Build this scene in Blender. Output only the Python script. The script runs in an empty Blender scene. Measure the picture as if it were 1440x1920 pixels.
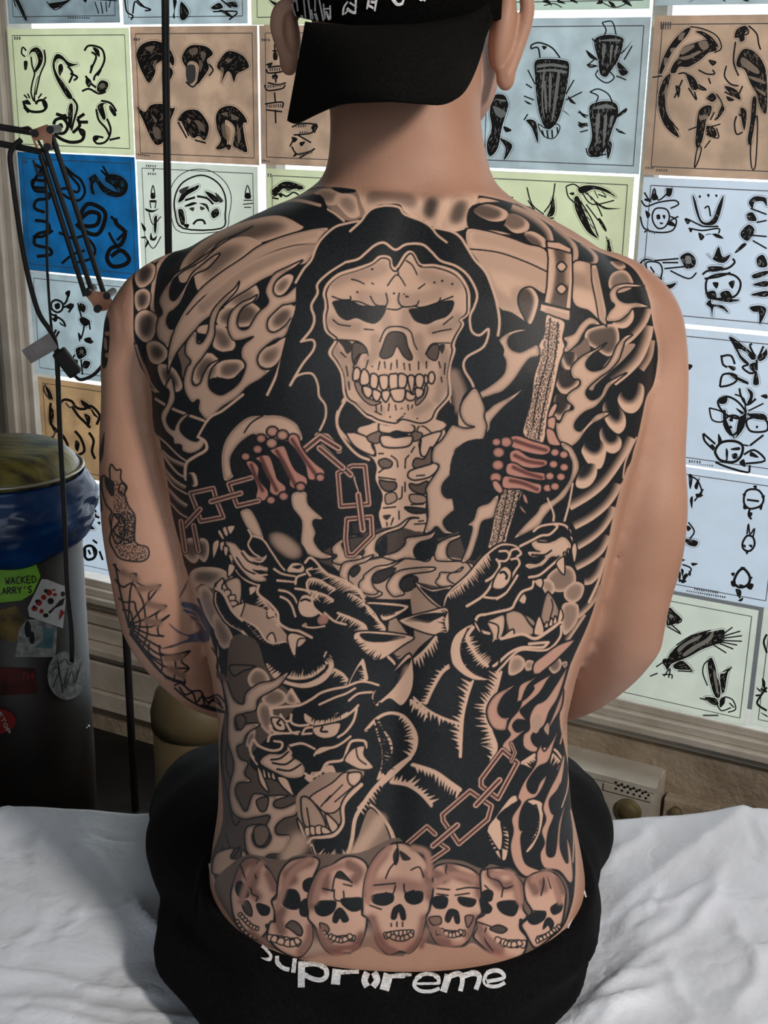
import bpy, bmesh, math, random
import numpy as np
from mathutils import Vector, Matrix
from mathutils.geometry import tessellate_polygon
from mathutils.bvhtree import BVHTree

# ------------------------------------------------------------------ camera, world, light, exposure
SC = bpy.context.scene
COL = SC.collection
F = 2370.0                                   # focal length in pixels of the 1440x1920 frame
PITCH, ROLL, WALL_A = math.radians(18.35), math.radians(0.97), math.radians(26.8)
CAM = Vector((0, 0, 1.42))
FW = Vector((0, math.cos(PITCH), -math.sin(PITCH)))
_r = Vector((1, 0, 0)); _u = _r.cross(FW)
RT = math.cos(ROLL) * _r + math.sin(ROLL) * _u
UP = -math.sin(ROLL) * _r + math.cos(ROLL) * _u
cd = bpy.data.cameras.new('camera'); cam = bpy.data.objects.new('camera', cd); COL.objects.link(cam)
M = Matrix((RT, UP, -FW)).transposed().to_4x4(); M.translation = CAM; cam.matrix_world = M
cd.sensor_fit = 'VERTICAL'; cd.sensor_height = 36.0; cd.lens = 36.0 * F / 1920.0
cd.clip_start = 0.02; cd.clip_end = 200
SC.camera = cam
SC.view_settings.view_transform = 'Standard'; SC.view_settings.look = 'None'
SC.view_settings.gamma = 1.0; SC.view_settings.use_curve_mapping = False
SC.view_settings.exposure = 0.5
w = bpy.data.worlds.new('sky'); SC.world = w; w.use_nodes = True
bg = w.node_tree.nodes['Background']; bg.inputs[0].default_value = (0.86, 0.94, 1.0, 1); bg.inputs[1].default_value = 1.5

def area_light(name, loc, target, sx, sy, power, color):
    ld = bpy.data.lights.new(name, 'AREA'); ld.shape = 'RECTANGLE'; ld.size = sx; ld.size_y = sy
    ld.energy = power; ld.color = color
    o = bpy.data.objects.new(name, ld); COL.objects.link(o); o.location = loc
    o.rotation_euler = (Vector(target) - Vector(loc)).to_track_quat('-Z', 'Y').to_euler()
    return o
area_light('ceiling_lamp', (1.40, -0.40, 2.32), (0.05, 1.0, 1.1), 0.28, 0.28, 32, (1.0, 0.90, 0.80))

def ray(px, py):
    px, py = float(px), float(py)
    return FW + ((px - 720) / F) * RT - ((py - 960) / F) * UP
def at_y(px, py, y):                          # world point seen at a pixel, at world depth y
    d = ray(px, py); return CAM + d * (y / d.y)
def at_z(px, py, z):
    d = ray(px, py); return CAM + d * ((z - CAM.z) / d.z)
WU = Vector((math.cos(WALL_A), -math.sin(WALL_A), 0)); WN = Vector((-math.sin(WALL_A), -math.cos(WALL_A), 0))  # along wall, towards room
W0 = Vector((0, 2.55, 0))
def on_wall(px, py, off=0.0):                 # world point on the window wall, off metres in front of it
    d = ray(px, py); t = (W0 + WN * off - CAM).dot(WN) / d.dot(WN); return CAM + d * t
def wuv(px, py):                              # (along wall, height) of a pixel
    p = on_wall(px, py); return ((p - W0).dot(WU), p.z)
def W(u, z, off=0.0): return W0 + WU * u + WN * off + Vector((0, 0, z))

# ------------------------------------------------------------------ helpers
def mat(name, color, rough=0.6, metal=0.0, **k):
    m = bpy.data.materials.new(name); m.use_nodes = True
    b = m.node_tree.nodes['Principled BSDF']
    b.inputs['Base Color'].default_value = (*color, 1); b.inputs['Roughness'].default_value = rough
    b.inputs['Metallic'].default_value = metal
    for a, v in k.items(): b.inputs[a.replace('_', ' ')].default_value = v
    m.diffuse_color = (*color, 1)
    return m
def N(m, t, **k):
    n = m.node_tree.nodes.new(t)
    for a, v in k.items():
        if a in n.inputs.keys() if isinstance(a, str) else False: n.inputs[a].default_value = v
        else: setattr(n, a, v)
    return n
def L(m, a, b): m.node_tree.links.new(a, b)
def noisy(m, c1, c2, scale=20, detail=4, bump=0.0, bscale=None, stretch=None):
    """mix two colours by noise in object space, optional bump"""
    nt = m.node_tree; b = nt.nodes['Principled BSDF']
    tc = N(m, 'ShaderNodeTexCoord'); src = tc.outputs['Object']
    if stretch:
        mp = N(m, 'ShaderNodeMapping'); mp.inputs['Scale'].default_value = stretch; L(m, src, mp.inputs[0]); src = mp.outputs[0]
    n = N(m, 'ShaderNodeTexNoise'); n.inputs['Scale'].default_value = scale; n.inputs['Detail'].default_value = detail; L(m, src, n.inputs['Vector'])
    r = N(m, 'ShaderNodeValToRGB'); r.color_ramp.elements[0].position = .35; r.color_ramp.elements[1].position = .65
    r.color_ramp.elements[0].color = (*c1, 1); r.color_ramp.elements[1].color = (*c2, 1)
    L(m, n.outputs['Fac'], r.inputs[0]); L(m, r.outputs[0], b.inputs['Base Color'])
    if bump:
        n2 = N(m, 'ShaderNodeTexNoise'); n2.inputs['Scale'].default_value = bscale or scale * 3; n2.inputs['Detail'].default_value = 5; L(m, src, n2.inputs['Vector'])
        bp = N(m, 'ShaderNodeBump'); bp.inputs['Strength'].default_value = bump; bp.inputs['Distance'].default_value = 0.01
        L(m, n2.outputs['Fac'], bp.inputs['Height']); L(m, bp.outputs[0], b.inputs['Normal'])
    return m
def obj(name, bm, m=None, parent=None, smooth=False):
    me = bpy.data.meshes.new(name)
    if isinstance(bm, tuple): me.from_pydata([tuple(v) for v in bm[0]], [], bm[1])
    else: bm.to_mesh(me); bm.free()
    for mm in (m if isinstance(m, (list, tuple)) else [m]):
        if mm: me.materials.append(mm)
    if smooth: me.shade_smooth()
    o = bpy.data.objects.new(name, me); COL.objects.link(o)
    if parent: o.parent = parent; o.matrix_parent_inverse = parent.matrix_world.inverted() if False else Matrix.Identity(4)
    return o
def tag(o, label=None, cat=None, group=None, kind=None):
    if label: o['label'] = label
    if cat: o['category'] = cat
    if group: o['group'] = group
    if kind: o['kind'] = kind
    return o
def thing(name, label, cat, loc=(0, 0, 0), group=None):
    o = bpy.data.objects.new(name, None); COL.objects.link(o); o.location = loc; o.empty_display_size = .05
    bpy.context.view_layer.update()
    return tag(o, label, cat, group)
def part(name, bm, m, parent, smooth=False):   # geometry given in world space
    o = obj(name, bm, m, None, smooth); o.parent = parent
    root = parent
    off = Vector((0, 0, 0))
    while root: off += root.location; root = root.parent
    for v in o.data.vertices: v.co -= off
    return o
def add_box(bm, c, s, ax=None, mi=0, bev=0.0):
    """box centred at c, sizes s, axes ax (3 vectors)"""
    ax = ax or (Vector((1, 0, 0)), Vector((0, 1, 0)), Vector((0, 0, 1)))
    vs = []
    for k in range(8):
        vs.append(bm.verts.new(Vector(c) + ax[0] * s[0] * (.5 if k & 1 else -.5) + ax[1] * s[1] * (.5 if k & 2 else -.5) + ax[2] * s[2] * (.5 if k & 4 else -.5)))
    fs = []
    for q in ((0, 2, 3, 1), (4, 5, 7, 6), (0, 1, 5, 4), (2, 6, 7, 3), (0, 4, 6, 2), (1, 3, 7, 5)):
        f = bm.faces.new([vs[i] for i in q]); f.material_index = mi; fs.append(f)
    if bev:
        es = list({e for f in fs for e in f.edges})
        bmesh.ops.bevel(bm, geom=es, offset=bev, segments=2, affect='EDGES', profile=.5)
    bmesh.ops.recalc_face_normals(bm, faces=bm.faces)
    return vs
WAX = (WU, WN, Vector((0, 0, 1)))
def wall_box(bm, u0, u1, z0, z1, o0, o1, mi=0, bev=0.0):
    add_box(bm, W((u0 + u1) / 2, (z0 + z1) / 2, (o0 + o1) / 2), (abs(u1 - u0), abs(o1 - o0), abs(z1 - z0)), WAX, mi, bev)
def frames(pts):
    n = len(pts); T = []
    for i in range(n):
        T.append((pts[min(i + 1, n - 1)] - pts[max(i - 1, 0)]).normalized())
    a = Vector((0, 0, 1)) if abs(T[0].z) < .9 else Vector((1, 0, 0))
    X = [(a - T[0] * a.dot(T[0])).normalized()]
    for i in range(1, n):
        x = X[-1] - T[i] * X[-1].dot(T[i]); X.append(x.normalized())
    return T, X, [T[i].cross(X[i]) for i in range(n)]
def add_tube(bm, pts, rad, seg=10, mi=0, cap=True):
    pts = [Vector(p) for p in pts]; n = len(pts)
    rad = rad if isinstance(rad, (list, tuple)) else [rad] * n
    T, X, Y = frames(pts); rings = []
    for i in range(n):
        r = rad[i]; rx, ry = (r if isinstance(r, tuple) else (r, r))
        rings.append([bm.verts.new(pts[i] + X[i] * rx * math.cos(2 * math.pi * k / seg) + Y[i] * ry * math.sin(2 * math.pi * k / seg)) for k in range(seg)])
    for i in range(n - 1):
        for k in range(seg):
            f = bm.faces.new((rings[i][k], rings[i][(k + 1) % seg], rings[i + 1][(k + 1) % seg], rings[i + 1][k])); f.material_index = mi
    if cap:
        f = bm.faces.new(rings[0][::-1]); f.material_index = mi
        f = bm.faces.new(rings[-1]); f.material_index = mi
def catmull(pts, closed=False, n=6):
    P = [np.array(p, float) for p in pts]; m = len(P); out = []
    if m < 3: return [tuple(float(q) for q in p) for p in P]
    rng = range(m) if closed else range(m - 1)
    for i in rng:
        if closed: a, b, c, d = P[i - 1], P[i], P[(i + 1) % m], P[(i + 2) % m]
        else: a, b, c, d = P[max(i - 1, 0)], P[i], P[i + 1], P[min(i + 2, m - 1)]
        for k in range(n):
            t = k / n
            out.append(tuple(float(q) for q in .5 * ((2 * b) + (c - a) * t + (2 * a - 5 * b + 4 * c - d) * t * t + (3 * b - a - 3 * c + d) * t ** 3)))
    if not closed: out.append(tuple(float(q) for q in P[-1]))
    return out
def smooth3(pts, n=6): return [Vector(p) for p in catmull([tuple(p) for p in pts], False, n)]
def add_lathe(bm, prof, c, seg=32, mi=0, axis=None):
    """prof: list of (r, h) from bottom to top around point c"""
    c = Vector(c); rings = []
    az = axis or Vector((0, 0, 1)); ax = az.orthogonal().normalized(); ay = az.cross(ax)
    for r, h in prof:
        rings.append([bm.verts.new(c + az * h + (ax * math.cos(2 * math.pi * k / seg) + ay * math.sin(2 * math.pi * k / seg)) * r) for k in range(seg)])
    for i in range(len(rings) - 1):
        for k in range(seg):
            f = bm.faces.new((rings[i][k], rings[i][(k + 1) % seg], rings[i + 1][(k + 1) % seg], rings[i + 1][k])); f.material_index = mi
    for rg in (rings[0][::-1], rings[-1]):
        f = bm.faces.new(rg); f.material_index = mi
# ------------------------------------------------------------------ the setting
FLOOR = -0.15
M_wall = noisy(mat('wall_paint', (.3, .27, .22), .8), (.27, .235, .18), (.36, .32, .26), 6, 5, .35, 60)
M_plaster = noisy(mat('stained_plaster', (.3, .25, .19), .85), (.30, .24, .175), (.42, .35, .27), 14, 8, .5, 80)
M_trim = noisy(mat('cream_trim', (.6, .56, .5), .45), (.50, .46, .40), (.66, .62, .56), 9, 6, .15, 60)
M_floor = noisy(mat('dark_floor', (.008, .008, .009), .6), (.004, .004, .005), (.012, .011, .011), 8)
M_glass = mat('window_glass', (1, 1, 1), .0); b = M_glass.node_tree.nodes['Principled BSDF']; b.inputs['Transmission Weight'].default_value = 1; b.inputs['IOR'].default_value = 1.0
U0, U1, ZB, ZT = -.955, 1.25, .262, 1.95
def struct(name, bm, m): o = obj(name, bm, m); o['kind'] = 'structure'; return o
bm = bmesh.new(); add_box(bm, (0, 1.0, FLOOR - .02), (7, 7, .04)); struct('floor', bm, M_floor)
bm = bmesh.new()
wall_box(bm, -2.6, U0 - .05, FLOOR, 2.6, -.10, .0); wall_box(bm, U1 + .05, 2.2, FLOOR, 2.6, -.10, .0)
wall_box(bm, U0 - .05, U1 + .05, ZT + .05, 2.6, -.10, .0)
struct('wall_back', bm, M_wall)
bm = bmesh.new(); wall_box(bm, U0 - .05, U1 + .05, FLOOR, ZB - .04, -.10, .0); struct('wall_back', bm, M_plaster)
# window: stiles and rails with stepped mouldings, two mullions, the pane
bm = bmesh.new()
for (a, b_, o0, o1) in ((U0 - .075, U0 - .055, -.02, .022), (U0 - .055, U0 - .03, -.02, .034), (U0 - .03, U0 - .012, -.06, .016), (U0 - .012, U0 + .004, -.08, .002)):
    wall_box(bm, a, b_, -.0, ZT + .06, o0, o1, bev=.003)
for (a, b_, o0, o1) in ((U1 - .004, U1 + .02, -.08, .002), (U1 + .02, U1 + .075, -.02, .03)): wall_box(bm, a, b_, 0, ZT + .06, o0, o1, bev=.003)
for (z0, z1, o0, o1) in ((ZB - .012, ZB + .006, -.08, .006), (ZB - .03, ZB - .012, -.06, .020), (ZB - .046, ZB - .03, -.05, .034), (ZB - .066, ZB - .046, -.02, .016)):
    wall_box(bm, U0, U1, z0, z1, o0, o1, bev=.003)
wall_box(bm, U0, U1, ZT - .004, ZT + .05, -.08, .03, bev=.003)
for u in (-.292, .502): wall_box(bm, u - .013, u + .013, ZB, ZT, -.07, -.03, bev=.003)
wf = struct('window_1', bm, M_trim)
bm = bmesh.new(); wall_box(bm, U0, U1, ZB, ZT, -.052, -.048); o = obj('window_pane', bm, M_glass, wf)
# lower trim boards on the left under the window
bm = bmesh.new()
for (z0, z1, o1) in ((.150, .180, .012), (.108, .146, .016), (.085, .106, .050), (.060, .083, .022), (-.02, .056, .026), (-.07, -.022, .034)):
    wall_box(bm, U0 - .02, -.2, z0, z1, -.005, o1, bev=.004)
struct('trim_1', bm, M_trim)
bm = bmesh.new(); wall_box(bm, .2, 1.3, FLOOR, FLOOR + .07, -.005, .015, bev=.003); struct('baseboard_back', bm, M_trim)
bm = bmesh.new(); wall_box(bm, -2.6, U0 - .076, FLOOR, FLOOR + .09, -.005, .015, bev=.003); struct('baseboard_left', bm, M_trim)
# unseen walls and ceiling, added to cut sky light; rear opening shaped for fill
M_side = noisy(mat('side_wall_paint', (.3, .28, .25), .85), (.26, .24, .21), (.32, .30, .27), 5)
bm = bmesh.new(); add_box(bm, (-2.45, 1.1, 1.25), (.08, 5.6, 2.85)); struct('wall_left', bm, M_side)
bm = bmesh.new(); add_box(bm, (2.45, .5, 1.25), (.08, 4.4, 2.85)); struct('wall_right', bm, M_side)
bm = bmesh.new(); add_box(bm, (0, .8, 2.66), (5.0, 5.4, .06)); struct('ceiling', bm, M_side)
bm = bmesh.new()
add_box(bm, (-1.65, -1.7, 1.25), (1.6, .08, 2.85)); add_box(bm, (2.1, -1.7, 1.25), (.7, .08, 2.85)); add_box(bm, (.45, -1.7, .375), (2.6, .08, 1.05)); add_box(bm, (.45, -1.7, 2.55), (2.6, .08, .2))
struct('wall_front', bm, M_side)
# ------------------------------------------------------------------ flash sheets taped to the window, each one a thing
def paper(name, c, mottled=.0):
    m = mat(name, c, .7); nt = m.node_tree; b = nt.nodes['Principled BSDF']
    tc = N(m, 'ShaderNodeTexCoord'); n = N(m, 'ShaderNodeTexNoise'); n.inputs['Scale'].default_value = 22; n.inputs['Detail'].default_value = 5; L(m, tc.outputs['Object'], n.inputs['Vector'])
    r = N(m, 'ShaderNodeValToRGB'); r.color_ramp.elements[0].position = .38; r.color_ramp.elements[1].position = .62
    r.color_ramp.elements[0].color = (*[x * (1 - mottled) for x in c], 1); r.color_ramp.elements[1].color = (*c, 1)
    L(m, n.outputs['Fac'], r.inputs[0]); L(m, r.outputs[0], b.inputs['Base Color'])
    t = N(m, 'ShaderNodeBsdfTranslucent'); L(m, r.outputs[0], t.inputs['Color'])
    x = N(m, 'ShaderNodeMixShader'); x.inputs[0].default_value = .62; L(m, b.outputs[0], x.inputs[1]); L(m, t.outputs[0], x.inputs[2])
    L(m, x.outputs[0], nt.nodes['Material Output'].inputs['Surface']); return m
P_ = dict(white=paper('paper_white', (.86, .92, .98), .03), blue=paper('paper_blue', (.05, .36, .62), .22), yellow=paper('paper_yellow', (.90, .93, .74), .05),
          tan=paper('paper_tan', (.80, .65, .53), .18), grey=paper('paper_grey', (.55, .63, .66), .2), cream=paper('paper_cream', (.90, .93, .86), .04), ltblue=paper('paper_pale_blue', (.74, .82, .84), .14),
          pale=paper('paper_pale', (.78, .88, .80), .05), gold=paper('paper_gold', (.78, .61, .42), .18))
M_ink = mat('black_ink', (.006, .006, .007), .8); M_wash = mat('ink_wash', (.10, .10, .105), .8)
SHEETS = {}
def sheet(key, px, pz, m, label, border=True, off=.010, z1=None):
    """px: u range on the wall, pz: z range"""
    u0, u1 = px; z0, z1 = pz
    SHEETS[key] = dict(u=(u0, u1), z=(z0, z1), m=P_[m], label=label, off=off, V=[], Fc=[], Mi=[], border=border)
def q_add(s, P, mi, off):
    """P in (u, z): clip to the sheet, triangulate, add both-sided ink film"""
    u0, u1 = s['u']; z0, z1 = s['z']; e = .002
    P = [(min(max(a, u0 + e), u1 - e), min(max(b, z0 + e), z1 - e)) for a, b in P]
    Q = [P[0]]
    for p in P[1:]:
        if abs(p[0] - Q[-1][0]) + abs(p[1] - Q[-1][1]) > 2e-5: Q.append(p)
    if len(Q) < 3: return
    tri = tessellate_polygon([[Vector((a, b, 0)) for a, b in Q]]); n0 = len(s['V'])
    s['V'] += [W(a, b, s['off'] + off) for a, b in Q]
    for t in tri: s['Fc'].append(tuple(n0 + i for i in t)); s['Mi'].append(mi)
def ribbon(P, w0, w1):
    n = len(P); A, B = [], []
    for i in range(n):
        a, b = P[max(i - 1, 0)], P[min(i + 1, n - 1)]; d = math.hypot(b[0] - a[0], b[1] - a[1]) + 1e-9
        w_ = (w0 + (w1 - w0) * i / max(n - 1, 1)) / 2; nx, ny = (b[1] - a[1]) / d * w_, -(b[0] - a[0]) / d * w_
        A.append((P[i][0] + nx, P[i][1] + ny)); B.append((P[i][0] - nx, P[i][1] - ny))
    return A, B
def inside(P, x, y):
    c = False
    for i in range(len(P)):
        (x0, y0), (x1, y1) = P[i - 1], P[i]
        if (y0 > y) != (y1 > y) and x < (x1 - x0) * (y - y0) / (y1 - y0) + x0: c = not c
    return c
def detail(s, P, off):
    """brushed paper-coloured streaks inside a black shape and a thin grey contour around it"""
    A_ = abs(sum(P[i - 1][0] * P[i][1] - P[i][0] * P[i - 1][1] for i in range(len(P)))) / 2
    if A_ < 70: return
    rnd = random.Random(int(A_ * 10)); a = np.array(P); c = a.mean(0); w_, v = np.linalg.eigh(np.cov((a - c).T)); ax = v[:, 1]
    lo, hi = a.min(0), a.max(0); n = int(A_ / 26)
    for _ in range(n):
        x, y = rnd.uniform(lo[0], hi[0]), rnd.uniform(lo[1], hi[1])
        if not inside(P, x, y): continue
        t = rnd.gauss(0, .35); d = (ax[0] * math.cos(t) - ax[1] * math.sin(t), ax[0] * math.sin(t) + ax[1] * math.cos(t)); l = rnd.uniform(2.2, 5.5); w2 = rnd.uniform(.35, .8)
        q = [(x - d[0] * l, y - d[1] * l), (x - d[1] * w2, y + d[0] * w2), (x + d[0] * l, y + d[1] * l), (x + d[1] * w2, y - d[0] * w2)]
        if all(inside(P, *p) for p in q): q_add(s, [wuv(float(p[0]), float(p[1])) for p in q], 0, off + .00002)
    if A_ > 160:
        n0 = len(s['V']); O_ = []
        for i in range(len(P)):
            (x0, y0), (x1, y1) = P[i - 1], P[(i + 1) % len(P)]; d = math.hypot(x1 - x0, y1 - y0) + 1e-6; sg = 1 if sum(P[k - 1][0] * P[k][1] - P[k][0] * P[k - 1][1] for k in range(len(P))) > 0 else -1
            for w2 in (2.2, 2.9): O_.append((P[i][0] + sg * (y1 - y0) / d * w2, P[i][1] - sg * (x1 - x0) / d * w2))
        s['V'] += [W(*wuv(*p), s['off'] + .0003) for p in O_]; m = len(P)
        for i in range(m): j = (i + 1) % m; s['Fc'].append((n0 + 2 * i, n0 + 2 * i + 1, n0 + 2 * j + 1, n0 + 2 * j)); s['Mi'].append(2)
def draw(key, text):
    s = SHEETS[key]; ox = oy = 0.; sc = 1.; lay = 0
    for line in text.strip().split('\n'):
        head, _, body = line.partition(':'); h = head.split(); op = h[0]; a = [float(v) for v in h[1:]]
        if op == '@': ox, oy, sc = a; continue
        lay += 1
        for sub in body.split(';'):
            v = [float(t) for t in sub.replace(',', ' ').split()]
            if not v: continue
            pts = [(ox + v[i] / sc, oy + v[i + 1] / sc) for i in range(0, len(v), 2)]
            off = .0004 + .00004 * lay
            if op in 'fgw':
                P = catmull(pts, True, 4); q_add(s, [wuv(*p) for p in P], {'f': 1, 'g': 2, 'w': 0}[op], off)
                if op == 'f': detail(s, P, off)
            elif op in 'lLk':
                P = catmull(pts, op == 'L', 4)
                if op == 'L': P.append(P[0])
                A, B = ribbon(P, a[0] if a else 1.6, a[1] if len(a) > 1 else (a[0] if a else 1.6))
                n0 = len(s['V']); m = len(A)
                s['V'] += [W(*wuv(*p), s['off'] + off) for p in A] + [W(*wuv(*p), s['off'] + off) for p in B]
                for i in range(m - 1): s['Fc'].append((n0 + i, n0 + i + 1, n0 + m + i + 1, n0 + m + i)); s['Mi'].append(2 if op == 'k' else 1)
            elif op == 'T':                      # small caption lines: rows of tiny marks
                (x0, y0), (x1, y1) = pts[:2]; rnd = random.Random(int(x0)); n = int(abs(x1 - x0) / 4)
                for i in range(n):
                    t = i / n; x = x0 + (x1 - x0) * t; y = y0 + (y1 - y0) * t; hh = a[0] if a else 2
                    q_add(s, [wuv(x, y - hh), wuv(x + 2.6, y - hh), wuv(x + rnd.uniform(1, 2.8), y + hh), wuv(x, y + hh)], 2, off)
def rows(key, s):
    u0, u1 = s['u']; z0, z1 = s['z']
    u0, u1, z0, z1 = u0 - .0015, u1 + .0015, z0 - .002, z1 + .002
    n = 8; V = []; Fs = []; Mi = []
    for layer, o in ((0, 0.0), (1, -.0009)):
        for j in range(n + 1):
            for i in range(n + 1):
                V.append(W(u0 + (u1 - u0) * i / n, z0 + (z1 - z0) * j / n, s['off'] + o))
    k = (n + 1) ** 2
    for j in range(n):
        for i in range(n):
            a = j * (n + 1) + i; Fs.append((a, a + 1, a + n + 2, a + n + 1)); Fs.append((k + a, k + a + n + 1, k + a + n + 2, k + a + 1)); Mi += [0, 0]
    e = [j for j in range(n + 1)] ; e = [i for i in range(n)] 
    ring = [i for i in range(n + 1)] + [j * (n + 1) + n for j in range(1, n + 1)] + [n * (n + 1) + i for i in range(n - 1, -1, -1)] + [j * (n + 1) for j in range(n - 1, 0, -1)]
    for i in range(len(ring)): a, b = ring[i], ring[(i + 1) % len(ring)]; Fs.append((a, k + a, k + b, b)); Mi.append(0)
    if s['border']:
        m = .014; c = [(u0 + m, z0 + m), (u1 - m * .8, z0 + m), (u1 - m * .8, z1 - m), (u0 + m, z1 - m)]
        for i in range(4):
            (a0, b0), (a1, b1) = c[i], c[(i + 1) % 4]; t = .0008 if a0 != a1 else 0; v = .0008 if b0 != b1 else 0
            n0 = len(V); V += [W(a0 - v, b0 - t, s['off'] + .0004), W(a1 - v, b1 - t, s['off'] + .0004), W(a1 + v, b1 + t, s['off'] + .0004), W(a0 + v, b0 + t, s['off'] + .0004)]
            Fs.append((n0, n0 + 1, n0 + 2, n0 + 3)); Mi.append(2)
    n0 = len(V); V += s['V']; Fs += [tuple(n0 + i for i in f) for f in s['Fc']]; Mi += s['Mi']
    o = obj('flash_sheet', (V, Fs), [s['m'], M_ink, M_wash]); o.data.polygons.foreach_set('material_index', Mi)
    tag(o, s['label'], 'paper sheet', 'tattoo flash sheets on the window')
A, B, C_, D_, E_ = (-.942, -.612), (-.606, -.296), (-.288, .02), (.195, .497), (.508, .825)
sheet('r0a', (-.935, -.634), (1.552, 1.80), 'grey', 'grey flash sheet above the cobras, cut by the photo top, leftmost')
sheet('r0b', (-.622, -.318), (1.548, 1.80), 'ltblue', 'pale blue-grey flash sheet crossed by the black cord at the photo top')
sheet('r0c', (-.306, .0), (1.545, 1.80), 'yellow', 'yellow-green flash sheet at the photo top, just left of the cap')
sheet('r0d', (.20, .494), (1.565, 1.81), 'pale', 'white flash sheet with flower tips at the photo top, right of the ear')
sheet('r0e', (.506, .82), (1.570, 1.82), 'ltblue', 'pale blue flash sheet at the top right corner of the photo')
sheet('cobras', A, (1.285, 1.538), 'yellow', 'yellow-green flash sheet with four cobras')
sheet('panthers', B, (1.277, 1.540), 'tan', 'tan flash sheet with six panther and tiger heads')
sheet('daggers', C_, (1.280, 1.540), 'tan', 'tan flash sheet with banner-wrapped dagger, beside the cap peak')
sheet('eagles', (.190, .498), (1.292, 1.548), 'ltblue', 'pale blue flash sheet with perched eagles, right of the neck')
sheet('parrots', (.508, .82), (1.292, 1.550), 'tan', 'tan flash sheet with three parrots')
sheet('snakes', (-.938, -.612), (1.018, 1.278), 'blue', 'bright blue flash sheet with coiled snakes')
sheet('portrait', (-.604, -.300), (1.012, 1.270), 'cream', 'off-white flash sheet with bearded man in a round frame between daggers')
sheet('yellow3', (-.276, .03), (1.02, 1.268), 'yellow', 'yellow flash sheet with one dark shaggy drawing, peeking above the left shoulder')
sheet('swallows', (.19, .490), (1.03, 1.283), 'yellow', 'pale yellow flash sheet with swallows, above the right shoulder')
sheet('skulls', (.510, .83), (1.036, 1.284), 'white', 'white flash sheet with small skulls, anchors and winged banner')
sheet('roses', (-.930, -.61), (.775, 1.010), 'ltblue', 'pale grey-blue flash sheet with rose stems behind the lamp joint')
sheet('butterflies', (.50, .83), (.776, 1.024), 'white', 'white flash sheet with butterflies and a rose')
sheet('dragons', (-.925, -.60), (.532, .762), 'gold', 'orange-tan flash sheet with thin dragons')
sheet('crosses', (.49, .812), (.524, .768), 'white', 'white flash sheet with small crosses and faces, below the butterflies')
sheet('heads', (-.915, -.60), (.292, .520), 'white', 'white flash sheet with dog heads, beside the blue bag')
sheet('bigeagles', (.47, .790), (.276, .512), 'cream', 'cream flash sheet with two flying eagles at bottom right')
sheet('edge', (.802, 1.12), (.282, .520), 'cream', 'cream flash sheet at the lower right photo edge, right of the flying eagles')
S1 = '@ 0 0 2.667\n'
draw('r0a', S1 + 'f : 90,0 110,0 150,90 140,100 100,20 ; 260,20 320,10 370,0 330,30 280,45\nl 2 : 250,10 290,50 330,30 ; 490,10 510,70 ; 520,10 530,70 ; 545,10 550,60 ; 570,0 560,40 ; 500,0 600,5 ; 85,0 95,35\nf : 430,0 450,0 445,15\nT 1.5 : 355,90 470,92')
draw('r0b', S1 + 'l 3 : 640,0 650,60 680,80 670,100 ; 680,70 690,10 720,30 770,50 740,55 ; 700,0 740,40\nf : 880,0 900,10 880,80 890,90 ; 920,10 960,60 940,100 915,90 ; 1070,40 1110,15 1130,40 1090,50 ; 1110,50 1150,60 1180,90 1150,80 ; 1140,20 1190,10 1200,40\nl 3 : 1080,60 1200,60 1160,100 ; 1120,0 1170,40\nT 1.5 : 700,118 760,122')
draw('r0c', S1 + 'f : 1360,0 1400,15 1440,10 1440,30 1390,30 ; 1380,40 1420,50 1400,44\nl 2 : 1400,20 1440,40')
draw('r0d', '@ 900 0 2.667\nf : 320,10 350,0 370,30 350,20 ; 360,25 385,60 370,40 ; 400,0 440,20 400,15 ; 460,5 500,20 480,0 ; 590,20 620,0 620,20 ; 650,10 690,60 680,20 ; 720,10 770,35 740,0\nl 2 : 330,30 380,20 420,40 ; 600,0 680,40 760,10')
draw('r0e', '@ 900 0 2.667\nf : 1040,22 1080,0 1060,8 ; 1320,0 1360,28 1345,0\nl 2 : 1220,0 1235,10')
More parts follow.
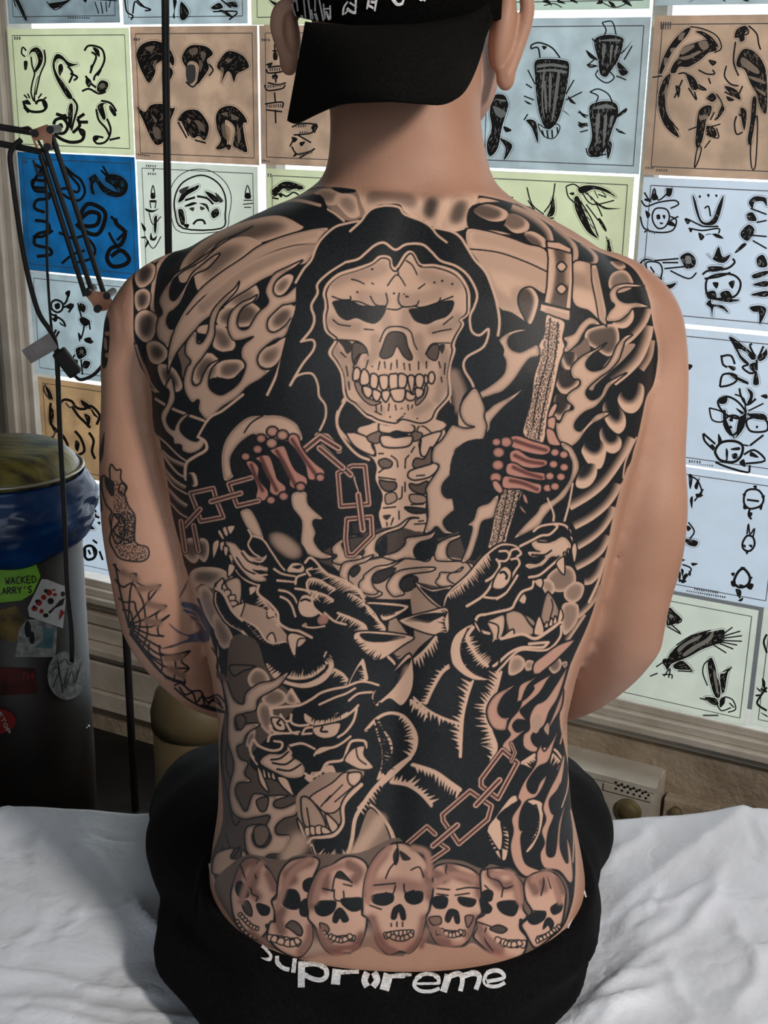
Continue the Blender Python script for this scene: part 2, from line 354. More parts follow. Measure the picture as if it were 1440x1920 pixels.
draw('cobras', '''@ 0 0 4.5
f : 270,470 290,420 340,400 380,440 390,500 370,560 330,610 320,590 350,520 330,450 300,440 ; 320,740 340,660 355,640 330,720 325,830 330,860 310,850
l 3 : 290,480 300,560 320,620 300,700 290,780 310,850 ; 400,420 410,520 370,620 350,700 330,800 ; 250,430 220,400 210,450 240,480
l 5 : 225,850 240,900 290,940 380,940 420,900 400,850 350,850 330,880 ; 230,900 270,950
f : 230,520 260,520 255,580 235,590 ; 225,860 260,840 290,880 250,880 ; 380,850 420,880 400,910
l 3 : 230,800 260,830 ; 260,790 280,830 ; 380,790 350,830 ; 420,820 380,850
f : 470,540 500,460 550,470 600,520 650,540 690,540 640,560 600,560 560,510 510,500 490,560 520,640 580,720 640,820 600,830 540,740 490,640
w : 500,520 530,490 520,540 ; 520,610 545,640 540,660 ; 560,700 585,740 580,750
f : 520,560 550,540 560,590 530,640 ; 610,890 640,880 640,1000 620,1090 600,1000
l 4 : 600,560 640,620 610,700 ; 620,620 680,650 650,680 ; 640,830 680,900 650,1020 630,1100
l 6 : 480,1050 500,1010 560,1000 600,1060 570,1120 510,1120 480,1090 ; 480,1130 560,1180 640,1200 720,1180 735,1110 690,1090 ; 640,1120 700,1060 680,1000 ; 500,960 560,980 600,1000 ; 740,960 680,1000 ; 770,1030 690,1030
f : 540,980 580,960 590,1000 ; 690,1100 740,1100 720,1150 ; 520,1050 550,1040 560,1080
l 4 : 740,430 770,390 830,390 890,420 910,500 880,580 830,640 820,680 ; 800,440 840,480 800,580 790,620 ; 750,640 790,700 840,740
f : 810,400 860,420 870,480 840,460 ; 790,560 820,540 800,610 ; 760,650 800,690 780,740 750,700 ; 850,720 880,680 930,690 940,730 900,780 850,770
w : 870,720 890,700 915,715 905,745 875,745
l 4 : 720,770 780,750 860,790 920,770 ; 880,590 850,640
f : 850,900 880,870 930,870 900,890 920,990 900,1010 870,960 ; 960,890 1010,960 990,980 950,920
l 4 : 840,920 860,1010 920,1080 950,1140 ; 930,1000 960,1080 950,1150 910,1200 850,1210 820,1180 830,1150 900,1160 ; 950,1180 1040,1160 ; 880,850 960,870 1010,940
f : 820,1160 850,1140 860,1170 830,1190
T 3 : 150,325 210,325''')
draw('panthers', S1 + '''f : 700,260 730,220 790,205 850,230 885,290 880,330 850,300 800,320 790,370 760,415 730,370 705,310 ; 840,330 870,340 880,370 850,420 830,400
w : 740,240 790,230 770,260 ; 780,320 800,300 790,350
f : 700,535 740,560 770,525 830,520 870,540 890,540 880,570 860,620 840,690 820,720 790,720 760,670 730,600
w : 770,570 800,600 790,610 ; 830,560 850,580 825,600 ; 780,640 810,640 820,690 790,690
f : 925,290 950,240 990,225 1050,235 1080,270 1050,300 1060,340 1030,390 1000,420 1010,340 990,310 960,310 950,340 940,330
w : 960,250 1000,240 1000,270 970,275 ; 1020,260 1045,270 1030,310 ; 1010,300 1030,320 1015,360
g : 950,330 990,330 990,400 960,420 945,380
l 3 : 945,410 980,435 1010,400 ; 1060,320 1080,350 1060,380
f : 1100,330 1120,290 1160,255 1230,280 1260,330 1240,350 1200,370 1185,410 1170,370 1150,360 1120,420 1130,370 1110,350
w : 1140,300 1175,295 1160,315 ; 1115,340 1135,345 1125,400
f : 905,600 940,555 1000,550 1040,590 1060,640 1040,700 1010,680 980,690 950,650 930,610
w : 950,590 970,600 960,620 ; 990,600 1030,620 1040,660 1010,640 ; 960,640 980,690 970,660
l 3 : 905,610 950,690 ; 990,700 1045,715 ; 920,590 960,680
f : 1095,580 1120,540 1180,530 1230,570 1250,610 1230,620 1240,700 1250,760 1200,740 1180,720 1190,640 1150,600 1140,620 1150,720 1120,745 1095,740 1120,700 1100,640
w : 1120,570 1150,560 1150,580 ; 1170,570 1210,590 1180,600 ; 1200,620 1220,680 1205,720 ; 1125,620 1165,640 1160,700 1130,680
f : 1140,725 1170,725 1160,750
T 2.5 : 685,198 720,200
T 1.5 : 695,770 770,780''')
draw('daggers', '''@ 480 0 2.769
l 3 : 110,230 115,300 ; 100,265 130,265 ; 75,350 150,345 155,370 80,380 70,360 ; 75,430 130,440 170,430 ; 60,440 75,470 150,460 165,440 ; 60,540 150,530 150,560 ; 65,570 150,580 ; 115,380 118,430 ; 110,480 115,530 ; 115,570 117,640
f : 105,275 125,275 125,310 105,310 ; 100,390 125,390 125,410 100,410 ; 65,335 100,325 90,345
T 3 : 85,362 145,360 ; 75,450 150,440 ; 70,552 150,548
l 3 : 200,660 250,640 330,650 300,690 210,700 ; 200,760 230,800 310,780 ; 230,700 300,740 ; 210,720 190,760 ; 240,820 320,770
f : 300,660 330,640 320,690 ; 200,710 230,720 210,740 ; 240,740 270,735 250,760 ; 220,790 205,815 225,805
T 3 : 220,655 280,650 ; 240,690 290,690 ; 240,800 310,785
T 2.5 : 45,208 90,210
T 1.5 : 45,832 90,840''')
bird = '''f : {0}
'''
draw('eagles', '''@ 900 0 2.667
l 3 : 265,245 270,225 310,215 370,240 410,290 ; 265,245 300,240 310,290
f : 320,230 345,235 330,250 ; 285,310 330,295 420,300 455,320 450,400 430,500 400,600 360,645 330,630 305,560 290,460 285,380
w : 300,325 370,318 440,330 440,342 370,332 300,340 ; 300,352 370,345 440,355 435,368 370,358 300,362 ; 322,380 335,370 325,500 335,600 318,520 ; 355,380 368,380 365,500 355,560 ; 395,380 410,375 395,500 375,600 370,580 ; 330,420 340,420 345,560 335,540
L 2 : 300,620 330,680 380,690 410,640 390,620 340,640
l 3 : 320,650 330,680 ; 345,650 350,688 ; 370,650 372,688 ; 395,635 400,670
f : 450,480 490,520 460,510 ; 420,550 460,580 440,560 ; 240,600 290,610 300,715 270,640 ; 230,500 270,520 250,520
l 2.5 : 440,470 480,400 ; 440,500 520,460 ; 250,350 285,420 ; 230,480 280,500 ; 240,420 270,440 ; 250,570 230,600
f : 580,215 600,185 660,175 720,190 725,220 700,300 660,360 640,385 610,370 600,300
w : 600,205 680,195 715,205 680,208 ; 620,240 640,225 625,310 ; 660,240 675,230 660,330 ; 690,230 700,240 680,290
l 2.5 : 620,115 670,110 690,175 ; 620,115 640,150 630,180 ; 600,350 590,380 640,415 680,390 660,360
f : 540,250 600,300 560,290 ; 570,190 600,220 575,205 ; 545,320 600,330 560,340 ; 700,310 750,360 720,380 700,350 ; 710,270 740,240 770,205 730,260
l 2.5 : 730,300 770,230 ; 690,380 740,400 ; 545,330 590,290
f : 555,560 570,520 640,505 690,520 700,570 670,650 640,740 600,785 550,760 570,680
w : 570,545 640,520 690,545 640,540 ; 590,590 610,570 600,680 590,720 ; 630,590 645,580 640,660 625,740 ; 660,590 680,580 660,640
l 2.5 : 560,460 600,445 650,470 670,510 ; 560,460 600,480 590,510 ; 540,740 560,780 640,770 ; 500,560 550,580 ; 500,610 550,630 ; 510,660 550,650
f : 505,550 545,590 520,580 ; 500,620 550,615 520,640 ; 640,700 670,720 650,795 640,740 ; 690,640 740,670 700,660 ; 690,590 740,560 740,540 700,570
f : 80,480 130,475 150,510 150,540 120,640 100,740 60,780 45,720 70,640 60,560
w : 85,495 140,500 130,510 ; 80,530 140,560 120,590 90,570
f : 110,690 170,720 160,760 130,800 140,740 ; 130,630 170,650 140,660
l 3 : 150,200 185,180 ; 150,320 180,260 ; 155,240 175,230''')
draw('parrots', '''@ 900 0 2.667
f : 905,360 925,290 970,210 1030,150 1060,140 1045,175 1010,215 965,270 935,330 915,370 ; 1000,290 1020,240 1080,215 1140,200 1180,225 1190,255 1150,265 1110,300 1050,335 1005,335 985,365 960,360 975,320 ; 1085,160 1120,158 1170,190 1200,235 1170,225 1120,180 ; 925,400 960,370 950,430 935,500 945,570 1005,685 940,640 905,560 900,480
w : 1005,175 1030,165 1020,200 1000,200 ; 960,245 985,240 965,265 ; 1010,250 1060,225 1080,235 1020,275 ; 1000,290 1060,275 1100,255 1110,265 1040,300 ; 930,290 955,300 930,330 ; 1100,215 1140,205 1150,240 1120,250 ; 930,460 945,420 940,520
l 2.5 : 1060,135 1120,145 1190,180 1215,240 1180,265 ; 870,388 920,380 ; 950,590 1000,650
l 3 : 1000,370 1040,370 1100,440 1140,450 ; 1020,400 980,490 ; 1050,440 1090,500 1080,460 ; 1100,350 1140,370 1180,370 1170,350 ; 1150,390 1160,420
f : 1040,370 1080,390 1100,440 1070,450 1050,410 ; 1150,300 1190,310 1170,330 ; 985,430 1010,440 1000,490 ; 1100,420 1140,445 1110,440
f : 1280,190 1290,150 1330,130 1350,150 1330,170 1330,200 1310,210 1300,190
L 2.5 : 1320,150 1340,140 1350,165 1330,175
l 3 : 1350,130 1390,170 1400,220 1410,250 ; 1285,210 1275,310 1300,380
f : 1300,280 1330,245 1380,260 1420,310 1440,380 1440,560 1410,540 1390,470 1360,420 1330,350 1290,330
w : 1310,300 1330,290 1400,350 1390,370 1320,330 ; 1350,380 1420,400 1430,420 1370,400 ; 1380,440 1430,460 1430,480
f : 1370,490 1390,500 1380,620 1360,720 1345,700 1360,600
L 2.5 : 1360,730 1380,600 1395,600 1385,820 1365,835
l 3 : 1240,330 1230,380 1260,420 1300,430 ; 1230,460 1290,480 1320,430 ; 1290,580 1280,620 1290,670 1320,660 ; 1300,570 1340,600
f : 1230,430 1290,450 1310,500 1260,470 ; 1310,540 1340,560 1330,650 1315,600 ; 1240,480 1280,500 1250,505
f : 1140,490 1170,465 1190,490 1170,510 1150,500 ; 1100,560 1130,530 1165,530 1160,570 1140,600 1130,650 1120,700 1100,740 1085,720 1090,640
w : 1105,580 1140,575 1150,590 1110,600
L 2.5 : 1080,835 1095,740 1115,740 1100,800
l 2.5 : 1190,470 1215,510 1220,560 1180,600 ; 1160,600 1180,560 ; 1050,650 1100,630 ; 1140,640 1210,620 ; 1140,670 1200,690 1190,640 ; 1130,740 1160,700
f : 1215,530 1230,550 1190,600 ; 1140,630 1180,640 1190,680 1150,680
T 7 : 912,130 970,130
T 2 : 825,838 880,840 ; 890,850 950,852''')
draw('snakes', S1 + '''L 5 : 335,830 380,870 420,900 440,960 410,1000 360,990 330,970 300,960 340,940 400,960 410,930 370,880
f : 460,890 490,870 500,880 540,930 600,960 580,930 540,900 560,870 620,880 655,920 640,970 590,985 530,960 495,910 480,930 490,970 470,960 465,910
w : 500,890 510,900 500,905 ; 570,900 590,905 580,920 ; 600,940 620,950 605,960 ; 620,910 635,925 625,935
l 4 : 530,830 560,880 590,900 ; 520,850 560,890
L 8 : 440,1030 480,1020 540,1060 530,1130 500,1170 450,1160 400,1120 450,1130 500,1120 510,1070 460,1060 410,1100
l 6 : 190,820 230,850 240,900 180,900 190,950 250,960 260,990 200,1000 190,1040 240,1060 ; 190,1100 250,1110 260,1150 200,1170 190,1220 260,1240 270,1270 200,1280 ; 240,830 200,880 180,930 240,940 ; 280,1150 230,1180 180,1180
l 8 : 590,1090 600,1120 640,1160 620,1220 570,1240 550,1290 580,1330 640,1320 660,1290 620,1250 570,1280
l 5 : 560,1160 580,1200 610,1240 ; 570,1080 600,1110 ; 650,1150 600,1200 ; 310,1160 380,1190 440,1180 490,1240 470,1290 400,1310 ; 325,1315 380,1270 440,1250
T 2.5 : 135,808 160,812
T 1.5 : 165,1315 195,1320''')
draw('portrait', S1 + '''L 3 : 1020,875 1100,910 1140,980 1140,1070 1120,1140 930,1140 890,1060 890,980 930,910
L 1.5 : 1020,845 1080,860 1140,910 1170,980 1160,1070 1130,1150 920,1160 870,1080 860,980 890,900 950,855
f : 905,1010 930,960 990,930 1010,925 1000,945 950,975 930,1000 ; 1040,955 1080,970 1110,1000 1090,1010 1060,985 ; 905,1050 930,1050 940,1110 920,1120 ; 1070,1060 1100,1040 1110,1070 1080,1090 ; 935,1030 975,1010 1000,1015 960,1030 ; 1010,1015 1050,1020 1060,1060 1040,1030 ; 930,1120 960,1120 950,1140
g : 960,1040 985,1035 980,1055 ; 1015,1030 1040,1040 1020,1050 ; 1090,960 1130,1000 1110,1010 ; 910,950 960,930 930,970
l 4 : 980,1120 1000,1100 1030,1100 1040,1120 ; 1000,980 1050,990 1080,1020 ; 940,1000 990,985
f : 770,965 790,965 790,990 770,990 ; 765,1000 795,1000 795,1010 765,1010 ; 740,1040 780,1050 810,1040 780,1060 750,1055
l 2 : 770,965 780,925 790,965 ; 765,1010 770,1040 ; 795,1010 790,1040 ; 760,1060 780,1120 820,1080 ; 740,1180 780,1240 820,1180
f : 785,1090 800,1080 795,1160 785,1150 ; 720,1110 745,1140 735,1155 ; 710,1185 745,1180 735,1190 ; 740,1240 750,1200 760,1210 ; 770,1160 780,1190 800,1175 790,1200 765,1195
f : 1240,965 1265,965 1268,990 1240,990
l 2 : 1240,965 1252,925 1266,965 ; 1232,1000 1275,1000 ; 1230,1020 1280,1015 ; 1235,1035 1270,1035
T 2 : 745,828 800,832 ; 780,850 800,850 ; 755,868 800,870''')
draw('yellow3', '''@ 240 340 4
f : 1100,90 1160,30 1210,10 1270,20 1340,50 1300,60 1250,40 1220,70 1190,50 1150,80 1120,100
l 3 : 1110,110 1160,90 1210,110 1260,80 1300,100 ; 1100,120 1150,130
f : 1150,100 1180,95 1170,120
@ 480 0 2.769
T 3.5 : 50,908 100,910
f : 95,990 150,945 200,945 260,970 210,980 180,990 160,970 130,1000''')
draw('swallows', '''@ 900 0 2.667
f : 500,940 540,925 600,930 650,950 690,985 640,960 580,945 540,960 510,965 ; 480,990 500,980 520,1030 545,1090 570,1150 600,1190 550,1160 510,1100 485,1040 ; 580,1000 640,1035 715,1040 640,1045 600,1025 ; 610,1090 640,1140 635,1155 600,1100 ; 455,965 480,960 475,975
l 2.5 : 440,930 480,920 520,950 580,1000 620,1080 ; 440,930 450,980 480,1010 ; 520,960 570,1020 680,1000 ; 500,990 560,1080 600,1180 ; 540,1020 600,1100 ; 640,985 600,970
k 2 : 545,960 570,1000 ; 580,950 600,990 ; 620,955 640,980 ; 520,1040 545,1060 ; 540,1080 560,1100 ; 560,1120 580,1140
f : 375,980 385,1040 375,1075 345,1080 360,1040 ; 330,1105 385,1100 380,1125 350,1112 ; 240,1050 270,1060 320,1100 290,1090
l 2.5 : 245,935 270,1020 330,1070 ; 385,915 370,1000 330,1060 ; 180,1025 260,1035 310,1080 380,1090 ; 250,1000 290,1060
l 3 : 80,900 85,960 60,980 ; 125,1000 175,985 130,1010 ; 40,960 90,930
f : 650,1190 665,1240 665,1275 645,1270 ; 79,930 88,960 75,960
l 2 : 640,1180 660,1250''')
draw('skulls', '''@ 900 0 2.667
L 3 : 870,1070 890,1040 940,1045 955,1085 935,1130 900,1140 875,1110
f : 890,1075 905,1070 910,1090 895,1095 ; 920,1075 935,1075 930,1095 ; 905,1110 925,1112 915,1120 ; 880,960 900,990 870,1000 ; 940,940 970,945 960,980 940,975 ; 835,1050 860,1070 845,1090 ; 940,1120 990,1130 960,1100 ; 840,990 870,1010 830,1000
l 3 : 815,1000 840,1030 900,1010 980,1000 1000,1020 960,1040 ; 810,1080 830,1140 900,1160 970,1150 990,1100 960,1080 ; 830,960 860,1000 880,940 900,1000 970,940 ; 830,1160 850,1140 ; 960,1100 1000,1080
T 2.5 : 840,1150 890,1165
f : 1070,975 1085,1000 1110,1090 1140,1110 1170,1090 1200,1020 1225,975 1215,1040 1190,1110 1150,1125 1110,1110 1085,1050
w : 1095,1010 1105,1030 1120,1080 1110,1070 ; 1195,1030 1180,1080 1170,1090
l 3 : 1035,1090 1060,1100 1100,1120 1130,1130 1200,1130 ; 1060,1140 1120,1150 1200,1140 1200,1165 ; 1130,1040 1150,1030 1160,1080
f : 1030,1090 1060,1100 1045,1120 ; 1050,1135 1070,1145 1060,1160 ; 1100,1160 1130,1180 1110,1200 ; 1130,1175 1160,1165 1190,1185 1225,1190 1190,1165 ; 1100,978 1112,975 1108,990 ; 1142,970 1156,970 1150,985 ; 1182,972 1195,972 1190,985
f : 1350,1010 1380,980 1430,985 1440,1000 1440,1030 1420,1005 1380,1010 1370,1040 ; 1340,1070 1370,1060 1390,1100 1350,1100 ; 1280,1260 1320,1215 1340,1220 1300,1255 ; 1310,1160 1350,1120 1380,1150 1350,1200 1320,1190
l 3 : 1360,1040 1440,1070 ; 1320,1170 1440,1180 ; 1390,1110 1440,1100 ; 1370,1200 1440,1240
f : 800,1330 830,1290 880,1300 830,1300 815,1330 830,1360 880,1370 920,1390 900,1400 830,1380 ; 1010,1280 1050,1260 1085,1290 1080,1330 1040,1340 1020,1310 ; 880,1400 900,1430 960,1440 990,1410 940,1420
w : 1035,1280 1060,1280 1065,1310 1040,1315
l 3 : 880,1300 1000,1290 ; 920,1310 1000,1310 ; 930,1340 1030,1330 ; 860,1330 880,1360 ; 960,1350 1050,1390 1090,1360
L 3 : 840,1310 900,1310 920,1350 900,1410 870,1400 850,1360
f : 1140,1260 1170,1290 1200,1230 1220,1280 1260,1270 1230,1310 1180,1300 ; 1150,1330 1220,1330 1210,1350 1160,1355
l 4 : 1120,1370 1150,1350 1240,1340 1280,1310 1270,1290 ; 1130,1390 1200,1380 1260,1360
L 4 : 1140,1400 1190,1370 1270,1370 1310,1410 1290,1470 1230,1490 1150,1480
f : 1170,1410 1200,1410 1190,1440 ; 1250,1410 1280,1400 1270,1440 ; 1140,1460 1180,1450 1190,1490 1150,1490 ; 1210,1460 1250,1450 1270,1490 1220,1490
@ 1040 560 3.555
f : 1020,30 1050,0 1060,30 1130,40 1170,90 1120,60 1070,50 1060,120 1050,60 ; 1310,50 1380,40 1420,70 1375,165 1370,90 1330,80 ; 1080,0 1240,0 1180,20
@ 900 0 2.667
f : 1390,1290 1420,1270 1440,1300 1440,1330 1400,1330 ; 1370,1370 1440,1350 1440,1370 1380,1390 ; 1370,1420 1440,1400 1440,1430 ; 1360,1470 1440,1450 1440,1480
T 2.5 : 1038,938 1048,938''')
draw('roses', '''@ 0 500 3.4286
L 4 : 350,230 380,210 420,230 420,270 390,290 355,270
f : 370,240 400,230 405,260 380,270 ; 440,160 470,150 465,190 445,180 ; 440,250 480,230 470,270 ; 350,330 390,320 380,350 ; 400,350 445,385 410,370
l 4 : 420,260 490,240 460,290 ; 350,300 420,340 440,380 ; 460,150 450,210 430,240 ; 380,300 370,350 ; 360,480 400,410 ; 350,470 380,400
f : 535,230 570,250 560,290 530,270 ; 530,330 560,320 600,350 570,380 540,360 ; 520,420 540,440 530,480 ; 560,460 600,450 610,490 570,480 ; 510,520 560,510 575,560 530,590 510,560 ; 490,590 520,600 510,640 ; 560,600 600,610 580,650 550,640
w : 535,535 555,530 550,560
l 3 : 520,230 540,310 560,380 540,460 ; 540,590 550,690 ; 590,340 600,400 ; 500,560 480,600 ; 600,470 620,480''')
draw('dragons', '''@ 0 500 3.4286
f : 310,760 340,790 360,850 330,830 ; 335,900 365,920 360,990 340,1000 ; 340,1000 375,1040 400,1050 370,1060 ; 540,850 590,880 600,910 560,900 540,870 ; 600,900 640,950 660,970 620,950 ; 410,1060 440,1090 460,1140 435,1110 ; 450,1180 470,1220 500,1250 480,1260 455,1220 ; 350,1080 365,1100 350,1130 ; 505,1110 530,1130 520,1180 500,1160 ; 560,940 600,960 590,1020 575,990
l 5 : 400,880 430,850 480,860 510,900 560,910 600,890 640,920 665,960 ; 345,870 340,940 350,1010 410,1070 450,1130 460,1200 490,1250 550,1240 ; 480,890 520,950 560,990 600,1030 ; 500,1050 540,1100 560,1180 500,1210 ; 590,1060 620,1110 610,1180 630,1230 ; 460,1270 500,1330 ; 450,1290 490,1350 ; 640,1010 660,960
k 3 : 310,750 300,790 340,850 ; 440,870 470,900 500,880 ; 380,1040 350,1120''')
draw('butterflies', '''@ 1040 560 3.555
f : 1175,245 1215,265 1270,310 1320,350 1350,390 1320,400 1280,350 1230,330 1250,370 1300,420 1250,400 1220,340 1205,290 ; 1360,390 1400,350 1422,330 1422,380 1380,410 ; 1310,430 1350,420 1340,480 1310,460 ; 1350,470 1370,560 1330,560 ; 1290,590 1330,620 1320,680 1290,690 1310,640 ; 1170,490 1220,510 1300,550 1210,530 ; 1120,650 1160,650 1150,690 1105,690 ; 1130,740 1150,740 1155,800 1210,930 1140,830 ; 1215,720 1270,750 1250,760 ; 1240,780 1290,790 1220,900 ; 1160,440 1215,450 1200,475 ; 1380,640 1422,630 1422,660 ; 1300,760 1400,760 1422,800 1330,790
w : 1285,340 1305,360 1290,365 ; 1250,330 1262,335 1258,345
l 4 : 1175,250 1210,310 1260,400 1300,430 1260,450 1310,490 1350,480 ; 1345,380 1310,310 1325,295 ; 1365,390 1400,310 ; 1355,470 1355,400 ; 1120,370 1130,430 1160,450 ; 1120,380 1160,370 1190,380 1210,430 ; 1110,580 1130,500 1210,500 1220,540 1170,570 1110,580 ; 1210,520 1300,560 ; 1240,590 1250,640 1290,700 1350,660
L 4 : 1100,670 1160,645 1230,680 1280,750 1240,790 1160,770 1110,720
L 4 : 1290,800 1370,780 1422,810 1422,870 1340,880 1300,860
L 4 : 1140,800 1190,770 1240,790 1230,870 1190,900 1150,860
f : 1175,790 1195,790 1195,810 1175,808 ; 1175,840 1190,840 1190,855 1175,855 ; 1350,840 1365,840 1360,855 1350,855 ; 1310,870 1325,870 1320,885 ; 1280,740 1290,740 1270,850 1215,920 1260,820
l 3 : 1210,630 1270,660 1280,740 ; 1300,740 1400,690 ; 1290,760 1380,770 ; 1040,720 1060,800 1130,810 1130,750 1040,720
L 5 : 1080,1000 1120,950 1200,940 1260,970 1250,1040 1200,1080 1120,1070 1090,1040
f : 1150,990 1165,1010 1160,1070 1150,1080 ; 1185,990 1240,980 1240,1000 1190,1000 ; 1190,1030 1220,1020 1230,1050 1200,1060 ; 1100,890 1125,940 1100,960 ; 1060,960 1080,990 1040,980 ; 1270,1060 1280,1110 1250,1100 1240,1080 ; 1320,1010 1370,1050 1310,1040 ; 1260,960 1310,970 1280,975
l 4 : 1000,890 1010,940 1070,1000 ; 1000,890 1080,960 ; 1080,1080 1150,1110 1250,1140 1300,1150 ; 1270,1030 1340,1000 1410,1070 1280,1090 ; 1310,1100 1305,1150 ; 1310,970 1400,900
f : 900,430 930,440 905,470
T 2.5 : 905,1075 990,1082
T 1.5 : 905,1095 1070,1105''')
draw('crosses', '''@ 1040 560 3.555
f : 905,1160 930,1180 915,1260 905,1230 ; 910,1330 930,1310 925,1390 ; 940,1240 975,1180 960,1260 ; 950,1290 1000,1300 960,1320 ; 875,1590 960,1605 950,1640 900,1630 ; 890,1500 920,1520 895,1540 ; 840,1720 880,1730 850,1740 ; 920,1750 965,1755 930,1770 ; 850,1790 870,1800 860,1840 ; 840,1860 890,1870 860,1885
l 3 : 900,1170 960,1200 990,1280 960,1300 ; 900,1480 940,1540 910,1590 ; 860,1760 920,1790 880,1850 ; 940,1340 1000,1260
f : 1330,1240 1355,1235 1350,1260 ; 1260,1290 1285,1295 1270,1310 ; 1385,1310 1410,1300 1400,1325 ; 1270,1350 1290,1390 1265,1390 ; 1370,1380 1395,1360 1385,1400 ; 1295,1415 1325,1415 1320,1440 1300,1440
L 4 : 1280,1280 1320,1260 1370,1270 1400,1320 1380,1370 1310,1390 1270,1350
l 4 : 1310,1390 1300,1430 1320,1460 ; 1290,1330 1370,1340
L 4 : 1260,1620 1290,1570 1330,1580 1340,1630 1310,1670 1270,1660
f : 1260,1630 1280,1630 1280,1650 ; 1300,1630 1325,1630 1320,1650 ; 1280,1675 1300,1675 1290,1695
l 3 : 1290,1560 1300,1490 1310,1560 1340,1520 1330,1580
@ 1020 1060 3.4286
L 5 : 1230,100 1250,40 1290,10 1330,60 1320,110 1270,130
f : 1210,40 1235,35 1225,60 ; 1270,0 1300,0 1285,15 ; 1325,60 1350,65 1335,80 ; 1210,90 1240,90 1235,125 1215,120 ; 1320,105 1355,110 1340,145 1310,130 ; 1240,140 1275,150 1270,200 1250,180 ; 1255,215 1290,195 1270,235 ; 1260,110 1290,115 1280,130
T 2.5 : 975,138 1135,165
T 1.8 : 925,155 1180,195
f : 865,10 890,40 880,100 870,60 ; 900,60 930,40 910,100 ; 940,20 955,40 945,60''')
draw('heads', '''@ 0 860 4.8
f : 730,320 770,300 800,330 760,340 740,380 ; 820,300 870,310 880,360 840,340 ; 770,400 800,370 860,370 890,400 830,400 800,440 780,440 ; 800,560 830,490 880,480 900,510 860,500 840,540 850,590 880,620 840,625 810,600 ; 900,560 930,560 920,585
l 4 : 730,350 760,400 790,500 ; 800,450 860,440 890,470 ; 790,320 840,360 ; 860,500 920,520 ; 740,440 770,480
L 5 : 775,830 800,780 850,775 890,820 870,880 810,895
f : 780,820 800,800 800,880 780,860 ; 850,780 880,800 870,860 860,820
l 4 : 820,810 840,850 ; 730,740 770,720 ; 860,720 900,750 ; 920,820 950,900''')
draw('bigeagles', '''@ 1020 1060 3.4286
f : 815,260 850,290 890,330 860,360 800,375 800,330
w : 820,300 845,320 815,325
l 2.5 : 890,330 890,350 860,360 ; 800,380 890,430 ; 830,370 885,420
f : 800,590 830,540 900,480 1000,425 1080,415 1160,400 1170,430 1160,480 1100,500 1020,530 950,570 880,600 830,620 800,660 780,600
w : 870,520 940,470 1020,435 1000,465 930,500 880,545 ; 900,560 960,510 1050,460 1090,415 1100,420 1080,470 1000,520 920,570
f : 840,630 900,600 970,670 940,660 860,655 ; 770,600 800,590 810,650 790,640
l 2.5 : 1160,430 1220,385 ; 1170,440 1270,410 ; 1165,455 1280,440 ; 1160,470 1280,475 ; 1150,480 1250,500 ; 1140,490 1225,525 ; 1100,500 1180,550 ; 860,500 960,440 1080,405 ; 730,640 790,600 ; 780,700 820,650 810,710 ; 770,690 830,690 830,715 ; 690,700 740,680 ; 960,670 870,665
f : 1060,620 1085,580 1110,640 1120,700 1140,760 1140,830 1110,830 1080,750
w : 1095,680 1110,670 1125,760 1130,820 1115,790
f : 1140,690 1170,680 1200,640 1185,700 1170,790 1150,800 ; 1040,835 1110,840 1130,880 1090,880 ; 1140,850 1170,830 1170,870 1140,900
l 2.5 : 1080,590 1040,620 1030,680 1060,760 ; 1180,680 1215,640 ; 1160,670 1200,650 ; 1170,830 1220,850 1240,910 1190,930 ; 1120,880 1150,920 1210,900 ; 1010,840 1050,850 ; 1200,870 1230,900
k 3 : 1030,950 1130,950''')
draw('edge', '''@ 1020 1060 3.4286
f : 1410,710 1430,740 1425,790 1410,750 ; 1365,765 1400,790 1395,800 ; 1360,820 1400,815 1380,830 ; 1395,930 1440,950 1440,960
l 4 : 1440,430 1420,480 1440,550 ; 1440,770 1390,840 1380,880 1440,920 ; 1400,780 1440,800''')
for k_, s_ in SHEETS.items(): rows(k_, s_)
# ------------------------------------------------------------------ the seated person
def lerp_tab(tab, x, j=1):
    return float(np.interp(x, [t[0] for t in tab], [t[j] for t in tab]))
# back profile: (image row on the spine, world depth of the back, thickness)
BACK = [(255, 1.075, .13), (300, 1.07, .135), (345, 1.055, .15), (400, 1.04, .17), (470, 1.02, .19), (560, 1.0, .215), (700, .985, .24), (900, .975, .245),
        (1100, .972, .235), (1250, .968, .225), (1400, .955, .23), (1550, .94, .25), (1700, .925, .27), (1850, .915, .28), (1990, .925, .27)]
LEFT = [(618, 240), (618, 290), (607, 335), (560, 368), (500, 392), (430, 425), (370, 452), (312, 500), (285, 560), (275, 640), (280, 740), (295, 850), (318, 950), (345, 1060),
        (375, 1150), (398, 1240), (412, 1330), (414, 1420), (412, 1500), (400, 1580), (392, 1640), (392, 1720), (400, 1800), (420, 1900)]
RIGHT = [(905, 240), (905, 290), (920, 335), (958, 372), (1010, 398), (1070, 430), (1125, 465), (1185, 520), (1215, 580), (1222, 650), (1215, 750), (1195, 850), (1175, 940), (1145, 1050),
         (1115, 1150), (1080, 1240), (1060, 1320), (1062, 1420), (1068, 1500), (1086, 1580), (1098, 1650), (1098, 1720), (1090, 1800), (1070, 1900)]
def prof3(rows):
    out = []
    for (py, y, t) in rows: p = at_y(735, py, y); out.append((p.z, y, t))
    return sorted(out)
BP = prof3(BACK)
def depth_at(z): return lerp_tab(BP, z, 1), lerp_tab(BP, z, 2)
def side(tab):
    out = []
    for px, py in tab:
        y = 1.08
        for _ in range(6):
            p = at_y(px, py, y); yb, t = depth_at(p.z); y = yb + t * .52
        out.append((p.z, p.x))
    return sorted(out)
SL, SR = side(LEFT), side(RIGHT)
